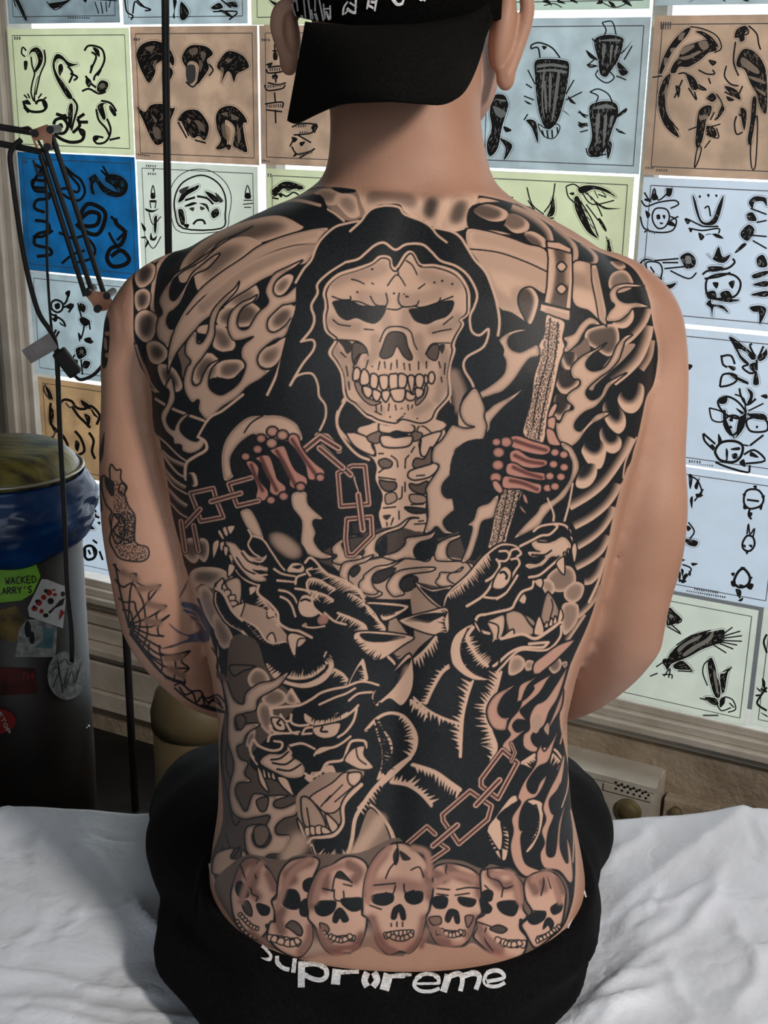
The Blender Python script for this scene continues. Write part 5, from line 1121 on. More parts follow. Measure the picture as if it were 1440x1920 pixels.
g .5 .05 5 .6 2.6 : 1060,330 1080,280 1130,290 1160,370 1200,430 1260,490 1320,540 1310,590 1230,610 1200,590 1180,500 1120,400
S .7 2 3 .9 : 800,500 830,580 880,680 ; 870,450 920,560 980,680 ; 980,400 1040,500 1110,640 ; 1090,320 1160,430 1260,570
b 9 : 760,440 940,750 1290,590
b 10 : 845,388 870,312 1150,655 1030,722
b 11.5 .45 : 945,345 950,262 1022,288
# left chain
C 9 : 368,700 530,665 555,760 600,870 440,900 400,780
F .93 0 : 400,720 520,705 560,840 450,850
c 9 : 800,590 640,635 700,790 850,755
c 10 : 515,760 725,700
c 10 : 435,815 325,935
c 9 : 300,900 330,1110
c 9 : 390,930 425,1110
# right sleeve and hand
@ 860 740 3.6
f .93 : 240,300 0,350 -60,600 60,1100 200,1010 420,640 560,560 640,700 560,760 400,1000 500,900 700,640 740,560 760,420
m .06 .45 .12 8 2.4 : 240,690 270,680 260,760 230,830 160,860 130,960 80,1100 20,1130 60,1020 90,900 60,880 100,840 130,760 200,730
m .08 .5 .15 9 2.6 : 690,320 760,350 805,430 815,500 780,580 720,690 640,760 580,830 540,890 430,950 370,970 440,880 520,800 560,740 640,700 700,640 750,560 760,450 700,360
l 3 4 .12 : 770,600 745,740 715,850 ; 600,700 640,800 640,850
f .12 : 300,640 420,640 390,760 345,900 310,1010 200,1030 220,930 240,800 285,700
o 1.9 3.1 1 : 300,640 410,640 385,760 330,900 300,1010 210,1020 230,930 250,800 290,700
l 2 : 300,640 250,780 220,930 195,1030 ; 420,640 395,740 345,900 320,1000 ; 330,650 300,800 265,980 ; 380,650 350,800 300,980
g .5 .08 4 .3 2.4 : 645,60 668,70 650,120 625,160 600,160 610,110
g .5 .08 4 .4 2.4 : 600,165 650,150 655,200 640,240 605,230
g .5 .08 4 .5 2.4 : 590,230 640,240 665,290 690,340 640,345 600,320
g .5 .06 5 .6 2.6 : 345,290 400,275 500,310 610,345 615,390 560,410 450,390 350,350
g .5 .06 5 .6 2.6 : 345,390 400,370 480,420 590,440 590,480 500,500 400,480 350,450
g .5 .06 5 .6 2.6 : 325,470 380,460 470,510 580,530 580,580 480,570 330,540
g .5 .06 5 .6 2.6 : 305,550 400,560 500,590 560,610 540,670 420,640 300,630
S .7 2 3 .9 : 380,310 480,345 590,375 ; 380,410 470,450 570,465 ; 370,490 460,530 560,560 ; 350,580 440,600 530,640
b 12 : 320,320 270,390 265,475 250,560
b 9 : 255,320 650,390 710,405 640,470 712,490 615,550 690,555 600,630 650,620
g .7 .06 5 .5 2.4 : 225,590 260,580 300,640 280,670 240,640
g .6 .06 4 .5 2.2 : 430,660 460,690 470,740 440,720
g .6 .06 4 .5 2.2 : 400,740 430,760 465,810 430,790
# ----- wolf on the left
@ 720 960 3.6
f .5 : 180,560 250,520 400,640 300,760 340,850 200,980 100,1000 30,850 60,700 200,860
@ 340 960 3.2727
f .96 : 280,170 340,90 400,100 440,150 520,200 580,300 640,360 700,330 760,280 830,300 950,380 1040,440 1120,530 1160,620 1240,700 1250,740 1100,900 1000,1060 700,1120 600,1050 500,920 440,830 360,730 260,640 215,570 205,480 260,520 320,640 360,650 460,770 540,820 650,800 700,880 760,760 600,660 560,560 480,520 450,450 380,400 320,300 300,220
g .25 .75 30 : 60,370 130,345 240,360 290,400 210,430 190,470 130,440 80,460
g .2 .6 20 0 0 : 105,470 150,450 190,500 200,560 240,650 240,720 200,720 150,640 120,560
g .3 .7 30 0 : 190,640 240,640 320,780 260,840 210,760
f .35 : 275,430 340,400 370,450 380,550 520,600 620,720 650,780 560,820 470,770 360,640 300,560
# muzzle
m .08 .5 .1 6 2.6 : 270,180 330,190 370,230 440,270 520,270 510,300 440,300 530,340 520,370 440,350 520,400 510,430 430,420 340,330 290,240
l 4 3 .08 : 380,240 430,290 490,305 520,270 ; 350,250 400,320 460,350 525,345 ; 320,260 370,340 430,385 525,385 ; 300,270 340,360 400,420 470,450
l 2.6 2.6 1 : 370,250 410,300 470,325 ; 340,280 390,350 450,380 ; 315,300 360,380 420,420
f .97 : 285,160 310,110 370,85 420,110 440,180 420,230 380,220 330,180
l 3.5 3 .08 : 410,110 430,150 410,200 440,250 480,275
l 3.5 3 .08 : 430,145 500,170 550,240 610,330 640,360
g .35 .06 4 0 2.4 : 220,120 240,110 265,160 250,170 ; 250,100 280,90 290,140 270,150 ; 280,90 320,80 330,95 300,140
g .35 .06 4 0 2.4 : 190,200 215,170 235,180 225,230 195,290 ; 235,190 265,180 260,230 240,240 ; 260,210 290,220 280,270 262,260 ; 290,320 330,330 320,370 285,400
g .35 .06 4 0 2.4 : 415,460 460,455 455,490 420,515 415,490 ; 530,590 580,610 570,640 530,650
g .3 .06 5 0 2.4 : 215,440 255,405 260,440 240,480 215,470 ; 250,450 290,440 310,500 270,510
g .6 .2 8 0 2.4 : 270,430 340,400 370,440 365,550 330,590 310,530 290,480
g .3 .08 4 0 2.2 : 265,480 300,480 300,510 270,520 ; 290,515 330,510 330,545 300,550 ; 300,545 345,550 335,580 305,575 ; 310,590 370,560 390,560 360,650 330,640
g .3 .08 5 0 2.4 : 650,770 680,740 770,770 740,800 710,820 700,900 670,850
g .5 .15 4 0 2.2 : 720,780 770,780 740,820 710,830
g .3 .1 4 0 2.2 : 525,770 560,740 580,800 545,800
l 6 6 .08 : 215,470 260,500 310,600 370,660 460,710 510,780 560,810 640,800
z 18 5 1 0 : 640,800 560,812 510,785 460,715 380,665
l 2.6 : 205,490 200,560 240,640 280,690 350,730 440,830 520,940 600,1030 700,1080 800,1080 900,1040 945,950 930,870 900,850
l 5 5 .08 : 215,500 215,560 255,640 300,690 370,730 450,820
z 10 4 1 0 : 215,500 215,560 255,640 300,690 370,730
l 5 5 .08 : 475,450 470,500 540,560 590,620 600,680 660,720 720,730 800,770
z 12 5 .08 1 : 600,700 570,620 520,560 480,520
l 4.5 3 .08 : 600,480 650,490 690,520 710,560 ; 610,520 650,540 680,580 700,640 730,690 800,710 880,700 ; 570,350 620,380 700,395 ; 590,420 700,430
f .97 : 640,690 720,640 740,700 700,720
g .3 .06 6 0 2.6 : 645,350 680,310 740,315 760,350 740,375 680,375 650,370
f .97 : 680,335 740,325 720,350
g .25 .05 8 0 2.6 : 715,560 740,510 790,510 810,560 850,620 800,650 740,640 715,600
l 3.5 : 735,545 760,535 790,545
g .4 .25 8 .6 : 835,660 860,630 900,640 895,680 850,690
d 6 .4 : 760,690 755,695
l 4.5 4 .08 : 760,310 790,280 830,310 880,370 950,400 1020,430 1090,490 1120,540
z 16 5 .08 1 .8 : 1130,520 1080,460 1000,430 920,390 860,340
l 4.5 4 .08 : 790,390 770,360 800,345 ; 700,440 710,400 760,380
l 4.5 4 .08 : 770,440 790,410 850,420 900,450 940,470 ; 770,440 780,480 830,490
z 12 5 .08 1 : 940,475 900,450 850,425 800,415
l 4.5 4 .08 : 800,520 820,495 880,510 930,540 ; 800,520 810,580 850,620 880,640
z 12 5 .08 1 : 930,545 890,510 830,500 805,540
l 4.5 4 .08 : 880,620 940,670 1010,690 ; 700,470 760,480 790,500 ; 960,620 1040,650 1120,690 1140,730
z 14 5 .08 1 : 1140,730 1110,690 1040,650 970,620
z 12 5 .08 1 : 1250,740 1200,640 1140,570 1080,520 1030,500
l 4 4 .08 : 1130,550 1160,620 1240,700 1245,740
# jaw mane
L 2.6 2.6 1 : 500,930 560,1020 640,1070 760,1090 870,1060 930,1000 945,930 920,860 890,850
f .08 : 520,930 570,1020 650,1060 760,1080 860,1050 920,990 935,930 905,860 870,870 880,930 820,980 740,1010 650,1000 580,960
z 20 6 1 0 : 930,990 870,1060 760,1090 640,1075 560,1040
f .97 : 560,900 640,960 720,960 800,930 880,860 860,900 800,960 700,990 600,980 530,920
z 16 5 1 3 : 900,860 860,930 780,980 700,990 620,980 540,920
f .93 : 600,1000 680,1020 790,1010 870,960 900,930 900,960 850,1010 760,1050 660,1040
z 14 5 .08 0 : 620,1010 700,1030 800,1015 880,960
# ears of the left wolf
f .08 0 2.6 : 1130,555 1200,550 1340,560 1400,580 1340,630 1240,670 1200,600
f .96 : 1150,565 1250,570 1370,585 1300,620 1240,630 1190,600
z 10 5 1 0 : 1180,600 1240,640 1320,625
f .08 0 2.6 : 1075,735 1200,730 1340,745 1430,770 1360,820 1220,910 1140,880 1060,790
f .96 : 1100,745 1250,750 1380,765 1300,790 1220,800 1130,790
s .3 8 8 : 1120,860 1240,860 1350,810
z 14 5 1 0 : 1060,790 1120,870 1180,900 1220,910
l 5 5 .08 : 1270,890 1310,930 1330,970
z 12 5 1 0 : 1290,880 1330,960
# ----- wolf on the right
@ 720 960 3.6
g .2 .65 12 : 1100,440 1180,370 1260,370 1295,430 1280,500 1200,540 1120,520
g .15 .55 12 : 1060,480 1100,450 1145,480 1150,540 1100,560
g .2 .6 12 : 1220,520 1290,470 1350,500 1330,580 1270,615 1220,580
g .2 .6 12 : 1200,640 1260,610 1310,630 1310,720 1260,800 1210,820
g .2 .55 14 : 850,1000 900,965 950,1000 940,1060 880,1100 840,1090
g .25 .6 10 : 950,1030 970,1000 1010,1010 1000,1060 960,1070
g .25 .75 10 : 1100,1020 1150,980 1195,1000 1190,1060 1140,1090
g .25 .7 8 : 1200,1020 1235,1010 1230,1060
f .96 : 400,640 440,540 560,440 680,290 780,225 860,215 920,240 1000,170 1030,110 1160,70 1240,100 1280,160 1300,240 1280,340 1200,300 1000,440 940,540 890,600 850,660 760,680 700,720 720,800 800,840 950,820 1060,840 1140,780 1195,750 1190,830 1130,910 1060,940 930,930 850,980 780,1080 700,1140 580,1130 480,1070 440,950 470,840 540,770 440,720
# ears
f .06 0 2.6 : 205,470 320,520 470,500 420,570 395,650 300,590
f .96 : 240,500 330,535 440,520 400,640 300,570
f .1 0 2.6 : 100,735 180,700 300,670 420,645 440,720 430,820 330,830 200,790
f .96 : 140,735 250,690 380,680 420,690 340,730 300,750 230,740
s .35 8 8 : 160,760 280,790 400,790
z 12 5 1 0 : 430,820 410,740 430,680
# inner mouth
f .55 0 2.4 : 810,690 900,670 1000,720 1050,780 1100,760 1000,830 860,850 820,780
f .3 0 2.4 : 820,690 880,665 930,680 990,760 1040,790 1000,830 900,790 
g .6 .35 8 0 2.4 : 820,690 880,665 940,690 980,750 1020,800 1000,830 860,830
g .7 .5 8 0 2.6 : 1055,720 1095,550 1130,560 1175,640 1180,700 1130,740 1090,760
l 2 : 1130,590 1140,640 1120,720
f .15 0 2.6 : 895,585 940,548 965,580 945,625 ; 1010,470 1060,445 1075,480 1055,515
f .12 0 2.6 : 1010,820 1045,700 1080,780 1070,830 ; 795,850 870,790 870,850
f .1 0 2.2 : 1080,780 1100,740 1115,775 ; 1110,770 1130,715 1145,760 ; 1140,755 1155,700 1170,745 ; 1170,745 1190,650 1210,700 1195,740
m .08 .3 .1 6 2.8 : 695,745 740,715 810,695 815,780 790,850 750,870 725,895 730,830
l 2.6 : 700,740 770,770 765,850
l 6 6 .08 : 790,855 860,840 940,825 1020,855 1100,810 1190,745
l 2.4 : 770,880 900,845 940,845 1030,875 1110,830 1190,760
l 4 4 .08 : 400,630 440,540 560,440 640,340 690,290 780,225 860,220 910,240
l 2.6 : 395,640 425,545 555,425 640,325 690,275 780,212 870,212 920,238
z 16 5 .08 0 : 700,290 640,350 560,450 430,560
l 4 4 .08 : 780,265 830,265 845,300 820,330 780,330 ; 850,290 860,260 900,250 925,280 900,300 ; 860,320 900,315 915,350 890,390 860,440
l 4.5 5 .08 : 760,320 780,350 770,390 730,440 690,465 ; 735,470 700,530 650,580 560,635
l 4.5 3 .08 : 900,430 870,480 820,550 760,590 ; 680,575 760,580 830,540
g .3 .05 8 0 2.8 : 740,460 780,390 820,365 860,400 850,470 800,520 735,515
l 4 : 785,410 810,405 830,430 825,450
l 4.5 4 .08 : 920,230 1000,190 1060,160 1120,150 1170,100 1150,85
l 4 4 .08 : 1010,130 1060,95 1160,80 1220,90 1250,120
m .08 .3 .1 6 0 : 1000,210 1060,190 1140,200 1200,170 1240,190 1260,240 1200,300 1130,300 1080,350 1020,390 960,370 970,350 1040,350 1090,300 1000,300 975,270 1060,270 1020,250
l 3.5 3 1 : 1040,200 1120,200 1180,150 ; 1000,290 1080,290 1130,260 ; 990,390 1090,360 1180,300
l 4.5 4 .08 : 980,440 1050,425 1130,360 1200,300
f .12 0 2.4 : 1160,350 1210,300 1220,340 1215,425 ; 1265,250 1290,205 1305,260 1285,350 ; 1210,280 1225,270 1230,310 ; 1235,260 1250,250 1250,295 ; 1245,110 1265,120 1270,170 ; 1250,160 1275,170 1275,210
l 5 5 .08 : 1010,470 1000,510 930,540 890,600 860,650 760,675 700,690 640,700 620,740 650,800 710,820
l 2.4 : 1020,480 1005,525 940,550 900,610 865,665 770,690 690,705 670,740 690,780
l 5 5 .08 : 1110,880 1080,910 1040,915 930,915 850,950 780,1010 740,1040 ; 980,890 1100,880
l 4 4 .08 : 1195,770 1190,840 1130,915 1060,935 930,930 860,975 800,1040 740,1100
L 2.8 2.8 1 : 445,950 470,840 560,770 620,740 700,900 780,1000 700,1140 580,1130 480,1070
f .08 : 450,950 475,845 540,785 600,760 560,800 530,900 540,1000 600,1080 700,1130 580,1125 485,1065
z 22 6 1 0 .1 : 560,790 515,900 530,1010 600,1090 700,1130
f .96 : 560,800 600,860 620,960 720,1040 690,1080 600,1070 540,980 530,880
l 7 5 .08 : 600,780 560,850 600,930 650,1000 700,1040
z 14 5 .08 0 .1 : 570,850 600,930 650,1000 700,1040
z 10 5 .08 0 .1 : 700,1040 650,1000 600,930 570,850
@ 380 1200 3.4286
f .96 : 440,440 620,420 700,380 920,300 1000,270 1140,290 1200,200 1330,80 1360,200 1340,380 1440,450 1440,1500 1300,1480 1200,1300 1080,1060 1000,1220 960,1380 880,1440 780,1400 700,1310 900,1200 960,900 1020,680 900,760 760,840 620,720 560,860 340,800 320,640 460,600 430,500
@ 720 960 3.6
# necks
f .93 : 340,830 430,830 450,1000 560,1110 700,1140 790,1090 770,1300 740,1656 200,1656 200,1280 180,1000
l 5 5 .08 : 200,1000 280,930 350,845
z 14 7 .08 3 .6 : 350,845 280,930 200,1010
l 4 4 .08 : 435,1035 380,1090 320,1200 280,1290
z 12 7 .08 3 -.3 : 290,1290 330,1200 390,1095 440,1050
l 4 6 .08 : 600,1140 560,1260 530,1400 515,1650
z 16 8 .08 3 .3 : 515,1600 520,1440 550,1290 590,1150
l 3 6 .08 : 200,1250 300,1340 420,1400 515,1430
z 12 9 .08 0 -.5 : 515,1430 420,1395 300,1330 200,1250
l 5 3 .08 : 790,1080 760,1200 720,1290
z 16 7 .08 2 .3 : 700,1300 740,1220 780,1090
@ 720 1200 3.6
l 6 4 .08 : 700,440 720,600 760,720 720,820
z 18 7 .08 3 .2 : 730,800 750,720 710,600 695,440
f .93 : 220,830 400,900 500,1000 420,1060 330,1110 300,1020 180,960 60,960 80,900
l 7 9 .08 : 190,840 340,890 440,960 510,1010
z 14 8 .08 3 -.5 : 500,1020 420,950 320,890 200,850
l 7 5 .08 : 50,960 160,980 250,1040 320,1120
z 14 8 .08 3 .4 : 50,960 160,970 250,1030 325,1110
# fur patches lower right
f .1 : 700,1290 760,1190 860,1060 910,1070 860,1110 800,1150 760,1200 800,1240 840,1320 820,1480 760,1440
z 22 7 1 2 .3 : 860,1110 790,1200 800,1330 780,1420 700,1300
l 5 4 .1 : 930,830 1020,770 1060,740 1150,740 1200,800
z 14 6 .1 1 -.3 : 1200,830 1130,760 1040,770 940,840
f .08 : 960,1080 1020,1080 1070,1110 1070,1200 1050,1300 1000,1400 960,1430 1000,1340 1030,1280 1040,1150
z 14 6 1 1 : 960,1420 1030,1320 1050,1200 1030,1110
# pink flames right side
m .06 .5 .12 6 2.6 .35 : 965,240 880,300 760,360 700,440 695,520 740,600 820,610 840,540 860,520 800,520 770,470 800,390 860,330
m .06 .45 .12 5 2.6 .35 : 1130,230 1010,300 1010,330 960,390 900,420 900,380 920,300 1020,250 1100,190 1180,120 1290,0 1180,30 1080,100 1010,160 1010,230 1060,230 1000,280 960,330 920,440 900,480 850,540 830,600 850,640 800,700 800,750 860,760 860,700 900,660 960,600 900,620 870,580 900,540 960,540 920,480 960,440 1050,360 1100,280
m .06 .45 .12 5 2.6 .3 : 1240,180 1160,300 1090,400 1020,440 980,520 980,600 940,640 940,720 1000,760 1060,740 1010,700 1000,640 1080,580 1120,480 1180,380
m .06 .45 .12 5 2.6 .3 : 1210,330 1150,480 1100,600 1060,700 1030,760 1020,840 940,960 900,1060 920,1100 860,1200 870,1290 850,1400 880,1520 960,1600 1060,1560 960,1510 930,1400 930,1310 970,1280 920,1280 920,1180 960,1090 1030,1060 1080,980 1100,910 1050,960 1020,1030 980,1020 970,960 1040,860 1110,820 1150,700 1180,600 1120,700 1080,750 1070,680 1140,560 1200,450
m .06 .45 .12 5 2.6 .25 : 1220,760 1170,900 1110,1020 1070,1130 1090,1210 1060,1290 1080,1370 1050,1450 1080,1540 1180,1560 1250,1640 1280,1600 1260,1400 1230,1340 1240,1500 1210,1460 1190,1380 1200,1240 1230,1100 1180,1220 1160,1400 1140,1460 1100,1440 1110,1300 1150,1190 1130,1160 1120,1080 1190,980
l 2.6 2 .15 : 1250,850 1240,1000 1200,1130 ; 1260,1150 1280,1300 1275,1500 ; 1240,400 1220,560 1190,700
s .1 4 4 : 1230,800 1200,950
f .4 : 1000,540 1040,500 1070,540 1040,620 1010,620 ; 1080,600 1110,560 1110,640
# lower right chain
C 9.5 : 800,745 900,830 770,1070 655,985 655,940
F .95 0 : 790,830 850,860 760,1000 700,960
C 9.5 : 580,1020 725,1120 700,1210 505,1375 400,1220 395,1180
F .95 0 : 590,1080 680,1110 520,1290 440,1230
c 9 : 150,1380 290,1260 345,1310
c 9 : 300,1500 430,1410 370,1370
c 10.5 : 780,945 620,1115
c 10.5 : 495,1250 330,1390
c 6 : 860,700 885,760 860,820
# ----- wolf at the bottom
@ 380 1200 3.4286
f .82 : 180,0 340,0 420,200 600,400 440,600 300,800 600,1000 620,1300 400,1400 60,1450 130,1150 110,700 150,400
g .2 .7 14 : 290,240 340,180 400,200 430,260 380,310 310,300
g .2 .7 12 : 380,380 450,310 530,340 530,400 440,430
g .25 .7 12 : 535,400 560,320 610,410
g .25 .7 14 : 350,460 380,400 450,440 440,600 380,560
g .25 .7 12 : 300,600 340,580 320,680 280,680
m .12 .5 .22 8 2.4 : 90,0 110,100 90,180 150,260 200,380 260,410 280,340 360,280 450,260 500,230 555,205 500,290 440,330 360,380 340,450 270,470 210,500 220,580 280,540 370,540 290,600 260,660 220,690 240,760 290,790 270,860 310,910 230,920 210,980 240,1050 280,1100 320,1000 370,990 420,1000 550,1000 470,1030 460,1070 520,1080 620,1040 600,1120 520,1150 470,1200 480,1250 560,1260 540,1330 500,1370 430,1380 370,1410 290,1370 270,1270 290,1200 380,1190 320,1250 340,1320 400,1330 440,1270 410,1200 430,1130 340,1140 260,1150 190,1100 170,960 200,800 160,640 160,450 130,300 100,200
f .8 0 2.2 : 210,500 250,480 280,520 240,580 ; 170,170 230,160 340,170 260,200 200,230
f .8 0 2.2 : 345,1030 420,1010 410,1090 370,1100
f .75 0 2.2 : 330,1210 400,1190 430,1250 390,1320 340,1310
l 2.4 : 60,50 110,150 130,300 160,500 ; 130,560 120,760 150,950 200,1180 240,1160 ; 150,1250 180,1340 240,1330 ; 160,640 150,800 180,900 ; 130,1330 110,1390 150,1400 ; 240,1340 180,1430 240,1440
m .15 .5 .2 5 2.2 : 60,1450 80,1380 130,1350 200,1340 180,1400 240,1400 260,1350 330,1460 260,1500 80,1509
# neck stripes around
l 5 5 .08 : 850,190 900,220 940,270
z 12 6 .08 2 : 940,280 900,215 850,190
f .08 0 2.6 : 930,290 1025,115 1060,200 1065,260 1000,270
f .96 : 945,285 1015,160 1035,260 
z 10 5 .08 0 : 1050,260 1045,180
l 6 5 .08 : 1340,390 1440,470 ; 570,320 620,400
z 12 7 .08 0 -.3 : 1440,480 1340,400
# ear
f .08 0 2.8 : 1085,350 1200,230 1325,85 1358,200 1345,330 1280,425 1200,380 1120,430
f .96 : 1110,330 1320,120 1330,160 1260,270 1200,340 1120,400
s .35 7 8 : 1330,200 1290,320 1240,380
z 14 6 1 0 : 1240,420 1180,400 1130,400 1090,380
# brow and head lines
l 5 4 .08 : 430,440 520,430 620,420 700,380 760,340 840,315 920,300 1000,270 1060,270 1130,290
z 18 7 1 0 : 1130,300 1000,285 920,310 820,340 740,370 640,430
l 4 4 .08 : 940,390 1000,345 1090,335 ; 750,415 850,370 920,345 980,310
l 4.5 4.5 .08 : 440,440 440,480 500,500 ; 500,480 530,520 560,520 ; 570,480 570,530 620,550 680,545 ; 660,480 670,520 740,545 820,530 880,500 930,470
l 5 4 .08 : 820,520 900,500 960,460 1000,420 ; 990,440 970,520 920,590 870,625
f .08 : 665,480 720,510 800,510 870,465 850,500 760,545 690,540
z 10 5 1 0 : 880,465 800,500 700,505
g .35 .1 6 0 2.6 : 705,565 760,550 880,530 880,580 850,620 780,635 720,610
l 3.5 : 770,560 760,585 800,590
g .4 .1 5 0 2.4 : 440,505 490,500 525,530 530,580 470,575
l 3.5 : 495,515 480,535 500,550
l 4 4 .08 : 640,605 660,570 705,560 ; 640,605 700,600
l 4.5 4 .08 : 540,540 570,590 610,605 ; 430,550 460,590 540,600 620,590
l 5 4 .08 : 420,650 440,610 520,600 ; 330,640 360,680 440,710 500,700 510,660 460,650
l 5 4 .08 : 560,680 640,665 720,700 ; 720,740 760,700 840,690 900,660 950,620
z 14 5 1 0 : 950,640 880,690 780,710 720,740
f .08 : 720,740 740,705 840,690 800,710
m .08 .35 .12 7 2.4 : 375,800 380,760 430,730 500,730 540,700 540,670 580,720 580,750 630,780 660,830 640,880 560,890 480,860
l 3.4 3 1 : 440,770 500,760 550,720 ; 450,790 530,800 590,760 ; 480,830 560,840 630,800
f .12 0 2.4 : 350,820 370,830 400,900 425,980 370,920 ; 480,880 540,890 570,950 585,1005 510,940 ; 650,880 700,860 720,930 670,910 ; 775,820 840,805 865,890 800,870 ; 385,830 400,835 410,890 390,880 ; 415,845 430,850 440,890 420,885 ; 445,850 460,860 470,900 445,890
l 3.4 3 .08 : 310,680 310,740 350,800 ; 320,640 300,700 330,760
l 5 5 .08 : 660,860 700,880 760,850 800,790 900,770 930,700 960,650 1040,650 1050,690
z 14 5 .08 0 : 790,790 760,840 700,850
# tongue and mouth
f .5 0 0 : 600,1020 650,950 780,860 900,850 960,830 1040,850 980,950 900,1030 880,1180 700,1250 620,1150
f .15 .2 2.4 : 690,1010 830,920 920,850 1020,900 940,1000 860,1100 790,1110 730,1060
l 2.4 2 : 790,1040 900,930 ; 850,1040 980,930 ; 760,1070 820,1000
g .6 .4 8 0 2.6 : 630,1040 650,1005 700,1030 760,1110 790,1180 780,1220 660,1200
l 2.4 : 670,1080 690,1200
f .15 0 2.6 : 790,1115 870,1190 840,1240 810,1200 ; 605,1150 640,1190 670,1280 640,1260
f .1 0 2.2 : 655,1210 690,1205 690,1250 665,1260 ; 690,1200 725,1205 725,1250 695,1250 ; 725,1200 765,1195 765,1245 730,1250 ; 765,1200 800,1210 830,1245 770,1245
m .08 .3 .1 5 2.6 : 910,770 960,700 1040,680 1040,740 1100,820 1020,835 940,800
l 2.4 : 985,690 1000,760 1050,800
g .5 .1 6 0 2.4 : 935,860 1010,850 1020,890 980,940 940,920
l 7 7 .08 : 680,1300 700,1270 780,1265 850,1250 900,1180 900,1080 930,1020 1020,930
l 2.6 : 670,1290 700,1260 790,1250 850,1230 890,1170 885,1080 920,1000 1010,910
l 6 8 .08 : 700,1320 730,1390 800,1425 880,1420 930,1380 960,1280 980,1150 1030,1060 1100,960 1220,840 1330,760
z 20 6 .08 0 .2 : 740,1390 820,1430 900,1425 960,1380
l 2.6 : 700,1330 730,1400 800,1440 890,1430 950,1380 980,1290 1000,1160 1050,1070 1130,970 1240,860 1360,770 1390,650 1370,560 1300,480 1200,460 1120,490 1050,580
l 6 6 .08 : 1050,580 1120,505 1200,470 1290,490 1355,570 1375,650 1345,740 1250,840 1150,930
z 16 7 .08 0 .1 : 1340,740 1370,650 1340,550 1270,480
f .1 : 1100,520 1130,510 1160,570 1210,640 1220,720 1180,800 1190,850 1120,900 1150,800 1150,700 1130,640
z 22 7 1 2 .2 : 1110,520 1140,620 1160,740 1150,860
z 22 7 1 2 .2 : 1180,860 1210,760 1190,650 1130,540
z 16 7 .08 0 .2 : 1140,920 1060,1000 990,1080
# stripes on chest
l 5 7 .08 : 1080,1060 1150,1130 1200,1220 1210,1310
z 18 8 .08 0 -.3 : 1250,1310 1220,1220 1160,1130 1090,1060
f .6 0 2.4 : 1070,1080 1150,1150 1200,1250 1200,1320 1080,1400 960,1400 1000,1250
S .3 8 9 : 960,1400 1080,1250 1140,1160
S .35 12 14 : 560,1390 600,1330 620,1300
# ----- row of skulls
@ 740 1560 3.7895
f .75 : 0,700 200,600 270,240 450,200 620,260 700,230 900,320 940,320 1080,260 1200,330 1240,480 1180,680 1050,780 900,890 700,880 560,790 480,820 330,810 200,780
@ 380 1560 3.7895
f .75 : 80,380 200,230 330,160 560,200 700,160 1100,150 1440,80 1440,860 1300,880 1200,780 1130,800 960,900 800,900 680,900 500,830 330,750 200,620
S .4 40 12 : 780,880 900,890 ; 1120,800 1200,830
g .5 .06 8 .16 2.8 : 200,430 230,330 270,230 330,185 400,200 470,270 525,370 525,440 490,490 510,560 500,650 450,660 460,700 400,760 340,740 260,680 220,600 205,520
s .55 6 7 .5 : 240,350 290,240 350,210 ; 470,300 510,400 ; 380,220 370,330 350,400 390,460
f .93 0 2 : 235,380 270,350 320,420 320,460 270,465 240,430
f .93 0 2 : 385,510 430,515 475,540 465,585 420,590 390,550
f .85 0 2 : 280,510 320,490 350,550 345,600 300,570
t 7 7 .05 : 250,585 290,630 340,680 395,700
t 7 6 .05 : 385,745 330,720 280,670 250,620
l 2.4 : 345,400 350,440 390,460 380,490 ; 390,210 370,280 380,330 ; 270,240 330,400
g .5 .06 8 .16 2.8 : 530,400 550,290 620,205 720,180 800,180 830,220 780,340 750,480 760,600 780,700 770,800 700,885 640,890 560,850 500,800 460,740 480,640 520,640 510,560 490,490 525,470
s .6 7 8 .5 : 600,300 680,240 760,210 ; 560,560 540,620 560,700 ; 640,340 600,360
s .5 6 7 .5 : 700,850 760,760 770,680
f .95 0 2.2 : 560,430 600,410 660,415 690,470 680,540 620,545 570,510
f .92 0 2.2 : 720,350 780,330 770,420 720,410
f .92 0 2.2 : 700,500 740,480 750,590 700,590 690,540
f .8 0 2.2 : 590,670 630,630 680,650 710,700 690,740 620,690
t 12 6 .05 : 700,770 620,755 540,740 460,730
t 12 5 .05 : 480,770 560,800 640,815 700,780
g .5 .06 9 .16 2.8 : 750,560 745,480 770,380 830,270 920,230 1000,180 1080,175 1150,210 1175,270 1150,350 1140,470 1130,560 1165,600 1160,690 1120,800 1060,860 1010,860 960,880 900,860 840,790 800,680 750,620
s .6 7 8 .5 : 780,520 790,400 850,290 ; 870,300 870,400 ; 1040,230 1110,280 1080,340
s .6 6 8 .5 : 830,720 880,820 960,850 ; 1090,830 1130,740
f .9 0 : 940,320 980,275 1050,350 1000,340
f .95 0 2.4 : 800,530 830,495 900,490 945,500 930,560 870,595 815,580
f .95 0 2.4 : 985,480 1060,470 1130,475 1120,545 1060,560 1000,520
f .92 0 2 : 925,630 940,570 975,540 1010,570 1035,625 1000,640 975,610 950,645
f .6 .4 2 : 830,650 880,660 900,700 860,730
t 10 8 .05 : 1085,740 1040,735 980,740 900,745 870,700
t 9 6 .05 : 890,750 940,775 1000,785 1070,745
l 2.4 : 935,410 940,480 1000,485 1000,420 ; 850,400 930,420 ; 1000,370 1060,385 ; 920,420 940,320 980,280 1060,360
g .55 .05 10 .14 3 : 1135,560 1140,440 1170,280 1240,160 1320,95 1391,75 1460,90 1560,170 1612,260 1635,380 1620,480 1612,560 1590,600 1560,720 1530,800 1470,860 1400,850 1320,870 1240,790 1220,700 1180,620 1135,590
s .6 7 8 .5 : 1160,440 1200,270 1280,160 ; 1600,300 1615,450
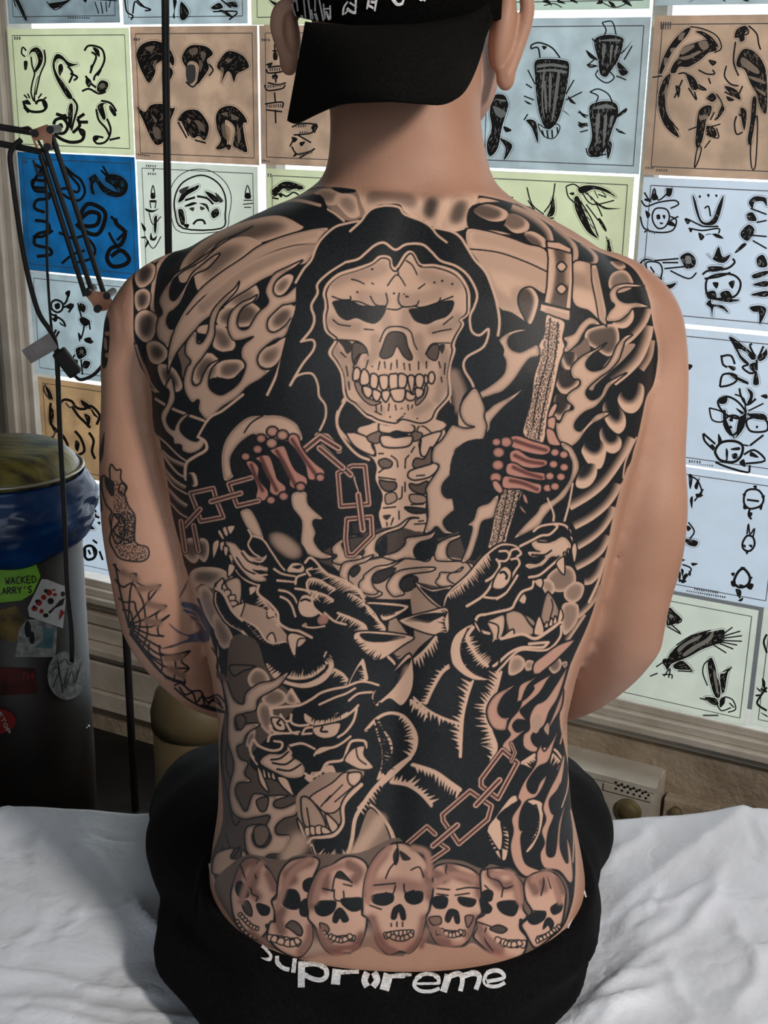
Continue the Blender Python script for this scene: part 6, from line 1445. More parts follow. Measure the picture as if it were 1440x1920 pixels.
s .55 6 8 .5 : 1200,620 1250,760 1310,850 ; 1580,620 1540,780 1480,850
s .4 8 10 .4 : 1200,380 1300,370 1380,370 ; 1440,380 1560,400
f .9 : 1350,170 1385,110 1395,190 1370,240 ; 1400,130 1480,190 1420,200
f .95 0 2.4 : 1200,460 1260,440 1345,440 1350,490 1290,520 1220,505
f .95 0 2.4 : 1440,440 1500,425 1560,430 1555,490 1500,512 1450,490
f .92 0 2.2 : 1340,610 1355,545 1390,520 1410,520 1435,560 1440,615 1415,620 1392,560 1370,615
t 11 7 .05 : 1500,700 1440,700 1370,705 1285,720
t 9 6 .05 : 1300,735 1370,770 1440,770 1500,735
l 2.4 : 1380,80 1390,180 1330,260 1300,330 ; 1200,380 1370,365 ; 1300,430 1350,440 1370,380 ; 1430,370 1440,430 1500,415 ; 1480,270 1540,250 1570,320 ; 1185,520 1270,550 ; 1340,650 1340,670 ; 1380,640 1380,670 ; 1420,640 1420,670
@ 740 1560 3.7895
g .5 .06 9 .16 2.8 : 270,280 300,240 370,225 450,230 540,260 600,310 632,380 625,440 605,480 620,570 590,600 570,650 540,740 480,810 380,812 300,790 250,700 225,610 245,560 265,480 275,380
s .6 7 8 .5 : 380,240 440,300 540,340 ; 600,340 610,440 ; 290,300 350,330
s .55 6 8 .5 : 250,640 300,750 370,800 ; 570,620 530,740
f .95 0 2.4 : 272,470 330,455 375,475 360,535 300,540 270,510
f .95 0 2.4 : 455,465 520,470 575,485 555,525 500,525 460,500
f .92 0 2.2 : 360,620 380,560 415,550 450,570 460,640 435,645 415,590 385,640
f .6 .4 2 : 245,610 320,600 330,650 270,660 ; 500,600 560,600 520,680
t 10 7 .05 : 500,700 430,705 360,700 300,690
t 9 6 .05 : 310,710 380,745 440,745 490,715
l 2.4 : 370,235 370,300 480,310 520,340 ; 370,300 350,360 ; 300,400 390,410 ; 440,410 520,395 600,400 ; 380,450 300,440 ; 430,450 530,435
g .5 .06 9 .16 2.8 : 610,290 660,265 740,255 820,280 890,340 920,420 912,540 942,600 890,650 900,700 942,760 912,870 820,900 740,890 660,840 590,780 560,740 590,680 580,620 640,580 620,480
s .6 7 8 .5 : 680,300 760,380 850,370 ; 880,380 900,500
s .55 7 8 .5 : 600,680 650,780 740,850
f .95 0 2.2 : 625,430 690,420 690,480 660,500 690,540 670,575 620,560
f .95 0 2.4 : 730,510 790,490 860,495 875,540 840,595 760,570
f .85 0 2 : 680,680 740,660 800,690 760,720 690,700
f .9 0 2 : 890,620 915,640 890,690
t 13 5 .05 : 935,775 860,770 790,770 720,745
t 10 4 .05 : 770,800 830,820 910,800
l 2.4 : 660,270 670,320 740,350 780,400 850,380 ; 640,380 700,440 ; 770,400 760,460 ; 590,640 680,670 ; 650,680 640,760 700,850
g .5 .06 9 .16 2.8 : 920,370 960,310 1040,280 1120,285 1180,340 1215,430 1210,520 1190,640 1140,720 1050,800 990,820 930,720 900,660 950,610 975,560 930,480
s .6 6 7 .5 : 960,340 1000,420 ; 1160,340 1190,420 ; 1040,320 1060,400
f .95 0 2.4 : 950,600 1000,570 1070,570 1060,620 1000,655 955,640
f .95 0 2.2 : 1110,540 1160,505 1190,510 1180,560 1130,585
f .92 0 2 : 1055,690 1070,630 1100,610 1130,650 1110,690 1090,660
t 8 7 .05 : 1165,655 1120,700 1060,730 1010,745
t 8 6 .05 : 1010,790 1060,765 1110,735 1150,700
l 2.4 : 1050,290 1060,360 1040,450 ; 1080,300 1110,400 ; 1120,560 1180,460 ; 980,560 1070,565
@ 0 0 1
S .35 3 5 .45 : 452,1690 470,1640 490,1620 ; 520,1700 545,1640 580,1612 ; 590,1690 606,1640 640,1622 ; 690,1690 700,1630 730,1590 ; 806,1640 800,1600 775,1590 ; 815,1660 850,1640 890,1650 ; 925,1640 960,1640 975,1690 ; 1000,1650 1030,1640 1050,1690
S .5 2 4 .5 : 470,1745 500,1770 ; 600,1745 625,1775 670,1775 ; 700,1730 712,1770 740,1782 ; 800,1745 790,1775 ; 820,1740 840,1765 ; 905,1750 940,1780
# faded edge of the shading under the skulls
@ 0 0 1
F 0 : 400,1835 560,1800 600,1795 640,1800 690,1812 760,1812 830,1800 870,1800 960,1800 1000,1835
S 0 12 8 : 600,1806 650,1802 700,1810 760,1806 820,1790 870,1792 960,1806
f 0 : 655,1790 690,1775 720,1790 780,1792 815,1775 850,1785 900,1800 760,1830 640,1815
# ----- left arm
@ 0 860 2.824
f .15 0 2.6 : 590,30 615,60 640,60 640,110 672,150 660,190 680,250 715,310 715,440 780,470 785,520 740,545 640,530 600,480 580,430 590,380 580,320 590,280 560,240 540,160 545,90 580,110 580,60
f .9 0 : 555,100 600,120 605,180 590,200 560,150
o 2.2 4 1 : 600,120 640,130 670,200 680,260 715,320 712,440 770,475 775,520 740,540 650,520 610,470 600,400 620,340 600,280 600,200
o 2.6 4 1 : 630,300 700,290 715,430 640,450
L 2.4 2.4 1 : 600,300 650,310 660,400 620,450 590,380
L 2.6 2.6 1 : 640,130 665,150 655,190 630,170
l 3 : 600,290 630,330 600,380 640,420 680,430
l 3 : 680,880 640,720 610,560 ; 680,880 690,700 720,610 ; 680,880 780,760 850,670 ; 680,880 790,840 880,780 ; 680,880 800,890 895,830 ; 680,880 790,930 865,940 ; 680,890 780,960 850,1000 ; 690,910 850,1040 1005,1020 ; 690,920 850,1090 1000,1110 ; 690,930 850,1130 975,1185 ; 690,930 780,1040 880,1160
l 2.8 : 600,560 650,610 720,610 720,650 780,680 850,670 790,710 800,770 880,780 830,820 840,860 895,830 840,880 840,930 865,940
l 2.8 : 610,640 650,680 700,660 740,720 760,770 770,840 780,900 780,930 760,990
l 2.8 : 630,740 660,760 710,760 720,800 740,850 740,890 730,930 720,970
l 2.8 : 650,800 690,810 700,850 710,890 700,920
l 2.8 : 845,990 850,1030 900,1040 960,1030 1005,1020 960,1070 1000,1110 970,1140 980,1190 930,1180 880,1160
l 2.8 : 790,980 790,1030 850,1070 ; 740,960 750,1000 800,1060 820,1100 ; 920,1040 930,1100 920,1180 ; 850,1040 860,1100 850,1130
S .5 3 6 : 650,600 720,640 ; 740,690 830,680 ; 790,770 860,790 ; 780,860 840,870 ; 880,1060 960,1050 ; 900,1110 970,1150
f .85 0 : 890,870 960,920 1010,930 1060,900 1000,830 960,760 1050,780 1090,850 1110,960 1040,970 980,975 910,1000 855,1005 960,970 1000,945 940,920
l 3 2 1 : 965,770 1000,800 1040,800 1080,840 ; 975,800 1010,830 1050,840
l 3 2 .2 : 970,790 1030,810 1060,850 ; 985,820 1040,840 1075,880 ; 1000,850 1060,870 1090,910
l 3 : 925,1200 960,1190 1010,1230 1060,1230 1090,1270 1150,1250 1190,1290 ; 925,1215 990,1270 1060,1310 1120,1330 1190,1345 ; 950,1210 980,1250 1020,1240 1040,1290 1070,1260 1090,1310 1130,1280 1180,1320 ; 1070,1250 1100,1290 1140,1265 1170,1300
f .9 : 1060,1300 1120,1310 1190,1335 1190,1350 1100,1325
f .8 : 945,740 990,650 1000,640 975,700 ; 1150,1120 1200,1160 1200,1180 1150,1160
@ 0 500 3.4286
f .93 : 690,320 705,430 690,620 660,650 650,560 650,430
d 9 .15 : 688,430 690,570
f .12 0 2 : 668,450 690,470 690,540 665,520
f .85 : 672,1060 665,1200 645,1260 635,1200 650,1130 ; 640,1380 660,1340 650,1450 660,1560 635,1560
'''
# ------------------------------------------------------------------ skin pattern onto the body mesh, person object
INK = Ink(180, 330, 1300, 1840); INK.run(TATTOO)
def refine(me, cuts=7):
    """split the faces of the tattooed skin finely enough to carry the drawing as vertex colours"""
    bm = bmesh.new(); bm.from_mesh(me); bm.verts.ensure_lookup_table(); bm.normal_update()
    co = np.array([v.co for v in bm.verts]); px, py = px_of(co)
    K = INK.K; pad = 8
    G = np.zeros((K.shape[0] // pad + 2, K.shape[1] // pad + 2), bool)
    yy, xx = np.nonzero(np.maximum(K, INK.R) > .02)
    for dy in (-1, 0, 1):
        for dx in (-1, 0, 1): G[np.clip(yy // pad + dy, 0, G.shape[0] - 1), np.clip(xx // pad + dx, 0, G.shape[1] - 1)] = True
    gx = np.clip(((px - INK.x0) // pad).astype(int), 0, G.shape[1] - 1); gy = np.clip(((py - INK.y0) // pad).astype(int), 0, G.shape[0] - 1)
    ok = G[gy, gx] & (px > INK.x0) & (px < INK.x0 + INK.w) & (py > INK.y0) & (py < INK.y0 + INK.h)
    nrm = np.array([v.normal for v in bm.verts]); face = ((co - np.array(CAM)) * nrm).sum(1) < 0.02
    ok &= face & (co[:, 1] < 1.35)
    es = set()
    for f in bm.faces:
        if sum(ok[v.index] for v in f.verts) >= 2: es.update(f.edges)
    bmesh.ops.subdivide_edges(bm, edges=list(es), cuts=cuts, use_grid_fill=True)
    out = bpy.data.meshes.new('person'); bm.to_mesh(out); bm.free(); return out
def relax(me, it=12):
    n = len(me.vertices); co = np.empty(n * 3, np.float32); me.vertices.foreach_get('co', co); co = co.reshape(-1, 3)
    ed = np.empty(len(me.edges) * 2, np.int32); me.edges.foreach_get('vertices', ed); a, b = ed[::2], ed[1::2]
    deg = np.bincount(a, minlength=n) + np.bincount(b, minlength=n)
    for _ in range(it):
        s = np.zeros_like(co)
        for k in range(3): s[:, k] = np.bincount(a, co[b, k], n) + np.bincount(b, co[a, k], n)
        co += (s / np.maximum(deg, 1)[:, None] - co) * .5
    me.vertices.foreach_set('co', co.ravel()); me.update(); return co
raw = make_body(); me = refine(raw); bpy.data.meshes.remove(raw); co = relax(me)
px, py = px_of(co.astype(float)); fx, fy = px - INK.x0 - .5, py - INK.y0 - .5
def sample(A):
    h, w_ = A.shape; x = np.clip(fx, 0, w_ - 1.001); y = np.clip(fy, 0, h - 1.001); i, j = x.astype(int), y.astype(int); u, v = x - i, y - j
    r = A[j, i] * (1 - u) * (1 - v) + A[j, i + 1] * u * (1 - v) + A[j + 1, i] * (1 - u) * v + A[j + 1, i + 1] * u * v
    return np.where((fx < 0) | (fy < 0) | (fx > w_ - 1) | (fy > h - 1), 0, r)
nr = np.empty(len(co) * 3, np.float32); me.vertices.foreach_get('normal', nr); nr = nr.reshape(-1, 3)
vis = ((co - np.array(CAM)) * nr).sum(1) < 0.03
vis &= co[:, 1] < 1.35
k_, r_ = sample(INK.K) * vis, sample(INK.R) * vis
# swallow and the like keep a blue tone on the left arm
REG = Ink(180, 330, 1300, 1840); REG.run('@ 0 0 1\nf 1 : ' + TATTOO.split('\n')[2].split(' : ')[1]); reg = sample(REG.blur(REG.K, 5)) * vis
bl = ((px > 325) & (px < 395) & (py > 1120) & (py < 1218)).astype(float)
ca = me.color_attributes.new('ink', 'BYTE_COLOR', 'POINT')
arr = np.ones((len(co), 4), np.float32); arr[:, 0] = np.clip(k_ * 1.1 - .02, 0, 1); arr[:, 1] = r_; arr[:, 2] = reg; arr[:, 3] = bl
lin = arr.copy(); ca.data.foreach_set('color_srgb', lin.ravel())
del INK, REG
SK = mat('skin', (.45, .22, .13), .5); SK.node_tree.nodes['Principled BSDF'].inputs['Specular IOR Level'].default_value = .25
b = SK.node_tree.nodes['Principled BSDF']
b.inputs['Subsurface Weight'].default_value = 0.0
tc = N(SK, 'ShaderNodeTexCoord')
def noise(m, src, sc, det=4):
    n = N(m, 'ShaderNodeTexNoise'); n.inputs['Scale'].default_value = sc; n.inputs['Detail'].default_value = det; L(m, src, n.inputs['Vector']); return n.outputs['Fac']
def ramp(m, src, stops):
    r = N(m, 'ShaderNodeValToRGB'); els = r.color_ramp.elements
    while len(els) < len(stops): els.new(.5)
    for e, (p, c) in zip(els, stops): e.position = p; e.color = (*c, 1)
    L(m, src, r.inputs[0]); return r.outputs[0]
def mix(m, fac, a, c, mode='MIX'):
    x = N(m, 'ShaderNodeMix'); x.data_type = 'RGBA'; x.blend_type = mode
    for i, v in ((0, fac), (6, a), (7, c)):
        if isinstance(v, (int, float)): x.inputs[i].default_value = v
        elif isinstance(v, tuple): x.inputs[i].default_value = (*v, 1)
        else: L(m, v, x.inputs[i])
    return x.outputs[2]
O = tc.outputs['Object']
base = ramp(SK, noise(SK, O, 9), [(.3, (.31, .165, .112)), (.7, (.41, .235, .168))])
base = mix(SK, ramp(SK, noise(SK, O, 420, 2), [(.26, (.40, .40, .40)), (.36, (0, 0, 0))]), base, (.30, .13, .08))
at = N(SK, 'ShaderNodeAttribute'); at.attribute_name = 'ink'
sp = N(SK, 'ShaderNodeSeparateColor')
gm = N(SK, 'ShaderNodeGamma'); gm.inputs[1].default_value = 1 / 2.2; L(SK, at.outputs['Color'], gm.inputs[0]); L(SK, gm.outputs[0], sp.inputs[0])
blk = ramp(SK, noise(SK, O, 700, 3), [(.3, (.005, .006, .008)), (.7, (.014, .017, .021))])
blk = mix(SK, at.outputs['Alpha'], blk, (.03, .04, .075))
base = mix(SK, sp.outputs[2], base, mix(SK, .80, base, (.66, .44, .33)))
c1 = mix(SK, sp.outputs[1], base, (.34, .085, .075))
c2 = mix(SK, sp.outputs[0], c1, blk)
L(SK, c2, b.inputs['Base Color'])
bp = N(SK, 'ShaderNodeBump'); bp.inputs['Strength'].default_value = .35; bp.inputs['Distance'].default_value = .0006
L(SK, noise(SK, O, 900, 4), bp.inputs['Height']); L(SK, bp.outputs[0], b.inputs['Normal'])
me.materials.append(SK); me.shade_smooth()
person = bpy.data.objects.new('person', me); COL.objects.link(person)
tag(person, 'person seated with back turned, bare tattooed back, backwards black cap, black trousers', 'person')
# ------------------------------------------------------------------ clothing of the person
M_black = noisy(mat('black_denim', (.004, .004, .005), .95), (.0015, .0015, .0018), (.004, .004, .0045), 300, 3, .3, 500)
M_capm = noisy(mat('black_twill', (.004, .004, .004), .95), (.0015, .0015, .0015), (.004, .004, .004), 400, 3, .3, 600)
for m_ in (M_black, M_capm): m_.node_tree.nodes['Principled BSDF'].inputs['Specular IOR Level'].default_value = .12
M_white = noisy(mat('white_thread', (.75, .75, .76), .8), (.45, .45, .46), (.82, .82, .84), 260, 3, .4, 300, (1, 1, 6))
BED = .60
def torso_ring_pt(a, z, grow):
    yb, t = depth_at(z); xl, xr = lerp_tab(SL, z), lerp_tab(SR, z)
    cx, hw = (xl + xr) / 2, (xr - xl) / 2 + grow; cy = yb + t * .52; ht = t * .52 + grow; e = 2 / 2.35
    ca, sa = math.cos(a), math.sin(a)
    return Vector((cx + hw * math.copysign(abs(ca) ** e, ca), cy + ht * math.copysign(abs(sa) ** e, sa), z))
ZBK = at_y(735, 1825, .915).z; ZSD = at_y(392, 1630, 1.04).z
def rim_z(a):
    s = -math.sin(a)
    return ZBK + (ZSD - ZBK) * (1 - s) ** .8 if s > 0 else ZSD
def rim_pt(a, down=0.0, grow=.004):
    z = rim_z(a) - down; return torso_ring_pt(a, z, grow)
def outer(a, z, k=1.0): return Vector((-.004 + .210 * k * math.copysign(abs(math.cos(a)) ** .85, math.cos(a)), 1.075 + .175 * k * math.copysign(abs(math.sin(a)) ** .9, math.sin(a)), z))
bm = bmesh.new(); seg = 96; rings = []
for j in range(9):
    ring = []
    for k in range(seg):
        a = 2 * math.pi * k / seg; R = rim_pt(a, 0, -.004); R1 = rim_pt(a, .0, .009); B1 = rim_pt(a, .038, .013)
        if j == 0: p = R
        elif j == 1: p = R1
        elif j == 2: p = B1
        elif j == 3: p = B1.lerp(outer(a, min(.72, B1.z - .02)), .55)
        elif j == 4: p = outer(a, min(.72, B1.z - .03), 1.0)
        elif j == 5: p = outer(a, .685 if B1.z > .70 else B1.z - .04, 1.03)
        elif j == 6: p = outer(a, .64, 1.03)
        elif j == 7: p = outer(a, .61, .98)
        else: p = outer(a, BED + .004, .86)
        if j in (6, 7, 8): p.z = min(p.z, rings[-1][k].co.z - .008)
        ring.append(bm.verts.new(p))
    rings.append(ring)
for j in range(8):
    for k in range(seg): bm.faces.new((rings[j][k], rings[j][(k + 1) % seg], rings[j + 1][(k + 1) % seg], rings[j + 1][k]))
bm.faces.new(rings[0][::-1]); bm.faces.new(rings[-1])
for s in (-1, 1):
    P = smooth3([(s * .10 - .000, 1.05, .655), (s * .150 - .000, 1.16, .652), (s * .178, 1.28, .628), (s * .190, 1.40, .572), (s * .20, 1.48, .46), (s * .20, 1.49, .35), (s * .20, 1.49, .12), (s * .20, 1.48, -.09)], 5)
    add_tube(bm, P, [(float(np.interp(i / (len(P) - 1), [0, .2, .45, .58, .75, 1], [.072, .070, .066, .072, .07, .062])), float(np.interp(i / (len(P) - 1), [0, .2, .45, .58, .75, 1], [.088, .088, .084, .080, .07, .062]))) for i in range(len(P))], 28)
    add_tube(bm, [Vector((s * .2, 1.44, -.105)), Vector((s * .2, 1.50, -.10)), Vector((s * .205, 1.60, -.112)), Vector((s * .21, 1.66, -.125))], [(.03, .03), (.045, .04), (.035, .045), (.016, .03)], 16)
bmesh.ops.recalc_face_normals(bm, faces=bm.faces)
o = obj('raw_trousers', bm); md = o.modifiers.new('r', 'REMESH'); md.mode = 'VOXEL'; md.voxel_size = .005
md = o.modifiers.new('s', 'SMOOTH'); md.factor = .5; md.iterations = 3
dg = bpy.context.evaluated_depsgraph_get(); tm = bpy.data.meshes.new_from_object(o.evaluated_get(dg)); bpy.data.objects.remove(o)
# cloth folds
from mathutils import noise as mn
NRM = [v.normal.copy() for v in tm.vertices]
for v, nv in zip(tm.vertices, NRM):
    p = v.co.copy()
    if p.z > FLOOR + .02: v.co = p + nv * (.009 * mn.noise(Vector((p.x * 14, p.y * 14, p.z * 6))) * min(1, max(0, (rim_z(-1.57) + .0 - p.z) / .03 + (1 if abs(p.x) > .17 or p.y > 1.2 else 0))))
tm.name = 'trousers'; tm.materials.clear(); tm.materials.append(M_black); tm.shade_smooth()
tr = bpy.data.objects.new('trousers', tm); COL.objects.link(tr); tr.parent = person; tr['label'] = 'black trousers with waistband lettering'
TBVH = BVHTree.FromPolygons([v.co.copy() for v in tm.vertices], [tuple(p.vertices) for p in tm.polygons])
def onto(bvh, x, y, off=.0006):                # nearest hit of the view ray, lifted off the surface
    d = ray(x, y).normalized(); h = bvh.ray_cast(CAM, d)
    return (h[0] + h[1] * off * (1 if h[1].dot(d) < 0 else -1)) if h[0] is not None else None
def appliques(name, bvh, polys, m, parent, off=.0007, step=5.0, label=None):
    """flat embroidered shapes laid on a surface: polygons in picture coordinates, cut into a fine grid that follows it"""
    bm = bmesh.new()
    for P in polys:
        tri = tessellate_polygon([[Vector((a, b, 0)) for a, b in P]])
        for t in tri:
            ids = [P[i] for i in t]; n = max(1, int(max(math.dist(ids[0], ids[1]), math.dist(ids[1], ids[2]), math.dist(ids[2], ids[0])) / step)); G = {}
            for i in range(n + 1):
                for j in range(n + 1 - i):
                    u, v = i / n, j / n; x = ids[0][0] * (1 - u - v) + ids[1][0] * u + ids[2][0] * v; y = ids[0][1] * (1 - u - v) + ids[1][1] * u + ids[2][1] * v
                    q = onto(bvh, x, y, off)
                    if q is not None: G[i, j] = bm.verts.new(q)
            for i in range(n):
                for j in range(n - i):
                    for f in (((i, j), (i + 1, j), (i, j + 1)),) + ((((i + 1, j), (i + 1, j + 1), (i, j + 1)),) if i + j < n - 1 else ()):
                        if all(k in G for k in f): bm.faces.new([G[k] for k in f])
    bmesh.ops.remove_doubles(bm, verts=bm.verts, dist=1e-5)
    o = obj(name, bm, m, parent, True)
    if label: o['label'] = label
    return o
def stroke_poly(pts, w0, w1=None, n=5):
    P = catmull(pts, False, n) if len(pts) > 2 else pts; A_, B_ = ribbon(P, w0, w1 or w0); return A_ + B_[::-1]
# lettering on the waistband, stroke by stroke (picture coordinates)
Z1 = lambda x, y: (380 + x / 3.7895, 1560 + y / 3.7895)
Z2 = lambda x, y: (740 + x / 3.7895, 1560 + y / 3.7895)
def zs(Z, *s): return [Z(s[i], s[i + 1]) for i in range(0, len(s), 2)]
letters = [stroke_poly(zs(Z1, 362, 822, 395, 858, 440, 895, 480, 905, 485, 880, 450, 840, 420, 815), 5.5),       # S
           stroke_poly(zs(Z1, 530, 885, 535, 930, 580, 965, 620, 975), 7.5), stroke_poly(zs(Z1, 655, 905, 648, 995), 8),      # u
           stroke_poly(zs(Z1, 705, 925, 703, 1098), 13, 13), stroke_poly(zs(Z1, 720, 950, 800, 945, 870, 975, 880, 1020, 840, 1045, 780, 1035, 725, 1010), 9),   # p
           stroke_poly(zs(Z1, 955, 980, 945, 1078), 17, 17), stroke_poly(zs(Z1, 960, 1000, 1040, 1000, 1110, 1000), 7),        # r
           stroke_poly(zs(Z1, 1170, 1005, 1150, 1050, 1170, 1095), 12), stroke_poly(zs(Z1, 1215, 1005, 1240, 1050, 1210, 1095), 12),   # round mark
           stroke_poly(zs(Z1, 1320, 1015, 1290, 1120), 18, 18), stroke_poly(zs(Z1, 1320, 1030, 1400, 1030, 1440, 1025), 7),    # r
           stroke_poly(zs(Z2, 0, 1022, 60, 1018, 120, 1022), 5),
           stroke_poly(zs(Z2, 150, 1074, 318, 1070), 5), stroke_poly(zs(Z2, 312, 1072, 305, 1034, 235, 1015, 165, 1035, 138, 1085, 180, 1122, 255, 1126, 318, 1104), 7),   # e
           stroke_poly(zs(Z2, 380, 1020, 345, 1130), 13, 13), stroke_poly(zs(Z2, 390, 1030, 450, 1010, 480, 1040, 465, 1125), 9), stroke_poly(zs(Z2, 490, 1025, 560, 1005, 600, 1030, 575, 1115), 9),   # m
           stroke_poly(zs(Z2, 640, 1060, 765, 1035, 760, 1000, 710, 985, 650, 1010, 635, 1060, 670, 1090, 730, 1090, 780, 1065), 7)]    # e
# little marks of the lettering at both ends of the band
letters += [stroke_poly(zs(Z2, 1335, 400, 1360, 470), 5, 3), stroke_poly(zs(Z2, 1315, 480, 1300, 560), 6, 3), stroke_poly(zs(Z2, 1280, 570, 1230, 690), 7, 3), stroke_poly(zs(Z1, 50, 230, 60, 370), 3.5, 2)]
for P in letters: appliques('letter', TBVH, [P], M_white, tr, .0012, 4, 'white woven letter stroke')
# cap, worn backwards
hc = at_y(748, -40, 1.175)
bm = bmesh.new(); segc = 48; rings = []
for j in range(15):
    t = j / 14; ph = t * math.pi / 2; ring = []
    for k in range(segc):
        a = 2 * math.pi * k / segc
        ring.append(bm.verts.new(hc + Vector((.0905 * math.cos(ph) * math.cos(a), .108 * math.cos(ph) * math.sin(a), -.028 + .004 * math.sin(a) - (.012 * max(0, -math.sin(a)) * (1 - t)) + .150 * math.sin(ph)))) if j < 14 else None)
    rings.append(ring)
top = bm.verts.new(hc + Vector((0, 0, .122)))
for j in range(13):
    for k in range(segc): bm.faces.new((rings[j][k], rings[j][(k + 1) % segc], rings[j + 1][(k + 1) % segc], rings[j + 1][k]))
for k in range(segc): bm.faces.new((rings[13][k], rings[13][(k + 1) % segc], top))
crown = bmesh.ops.solidify(bm, geom=bm.faces[:], thickness=.003)
cap = obj('cap', bm, M_capm, person, True); cap['label'] = 'black cap worn backwards'
edge = [(538, 226, 1.075), (552, 230, 1.065), (590, 212, 1.035), (625, 197, 1.01), (660, 190, .992), (700, 188, .982), (740, 187, .978), (790, 191, .982), (835, 193, .995), (866, 178, 1.015), (887, 145, 1.04), (905, 95, 1.065), (920, 30, 1.09)]
root = [(572, 40, 1.105), (585, 42, 1.095), (610, 44, 1.083), (640, 46, 1.073), (670, 47, 1.068), (700, 47, 1.064), (735, 46, 1.062), (775, 44, 1.064), (810, 40, 1.069), (840, 35, 1.077), (870, 28, 1.087), (895, 18, 1.098), (916, 4, 1.112)]
E3 = [at_y(*p) for p in edge]; R3 = [at_y(*p) for p in root]
E3 = smooth3(E3, 4); R3 = smooth3(R3, 4); nE = len(E3); bm = bmesh.new(); G = []
for j in range(9):
    t = j / 8; row = []
    for i in range(nE):
        p = R3[i].lerp(E3[i], t); s = math.sin(math.pi * i / (nE - 1)); p += Vector((0, -.010 * s * math.sin(math.pi * t), .006 * s * math.sin(math.pi * t))); row.append(bm.verts.new(p))
    G.append(row)
for j in range(8):
    for i in range(nE - 1): bm.faces.new((G[j][i], G[j][i + 1], G[j + 1][i + 1], G[j + 1][i]))
bmesh.ops.recalc_face_normals(bm, faces=bm.faces); bmesh.ops.solidify(bm, geom=bm.faces[:], thickness=.003)
obj('cap_peak', bm, M_capm, cap, True)
cm = cap.data; CB = BVHTree.FromPolygons([v.co.copy() for v in cm.vertices], [tuple(p.vertices) for p in cm.polygons])
Z3 = lambda x, y: (480 + x / 2.769, y / 2.769)
S_ = lambda a, b, *s: stroke_poly(zs(Z3, *s), a, b)
goth = [S_(3, 3, 200, 20, 235, 135), S_(5, 2, 215, 85, 230, 130), S_(3, 3, 225, 0, 232, 60), S_(5, 3, 250, 80, 265, 138), S_(3, 3, 262, 0, 275, 130), S_(3, 3, 285, 0, 300, 120), S_(4, 2, 298, 50, 315, 128), S_(3, 3, 320, 0, 320, 60),
        S_(6, 3, 320, 70, 335, 118), S_(3, 3, 340, 0, 362, 110), S_(3, 3, 362, 20, 370, 100), S_(5, 4, 375, 60, 392, 105), S_(3, 3, 395, 30, 397, 100), S_(3, 3, 360, 50, 395, 45), S_(3, 3, 205, 0, 230, 15),
        S_(4, 3, 460, 80, 465, 40, 485, 10), S_(6, 5, 480, 45, 500, 60, 520, 70), S_(4, 3, 525, 0, 522, 75), S_(4, 3, 495, 15, 530, 40), S_(3, 3, 470, 75, 490, 50),
        S_(4, 3, 590, 5, 582, 50), S_(4, 3, 630, 0, 620, 60), S_(5, 4, 590, 30, 615, 45), S_(5, 5, 600, 12, 630, 15), S_(7, 5, 712, 0, 735, 25, 760, 20), S_(4, 4, 765, 0, 758, 22), S_(4, 4, 865, 0, 875, 8), S_(4, 4, 845, 0, 860, 5)]
appliques('cap_embroidery', CB, goth, M_white, cap, .0025, 3, 'white gothic embroidery')
# ears
def ear(s, px, py, y, h, wd):
    c = at_y(px, py, y); bm = bmesh.new()
    ball(bm, c, (wd * .55, .016, h * .5), rot=Matrix.Rotation(s * .12, 3, 'Y'))
    P = [c + Vector((s * wd * .25, -.004, -h * .55)), c + Vector((s * wd * .75, .002, -h * .15)), c + Vector((s * wd * 1.05, .004, h * .2)), c + Vector((s * wd * .8, .004, h * .52)), c + Vector((s * wd * .1, .004, h * .6)), c + Vector((-s * wd * .2, .006, h * .35))]
    Q = smooth3(P, 4); add_tube(bm, Q, [.0065 + .0 * i for i in range(len(Q))], 12)
    ball(bm, c + Vector((s * wd * .22, -.002, -h * .55)), (.0085, .0075, .012))
    o = obj('raw_ear', bm); md = o.modifiers.new('r', 'REMESH'); md.mode = 'VOXEL'; md.voxel_size = .0016
    md = o.modifiers.new('s', 'SMOOTH'); md.factor = .5; md.iterations = 10
    dg = bpy.context.evaluated_depsgraph_get(); em = bpy.data.meshes.new_from_object(o.evaluated_get(dg)); bpy.data.objects.remove(o)
    em.name = 'ear'; em.materials.clear(); em.materials.append(SK); em.shade_smooth(); e = bpy.data.objects.new('ear', em); COL.objects.link(e); e.parent = person
ear(-1, 548, 66, 1.175, .040, .013); ear(1, 942, 55, 1.16, .070, .020)

# ------------------------------------------------------------------ treatment bed with a crumpled paper sheet
M_sheet = mat('bed_sheet', (.66, .70, .76), .5); b = M_sheet.node_tree.nodes['Principled BSDF']
tc = N(M_sheet, 'ShaderNodeTexCoord'); n = N(M_sheet, 'ShaderNodeTexNoise'); n.inputs['Scale'].default_value = 5; L(M_sheet, tc.outputs['Object'], n.inputs['Vector'])
L(M_sheet, ramp(M_sheet, n.outputs['Fac'], [(.35, (.58, .62, .69)), (.65, (.70, .76, .87))]), b.inputs['Base Color'])
v = N(M_sheet, 'ShaderNodeTexVoronoi'); v.feature = 'DISTANCE_TO_EDGE'; v.inputs['Scale'].default_value = 6
dn = N(M_sheet, 'ShaderNodeTexNoise'); dn.inputs['Scale'].default_value = 6; dn.inputs['Detail'].default_value = 4; L(M_sheet, tc.outputs['Object'], dn.inputs['Vector'])
mx = N(M_sheet, 'ShaderNodeMix'); mx.data_type = 'VECTOR'; mx.inputs[0].default_value = .35; L(M_sheet, tc.outputs['Object'], mx.inputs[4]); L(M_sheet, dn.outputs['Color'], mx.inputs[5]); L(M_sheet, mx.outputs[1], v.inputs['Vector'])
bp1 = N(M_sheet, 'ShaderNodeBump'); bp1.inputs['Strength'].default_value = .18; bp1.inputs['Distance'].default_value = .003
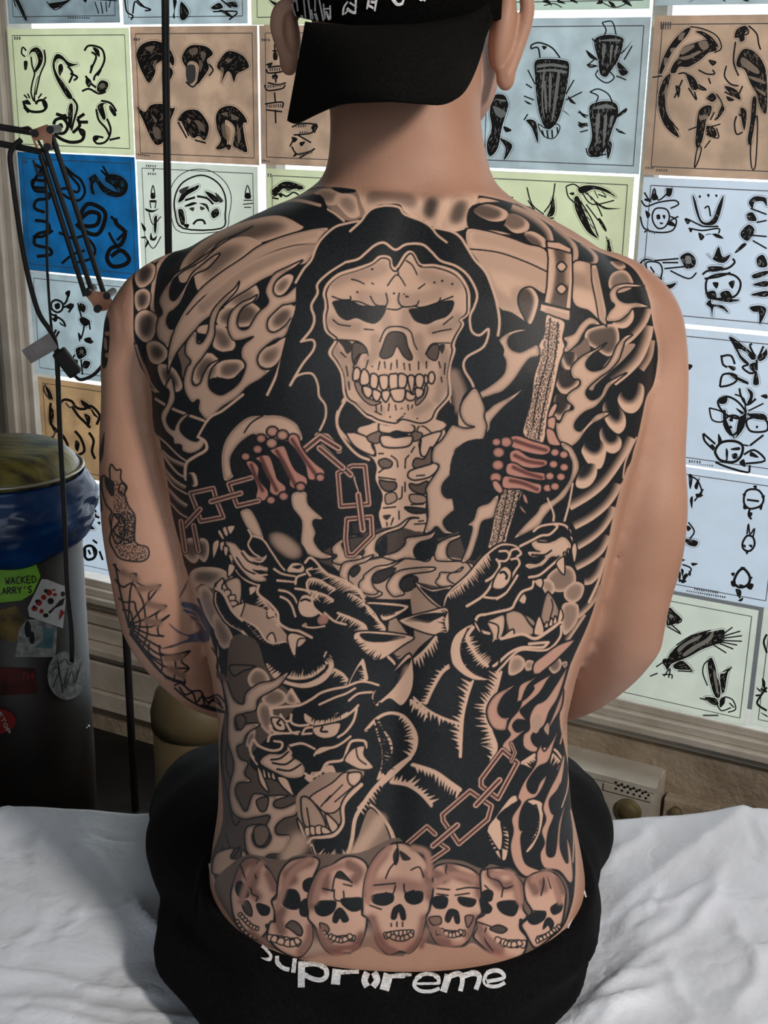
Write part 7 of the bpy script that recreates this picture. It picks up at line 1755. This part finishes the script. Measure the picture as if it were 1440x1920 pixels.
rr = N(M_sheet, 'ShaderNodeValToRGB'); rr.color_ramp.elements[0].position = 0; rr.color_ramp.elements[1].position = .06; L(M_sheet, v.outputs['Distance'], rr.inputs[0]); L(M_sheet, rr.outputs[0], bp1.inputs['Height'])
nz = N(M_sheet, 'ShaderNodeTexNoise'); nz.inputs['Scale'].default_value = 130; nz.inputs['Detail'].default_value = 5; L(M_sheet, tc.outputs['Object'], nz.inputs['Vector'])
bp2 = N(M_sheet, 'ShaderNodeBump'); bp2.inputs['Strength'].default_value = .35; bp2.inputs['Distance'].default_value = .003; L(M_sheet, nz.outputs['Fac'], bp2.inputs['Height']); L(M_sheet, bp1.outputs[0], bp2.inputs['Normal']); L(M_sheet, bp2.outputs[0], b.inputs['Normal'])
M_vinyl = mat('black_vinyl', (.01, .01, .012), .45)
BX0, BX1, BY0, BY1 = -.95, 1.0, .45, 1.315
bed = thing('treatment_bed', 'padded treatment bed covered with crumpled white sheet, person sitting on it', 'bed', (0, .88, FLOOR))
bm = bmesh.new(); add_box(bm, ((BX0 + BX1) / 2, (BY0 + BY1) / 2, BED - .08), (BX1 - BX0 - .03, BY1 - BY0 - .03, .08), bev=.012); part('mattress', bm, M_vinyl, bed)
bm = bmesh.new(); add_box(bm, ((BX0 + BX1) / 2, (BY0 + BY1) / 2, BED - .14), (BX1 - BX0 - .08, BY1 - BY0 - .08, .04)); part('bed_frame', bm, M_vinyl, bed)
for sx in (BX0 + .12, BX1 - .12):
    for sy in (BY0 + .1, BY1 - .1):
        bm = bmesh.new(); add_box(bm, (sx, sy, (FLOOR + BED - .14) / 2), (.045, .045, BED - .14 - FLOOR)); part('leg', bm, M_vinyl, bed)
rnd = random.Random(5)
folds = [((270, 1545), (420, 1600), .006, .012), ((150, 1590), (320, 1760), .006, .010), ((240, 1670), (330, 1770), .007, .010), ((0, 1830), (300, 1850), .007, .014), ((0, 1880), (420, 1890), .008, .016), ((0, 1905), (380, 1915), .007, .012),
         ((1140, 1700), (1420, 1530), .012, .035), ((1130, 1620), (1220, 1560), .009, .02), ((1120, 1850), (1340, 1700), .008, .014), ((1070, 1880), (1260, 1790), .008, .013), ((1300, 1740), (1360, 1640), .006, .008), ((1370, 1730), (1420, 1820), .006, .008), ((1180, 1760), (1260, 1690), .006, .008),
         ((1200, 1770), (1280, 1690), .006, .008), ((1160, 1740), (1240, 1660), .006, .008), ((1050, 1900), (1200, 1860), .012, .016), ((1245, 1800), (1300, 1900), .007, .009), ((50, 1580), (80, 1640), .004, .008), ((20, 1800), (90, 1710), .004, .007), ((110, 1760), (155, 1700), .004, .007), ((60, 1560), (80, 1600), .004, .006), ((1100, 1910), (1240, 1840), .010, .013), ((1380, 1900), (1440, 1780), .007, .012)]
FL = [(at_z(*a, BED), at_z(*b_, BED), h, w_) for a, b_, h, w_ in folds]
NX, NY = 330, 190
XS = np.linspace(BX0, BX1, NX); YS = np.linspace(BY0, BY1 + .10, NY); X, Y = np.meshgrid(XS, YS); Zg = np.zeros_like(X)
for _ in range(150):
    x, y = rnd.uniform(-.55, .6), rnd.uniform(.7, 1.3); th = rnd.choice((.9, 1.1, -.7, .3)) + rnd.gauss(0, .35); l = rnd.uniform(.03, .13)
    FL.append((Vector((x, y, 0)), Vector((x + math.cos(th) * l, y + math.sin(th) * l, 0)), rnd.uniform(-.004, .005), rnd.uniform(.003, .008)))
for a, b_, h, w_ in FL:
    d = np.array([b_.x - a.x, b_.y - a.y]); l2 = d @ d; t = np.clip(((X - a.x) * d[0] + (Y - a.y) * d[1]) / l2, 0, 1); wob = .004 * np.sin(t * 9 + a.x * 20)
    D = ((X - a.x) * d[1] - (Y - a.y) * d[0]) / math.sqrt(l2) + wob; D2 = np.hypot(X - a.x - t * d[0], Y - a.y - t * d[1]); end = np.exp(-(np.maximum(D2 - np.abs(D), 0) / .01) ** 2)
    Zg += h * np.exp(-np.abs(D) / w_ * 1.4) * end * np.sin(math.pi * np.clip(t * .9 + .05, 0, 1)) ** .4
for i in range(60):
    f = rnd.uniform(8, 45); th = rnd.uniform(0, 6.28); Zg += .0011 * (12 / f) ** .7 * np.abs(np.sin(f * (X * math.cos(th) + Y * math.sin(th)) + rnd.uniform(0, 6) + 1.2 * np.sin(3 * X * rnd.uniform(.5, 2) + 4 * Y)))
Zg -= Zg.mean() - .004
near = np.exp(-(((X - .01) / .33) ** 4 + ((Y - 1.06) / .27) ** 4)); Zg += .004 * (1 - near)
Zg += .012 * np.exp(-((X - .45) / .14) ** 2 - ((Y - 1.30) / .2) ** 2)
Zt = BED + Zg - .022 * near
over = np.clip(Y - BY1, 0, 1); Yc = np.minimum(Y, BY1 + .012 * np.sin(np.clip(over / .03, 0, 1) * 1.57)); Zt = Zt - np.where(over > 0, over * 1.0 + .004, 0)
V = [(X[j, i], Yc[j, i], Zt[j, i]) for j in range(NY) for i in range(NX)]; n = NX * NY
Fs = [(j * NX + i, j * NX + i + 1, (j + 1) * NX + i + 1, (j + 1) * NX + i) for j in range(NY - 1) for i in range(NX - 1)]
o = obj('bed_sheet', (V, Fs), M_sheet, None, True)
tag(o, 'crumpled white disposable sheet spread over the treatment bed', 'bed sheet')

# ------------------------------------------------------------------ lamp arm and cables
M_blk = mat('black_metal', (.008, .008, .009), .5); M_cop = noisy(mat('copper', (.45, .2, .12), .4, .7), (.30, .13, .08), (.55, .28, .18), 30); M_rub = mat('black_rubber', (.006, .006, .006), .6)
YL = 1.62
def T(bm, pts, r, y=YL, mi=0, seg=8, n=5): add_tube(bm, smooth3([at_y(p[0], p[1], p[2] if len(p) > 2 else y) for p in pts], n) if len(pts) > 2 else [at_y(p[0], p[1], p[2] if len(p) > 2 else y) for p in pts], r, seg, mi)
lamp = thing('desk_lamp', 'black articulated lamp arm with copper joints reaching in from the left edge', 'lamp', tuple(at_y(85, 270, YL)))
for (a, b_) in (((-160, 212), (72, 250)), ((-160, 238), (80, 285))):
    bm = bmesh.new(); T(bm, [a, b_], .0040); part('arm_rod', bm, M_blk, lamp)
for (a, b_) in (((84, 278), (172, 545)), ((97, 252), (198, 560)), ((76, 290), (160, 555))):
    bm = bmesh.new(); T(bm, [a, b_], .0034); part('arm_rod', bm, M_blk, lamp)
def plate(bm, pts, y0, y1):
    n0 = [bm.verts.new(at_y(*p, y0)) for p in pts]; n1 = [bm.verts.new(at_y(*p, y1)) for p in pts]; bm.faces.new(n0); bm.faces.new(n1[::-1])
    for i in range(len(pts)): bm.faces.new((n0[i], n1[i], n1[(i + 1) % len(pts)], n0[(i + 1) % len(pts)]))
    bmesh.ops.recalc_face_normals(bm, faces=bm.faces)
for y0 in (YL - .014, YL + .006):
    bm = bmesh.new(); plate(bm, [(55, 245), (88, 233), (99, 240), (97, 275), (84, 282), (80, 262), (66, 264), (74, 280), (66, 276)], y0, y0 + .004); part('elbow_bracket', bm, M_cop, lamp)
bm = bmesh.new(); plate(bm, [(155, 548), (170, 545), (200, 548), (212, 565), (200, 582), (180, 585), (170, 566)], YL - .010, YL + .008); part('lower_bracket', bm, M_cop, lamp)
for p in ((64, 250), (94, 243), (88, 276), (162, 549), (200, 555), (182, 580)):
    bm = bmesh.new(); c = at_y(*p, YL - .018); add_tube(bm, [c, c + Vector((0, .04, 0))], .0048, 12); part('joint_bolt', bm, M_blk, lamp)
bm = bmesh.new(); T(bm, [(30, 246), (45, 240), (60, 245), (88, 300), (75, 330), (62, 300)], .0016); part('spring', bm, M_blk, lamp)
bm = bmesh.new(); T(bm, [(310, -260), (310, 0), (312, 200), (316, 470), (322, 760), (328, 1030)], .0042, 1.45); o = obj('hanging_cord', bm, M_rub, None, True)
tag(o, 'thick straight black cord hanging down in front of the panther sheet', 'cord')
bm = bmesh.new(); T(bm, [(40, 262), (20, 285), (24, 340), (45, 480), (70, 580), (95, 622), (106, 660), (112, 800), (120, 950), (126, 1100), (134, 1180), (135, 1240)], .0034, 1.60); o = obj('lamp_cable', bm, M_rub, None, True)
tag(o, 'long black cable sagging from the lamp arm down past the blue bag', 'cable')
bm = bmesh.new(); T(bm, [(80, 292), (88, 380), (88, 480), (92, 560), (97, 620)], .0018, 1.63); o = obj('thin_cable', bm, M_rub, None, True)
tag(o, 'thin black cable hanging straight below the copper lamp elbow', 'cable')
bm = bmesh.new(); T(bm, [(137, 700), (150, 712), (172, 705), (188, 690), (205, 668)], .0022, 1.60); T(bm, [(97, 632), (108, 655), (116, 665)], .0022, 1.60); sw = obj('switch_cable', bm, M_rub, None, True)
tag(sw, 'black inline switch box on a cable beside the left shoulder', 'switch')
bm = bmesh.new(); c = at_y(126, 680, 1.60); ax = (at_y(142, 702, 1.60) - at_y(110, 660, 1.60)).normalized(); ay = Vector((0, 1, 0)); az = ax.cross(ay).normalized(); add_box(bm, c, (.038, .012, .019), (ax, az.cross(ax), az), bev=.003); obj('switch_box', bm, M_rub, sw)
M_paper = noisy(mat('label_paper', (.35, .33, .33), .8), (.26, .245, .25), (.36, .34, .345), 60, 5, .3)
bm = bmesh.new(); plate(bm, [(40, 657), (92, 624), (108, 650), (106, 655), (58, 682)], 1.585, 1.587); o = obj('paper_tag', bm, M_paper)
tag(o, 'crumpled grey paper tag folded around the black cables', 'tag')

# ------------------------------------------------------------------ bin with stickers, blue bag and lid
YBn = 1.95; cb = at_y(22, 1040, YBn); cb = Vector((cb.x, cb.y, 0)); RB = .121
M_bin = noisy(mat('dark_bin', (.01, .01, .01), .5), (.008, .006, .006), (.02, .014, .012), 12)
M_bag = mat('blue_bag', (.006, .055, .22), .22); noisy(M_bag, (.004, .035, .15), (.010, .08, .28), 16, 3)
M_bag.node_tree.nodes['Principled BSDF'].inputs['Specular IOR Level'].default_value = .6
zt = at_y(22, 1050, YBn - RB).z; ztop = at_y(22, 925, YBn - RB).z
bn = thing('waste_bin', 'dark round waste bin covered in stickers, at the left edge', 'bin', (cb.x, cb.y, FLOOR))
bm = bmesh.new(); add_lathe(bm, [(.098, FLOOR), (.102, FLOOR + .01), (.113, .3), (RB - .006, ztop - .012)], cb, 48); part('bin_body', bm, M_bin, bn, True)
bm = bmesh.new(); rings = []; sg = 160; nj = 26; zb = at_y(22, 1058, YBn - RB).z
for j in range(nj):
    t = j / (nj - 1); ring = []
    for k in range(sg):
        a = 2 * math.pi * k / sg; n1 = mn.noise(Vector((math.cos(a) * 2.2, math.sin(a) * 2.2, t * 4.5 + 3 + a * .8))) ; n2 = mn.noise(Vector((math.cos(a) * 5, math.sin(a) * 5, t * 11)))
        r = RB + .004 + .017 * math.sin(math.pi * min(1, t * 1.05)) ** .7 + .010 * n1 * math.sin(math.pi * t) + .005 * n2 * math.sin(math.pi * t)
        z = zb + (ztop - zb) * t + .012 * mn.noise(Vector((math.cos(a) * 1.5, math.sin(a) * 1.5, 9))) * (1 - t)
        ring.append(bm.verts.new(cb + Vector((r * math.cos(a), r * math.sin(a), z))))
    rings.append(ring)
for j in range(nj - 1):
    for k in range(sg): bm.faces.new((rings[j][k], rings[j][(k + 1) % sg], rings[j + 1][(k + 1) % sg], rings[j + 1][k]))
bmesh.ops.solidify(bm, geom=bm.faces[:], thickness=.001)
bag = obj('plastic_bag', bm, M_bag, None, True); tag(bag, 'blue plastic bag liner folded over the rim of the stickered bin', 'bag')
M_lid = mat('camouflage_print', (.1, .09, .04), .35); noisy(M_lid, (.02, .017, .010), (.20, .17, .035), 22, 5, .1, 40, (1, 3, 1))
M_rimm = mat('lid_rim', (.35, .33, .28), .3, .5)
lid = thing('bin_lid', 'round lid with green-brown sticker pattern on top of the blue bag', 'lid', (cb.x, cb.y, ztop))
bm = bmesh.new(); add_lathe(bm, [(RB - .004, ztop - .006), (RB, ztop + .006), (RB - .006, ztop + .012), (RB - .010, ztop + .022), (RB - .03, ztop + .038), (.04, ztop + .044), (.002, ztop + .045)], cb, 48); part('lid_top', bm, M_lid, lid, True)
bm = bmesh.new(); P = [cb + Vector((math.cos(a) * (RB + .002), math.sin(a) * (RB + .002), ztop + .006)) for a in [2 * math.pi * i / 48 for i in range(49)]]; add_tube(bm, P, .0028, 8, cap=False); part('lid_rim', bm, M_rimm, lid, True)
def on_bin(px, py, lift=.0015):                # point of the bin wall behind a pixel
    d = ray(px, py); o_ = CAM - cb; r = RB - .006 + .003 + lift; A_ = d.x ** 2 + d.y ** 2; B_ = 2 * (o_.x * d.x + o_.y * d.y); C2 = o_.x ** 2 + o_.y ** 2 - r * r; D2 = B_ * B_ - 4 * A_ * C2
    t = (-B_ - math.sqrt(max(D2, 0))) / (2 * A_); return CAM + d * t
def sticker(name, pts, m, label, lift=.0015, marks=(), cat='sticker', parent=None):
    """pts: outline in picture coordinates laid around the bin"""
    def lay(bm, P, mi, lf):
        tri = tessellate_polygon([[Vector((a, b, 0)) for a, b in P]])
        for t in tri:
            ids = [P[i] for i in t]; n = max(1, int(max(math.dist(ids[0], ids[1]), math.dist(ids[1], ids[2]), math.dist(ids[2], ids[0])) / 14)); G = {}
            for i in range(n + 1):
                for j in range(n + 1 - i):
                    u, v_ = i / n, j / n; G[i, j] = bm.verts.new(on_bin(ids[0][0] * (1 - u - v_) + ids[1][0] * u + ids[2][0] * v_, ids[0][1] * (1 - u - v_) + ids[1][1] * u + ids[2][1] * v_, lf))
            for i in range(n):
                for j in range(n - i):
                    f = bm.faces.new((G[i, j], G[i + 1, j], G[i, j + 1])); f.material_index = mi
                    if i + j < n - 1: f = bm.faces.new((G[i + 1, j], G[i + 1, j + 1], G[i, j + 1])); f.material_index = mi
    ms = [m]; bm = bmesh.new(); lay(bm, pts, 0, lift)
    for i, (mm, polys) in enumerate(marks):
        if mm not in ms: ms.append(mm)
        for P in polys: lay(bm, P, ms.index(mm), lift + .0008 + .0001 * i)
    bmesh.ops.remove_doubles(bm, verts=bm.verts, dist=1e-6); o = obj(name, bm, ms); return tag(o, label, cat, 'stickers on the waste bin')
M_sg = noisy(mat('sticker_green', (.16, .42, .03), .4), (.12, .32, .02), (.20, .46, .04), 25); M_sw = noisy(mat('sticker_white', (.5, .5, .5), .4), (.42, .42, .42), (.56, .56, .57), 30); M_sr = mat('sticker_red', (.25, .02, .015), .4); M_st = noisy(mat('sticker_teal', (.05, .14, .17), .4), (.04, .10, .13), (.09, .17, .19), 30)
M_sk = mat('sticker_black', (.01, .01, .012), .4); M_sgr = noisy(mat('sticker_grey', (.22, .23, .22), .4), (.12, .13, .13), (.30, .31, .30), 90, 6); M_sy = noisy(mat('sticker_gold', (.15, .10, .02), .4), (.04, .03, .015), (.18, .12, .03), 40)
GL = {'U': 'l0,0 .1,.8 .5,1 .9,.8 1,0', 'W': 'l0,0 .25,1 .5,.4 .75,1 1,0', 'A': 'l0,1 .5,0 1,1|l.2,.65 .8,.65', 'C': 'l1,.1 .5,0 .05,.4 .1,.8 .5,1 1,.9', 'K': 'l0,0 0,1|l.95,0 .05,.5 1,1', 'E': 'l1,0 0,0 0,1 1,1|l0,.5 .8,.5', 'D': 'l0,0 .7,.1 1,.5 .7,.9 0,1 0,0',
      'L': 'l0,0 0,1 1,1', 'R': 'l0,1 0,0 .8,.05 .9,.4 0,.5|l.3,.5 1,1', 'Y': 'l0,0 .5,.5 1,0|l.5,.5 .5,1', 'S': 'l1,.1 .4,0 0,.25 .9,.7 .6,1 0,.9', "'": 'l.5,0 .4,.3', 'T': 'l0,0 1,0|l.5,0 .5,1', 'O': 'l.5,0 0,.3 0,.7 .5,1 1,.7 1,.3 .5,0', 'P': 'l0,1 0,0 .9,.1 .9,.45 0,.55', 'H': 'l0,0 0,1|l1,0 1,1|l0,.5 1,.5', 'N': 'l0,1 0,0 1,1 1,0'}
def word(s, x, y, cw, ch, wd, dx, dy, gap=1.35):
    """lettering polygons: baseline direction (dx, dy)"""
    out = []; nx, ny = -dy, dx
    for i, c in enumerate(s):
        if c == ' ': continue
        for st in GL[c].split('|'):
            v = [tuple(float(t) for t in p.split(',')) for p in st[1:].split(' ')]
            P = [(x + dx * (i * gap + a) * cw + nx * b_ * ch, y + dy * (i * gap + a) * cw + ny * b_ * ch) for a, b_ in v]
            for q in range(len(P) - 1):
                A_, B_ = ribbon([P[q], P[q + 1]], wd, wd); out.append(A_ + B_[::-1])
    return out
def ell(cx, cy, rx, ry, n=28): return [(cx + rx * math.cos(t), cy + ry * math.sin(t)) for t in [2 * math.pi * i / n for i in range(n)]]
sticker('sticker', [(-40, 1064), (68, 1058), (76, 1080), (62, 1112), (40, 1126), (-40, 1134)], M_sg, 'bright green sticker lettered WACKED, just under the blue bag', marks=[(M_sk, word('U WACKED', -10, 1084, 7.4, 13, 2.2, .998, -.06) + word('LARRY\'S', -6, 1103, 7.2, 12, 2.4, .998, -.06))])
sticker('sticker', [(78, 1086), (88, 1086), (112, 1096), (126, 1100), (118, 1178), (55, 1156), (52, 1140)], M_sw, 'white rectangular sticker with red and black spots', .003,
        [(M_sr, [ell(73, 1130, 6, 6), ell(65, 1141, 6, 5), ell(82, 1120, 5, 5), ell(92, 1111, 6, 6), ell(78, 1146, 4, 4), [(114, 1142), (122, 1148), (115, 1158), (110, 1164), (112, 1150)], ell(103, 1115, 4, 3), ell(101, 1106, 3, 2)]),
         (M_sk, [ell(70, 1127, 4, 3), ell(64, 1138, 3, 3), ell(86, 1108, 4, 4), ell(95, 1127, 6, 6), [(90, 1148), (104, 1136), (112, 1126), (122, 1120), (118, 1134), (104, 1140), (94, 1151)], ell(118, 1114, 4, 5), ell(86, 1154, 5, 4)])])
sticker('sticker', [(28, 1232), (36, 1180), (50, 1162), (84, 1160), (108, 1172), (104, 1232)], M_sgr, 'grey and teal postcard sticker below the spotted one', .002, [(M_st, [[(82, 1176), (102, 1180), (98, 1216), (66, 1214), (80, 1200)]]), (M_sk, [ell(52, 1180, 6, 16), ell(60, 1196, 5, 12)])])
sticker('sticker', ell(125, 1266, 36, 46), M_sgr, 'round white sticker with faint script at the end of the cable', .004, [(M_sk, [stroke_poly([(100, 1290), (110, 1262), (118, 1286), (128, 1252)], 1.6), stroke_poly([(122, 1290), (135, 1258), (140, 1280), (150, 1250)], 1.6), stroke_poly([(96, 1262), (106, 1250), (112, 1262)], 1.6), stroke_poly([(112, 1244), (122, 1236), (130, 1246), (140, 1240)], 1.6), stroke_poly([(108, 1238), (112, 1262), (118, 1300)], 2.2)])])
sticker('sticker', ell(-6, 1352, 36, 24), M_sr, 'dark red oval sticker with pale lettering at the left edge', .002, [(M_sw, word('STOP', 2, 1334, 9, 7, 1.8, .42, .9, 1.3))])
sticker('sticker', [(-30, 1250), (66, 1254), (70, 1300), (-30, 1306)], noisy(mat('sticker_dark_red', (.05, .008, .006), .5), (.03, .005, .004), (.09, .012, .01), 40), 'faded dark red label lettered TH, under the postcard sticker', .001, [(M_sr, word('TH', 40, 1262, 9, 12, 2, 1, 0))])
sticker('sticker', [(-20, 1150), (30, 1136), (50, 1160), (30, 1205), (-20, 1195)], M_sy, 'black and gold sticker left of the postcard sticker', .0012)
M_tube = noisy(mat('striped_bag', (.1, .08, .05), .4), (.03, .03, .03), (.16, .12, .06), 30)

# ------------------------------------------------------------------ other things on the floor
M_tanp = noisy(mat('tan_plastic', (.16, .12, .06), .5), (.12, .09, .045), (.18, .14, .075), 8)
c = at_y(372, 1330, 2.05); zz = at_y(372, 1262, 2.05).z
dr = thing('drum_bin', 'tan round-topped bin on the floor behind the left forearm', 'bin', (c.x, c.y, FLOOR))
bm = bmesh.new(); add_lathe(bm, [(.075, FLOOR), (.078, FLOOR + .01), (.083, zz - .10)], (c.x, c.y, 0), 40); part('bin_body', bm, M_tanp, dr, True)
bm = bmesh.new(); add_lathe(bm, [(.085, zz - .10), (.086, zz - .07), (.076, zz - .035), (.05, zz - .01), (.003, zz)], (c.x, c.y, 0), 40); part('dome_lid', bm, M_tanp, dr, True)
p0 = at_y(236, 1180, 2.5)
bm = bmesh.new(); add_tube(bm, [Vector((p0.x, p0.y, FLOOR)), Vector((p0.x, p0.y, .62))], .0085, 12); add_lathe(bm, [(.05, FLOOR), (.05, FLOOR + .012), (.01, FLOOR + .02)], (p0.x, p0.y, 0), 24)
o = obj('stand_pole', bm, M_blk); tag(o, 'thin black upright pole by the cream trim behind the left elbow', 'pole')
pa, pb = at_z(112, 1378, .17), at_z(172, 1360, .17)
bm = bmesh.new(); c0 = at_y(118, 1380, 1.93); c1 = at_y(168, 1361, 1.93); add_tube(bm, smooth3([c0, (c0 + c1) / 2 + Vector((0, -.002, -.004)), c1], 5), [.003, .005, .0052, .005, .004, .004, .0045, .005, .0045, .0035, .002], 10); ch = obj('metal_handle', bm, mat('steel', (.6, .6, .6), .25, 1.0), None, True)
tag(ch, 'small shiny metal bar lying in the dark at the foot of the bin', 'metal bar')

# wall heater unit with grille and brass knob, low on the right
M_hb = noisy(mat('enamel_cream', (.6, .57, .5), .4), (.50, .47, .41), (.64, .61, .55), 12)
M_brass = noisy(mat('brass', (.25, .19, .08), .6, .15), (.14, .11, .05), (.22, .18, .09), 25)
M_hole = mat('dark_hole', (.01, .008, .006), .8)
def fu(px, py, off): p = on_wall(px, py, off); return ((p - W0).dot(WU), p.z)
OF = .10
uR, zF = fu(1232, 1478, OF); uR2, zBk = fu(1243, 1440, .0)
ht = thing('wall_heater', 'cream wall heater with hole grille and brass knob, behind the right hip', 'heater', tuple(W(.4, FLOOR, .05)))
bm = bmesh.new(); uL = .30
v = [W(uL, zBk, 0.0), W(uR2, zBk, 0.0), W(uR, zF, OF + .003), W(uL, zF, OF + .003)]; lo = [q - Vector((0, 0, .012)) for q in v]
a_ = [bm.verts.new(q) for q in v]; c_ = [bm.verts.new(q) for q in lo]; bm.faces.new(a_); bm.faces.new(c_[::-1])
for i in range(4): bm.faces.new((a_[i], c_[i], c_[(i + 1) % 4], a_[(i + 1) % 4]))
bmesh.ops.recalc_face_normals(bm, faces=bm.faces); part('top_board', bm, M_hb, ht)
bm = bmesh.new(); wall_box(bm, uL + .02, uR - .008, FLOOR, zF - .013, .0, OF); part('heater_body', bm, M_hb, ht)
ug, zg = fu(1145, 1458, OF); ug2, zg2 = fu(1218, 1490, OF)
bm = bmesh.new(); wall_box(bm, ug - .012, ug2 + .006, zg2 - .014, zF - .016, OF, OF + .004, bev=.001); part('grille_panel', bm, M_hb, ht)
holes = []
for i in range(6):
    for j in range(3):
        x = 1155 + i * 11.2 + (5 if j == 1 else 0); y = 1467 + i * 3.6 + j * 5.8; u_, z_ = fu(x, y, OF + .004); p = W(u_, z_, OF + .0035)
        bm = bmesh.new(); add_tube(bm, [p, p + WN * .0012], .0026, 10); part('grille_hole', bm, M_hole, ht)
uk, zk = fu(1178, 1520, OF)
bm = bmesh.new(); add_lathe(bm, [(.027, 0), (.027, .004), (.024, .006), (.018, .0062), (.017, .008), (.002, .0085)], W(uk, zk, OF + .0005), 36, axis=WN); part('knob', bm, M_brass, ht, True)
u0, z0 = fu(1245, 1495, .03); u1, z1 = fu(1345, 1520, .03)
bx = thing('junction_box', 'low cream box with small fitting on the wall right of the heater', 'box', tuple(W(u0, z1, 0)))
bm = bmesh.new(); wall_box(bm, u0, u1, z1 - .06, z0, .0, .03, bev=.004); part('box_body', bm, M_plaster, bx)
uq, zq = fu(1268, 1522, .03); bm = bmesh.new(); add_lathe(bm, [(.012, 0), (.012, .008), (.004, .012)], W(uq, zq, .03), 20, axis=WN); part('fitting', bm, M_brass, bx, True)
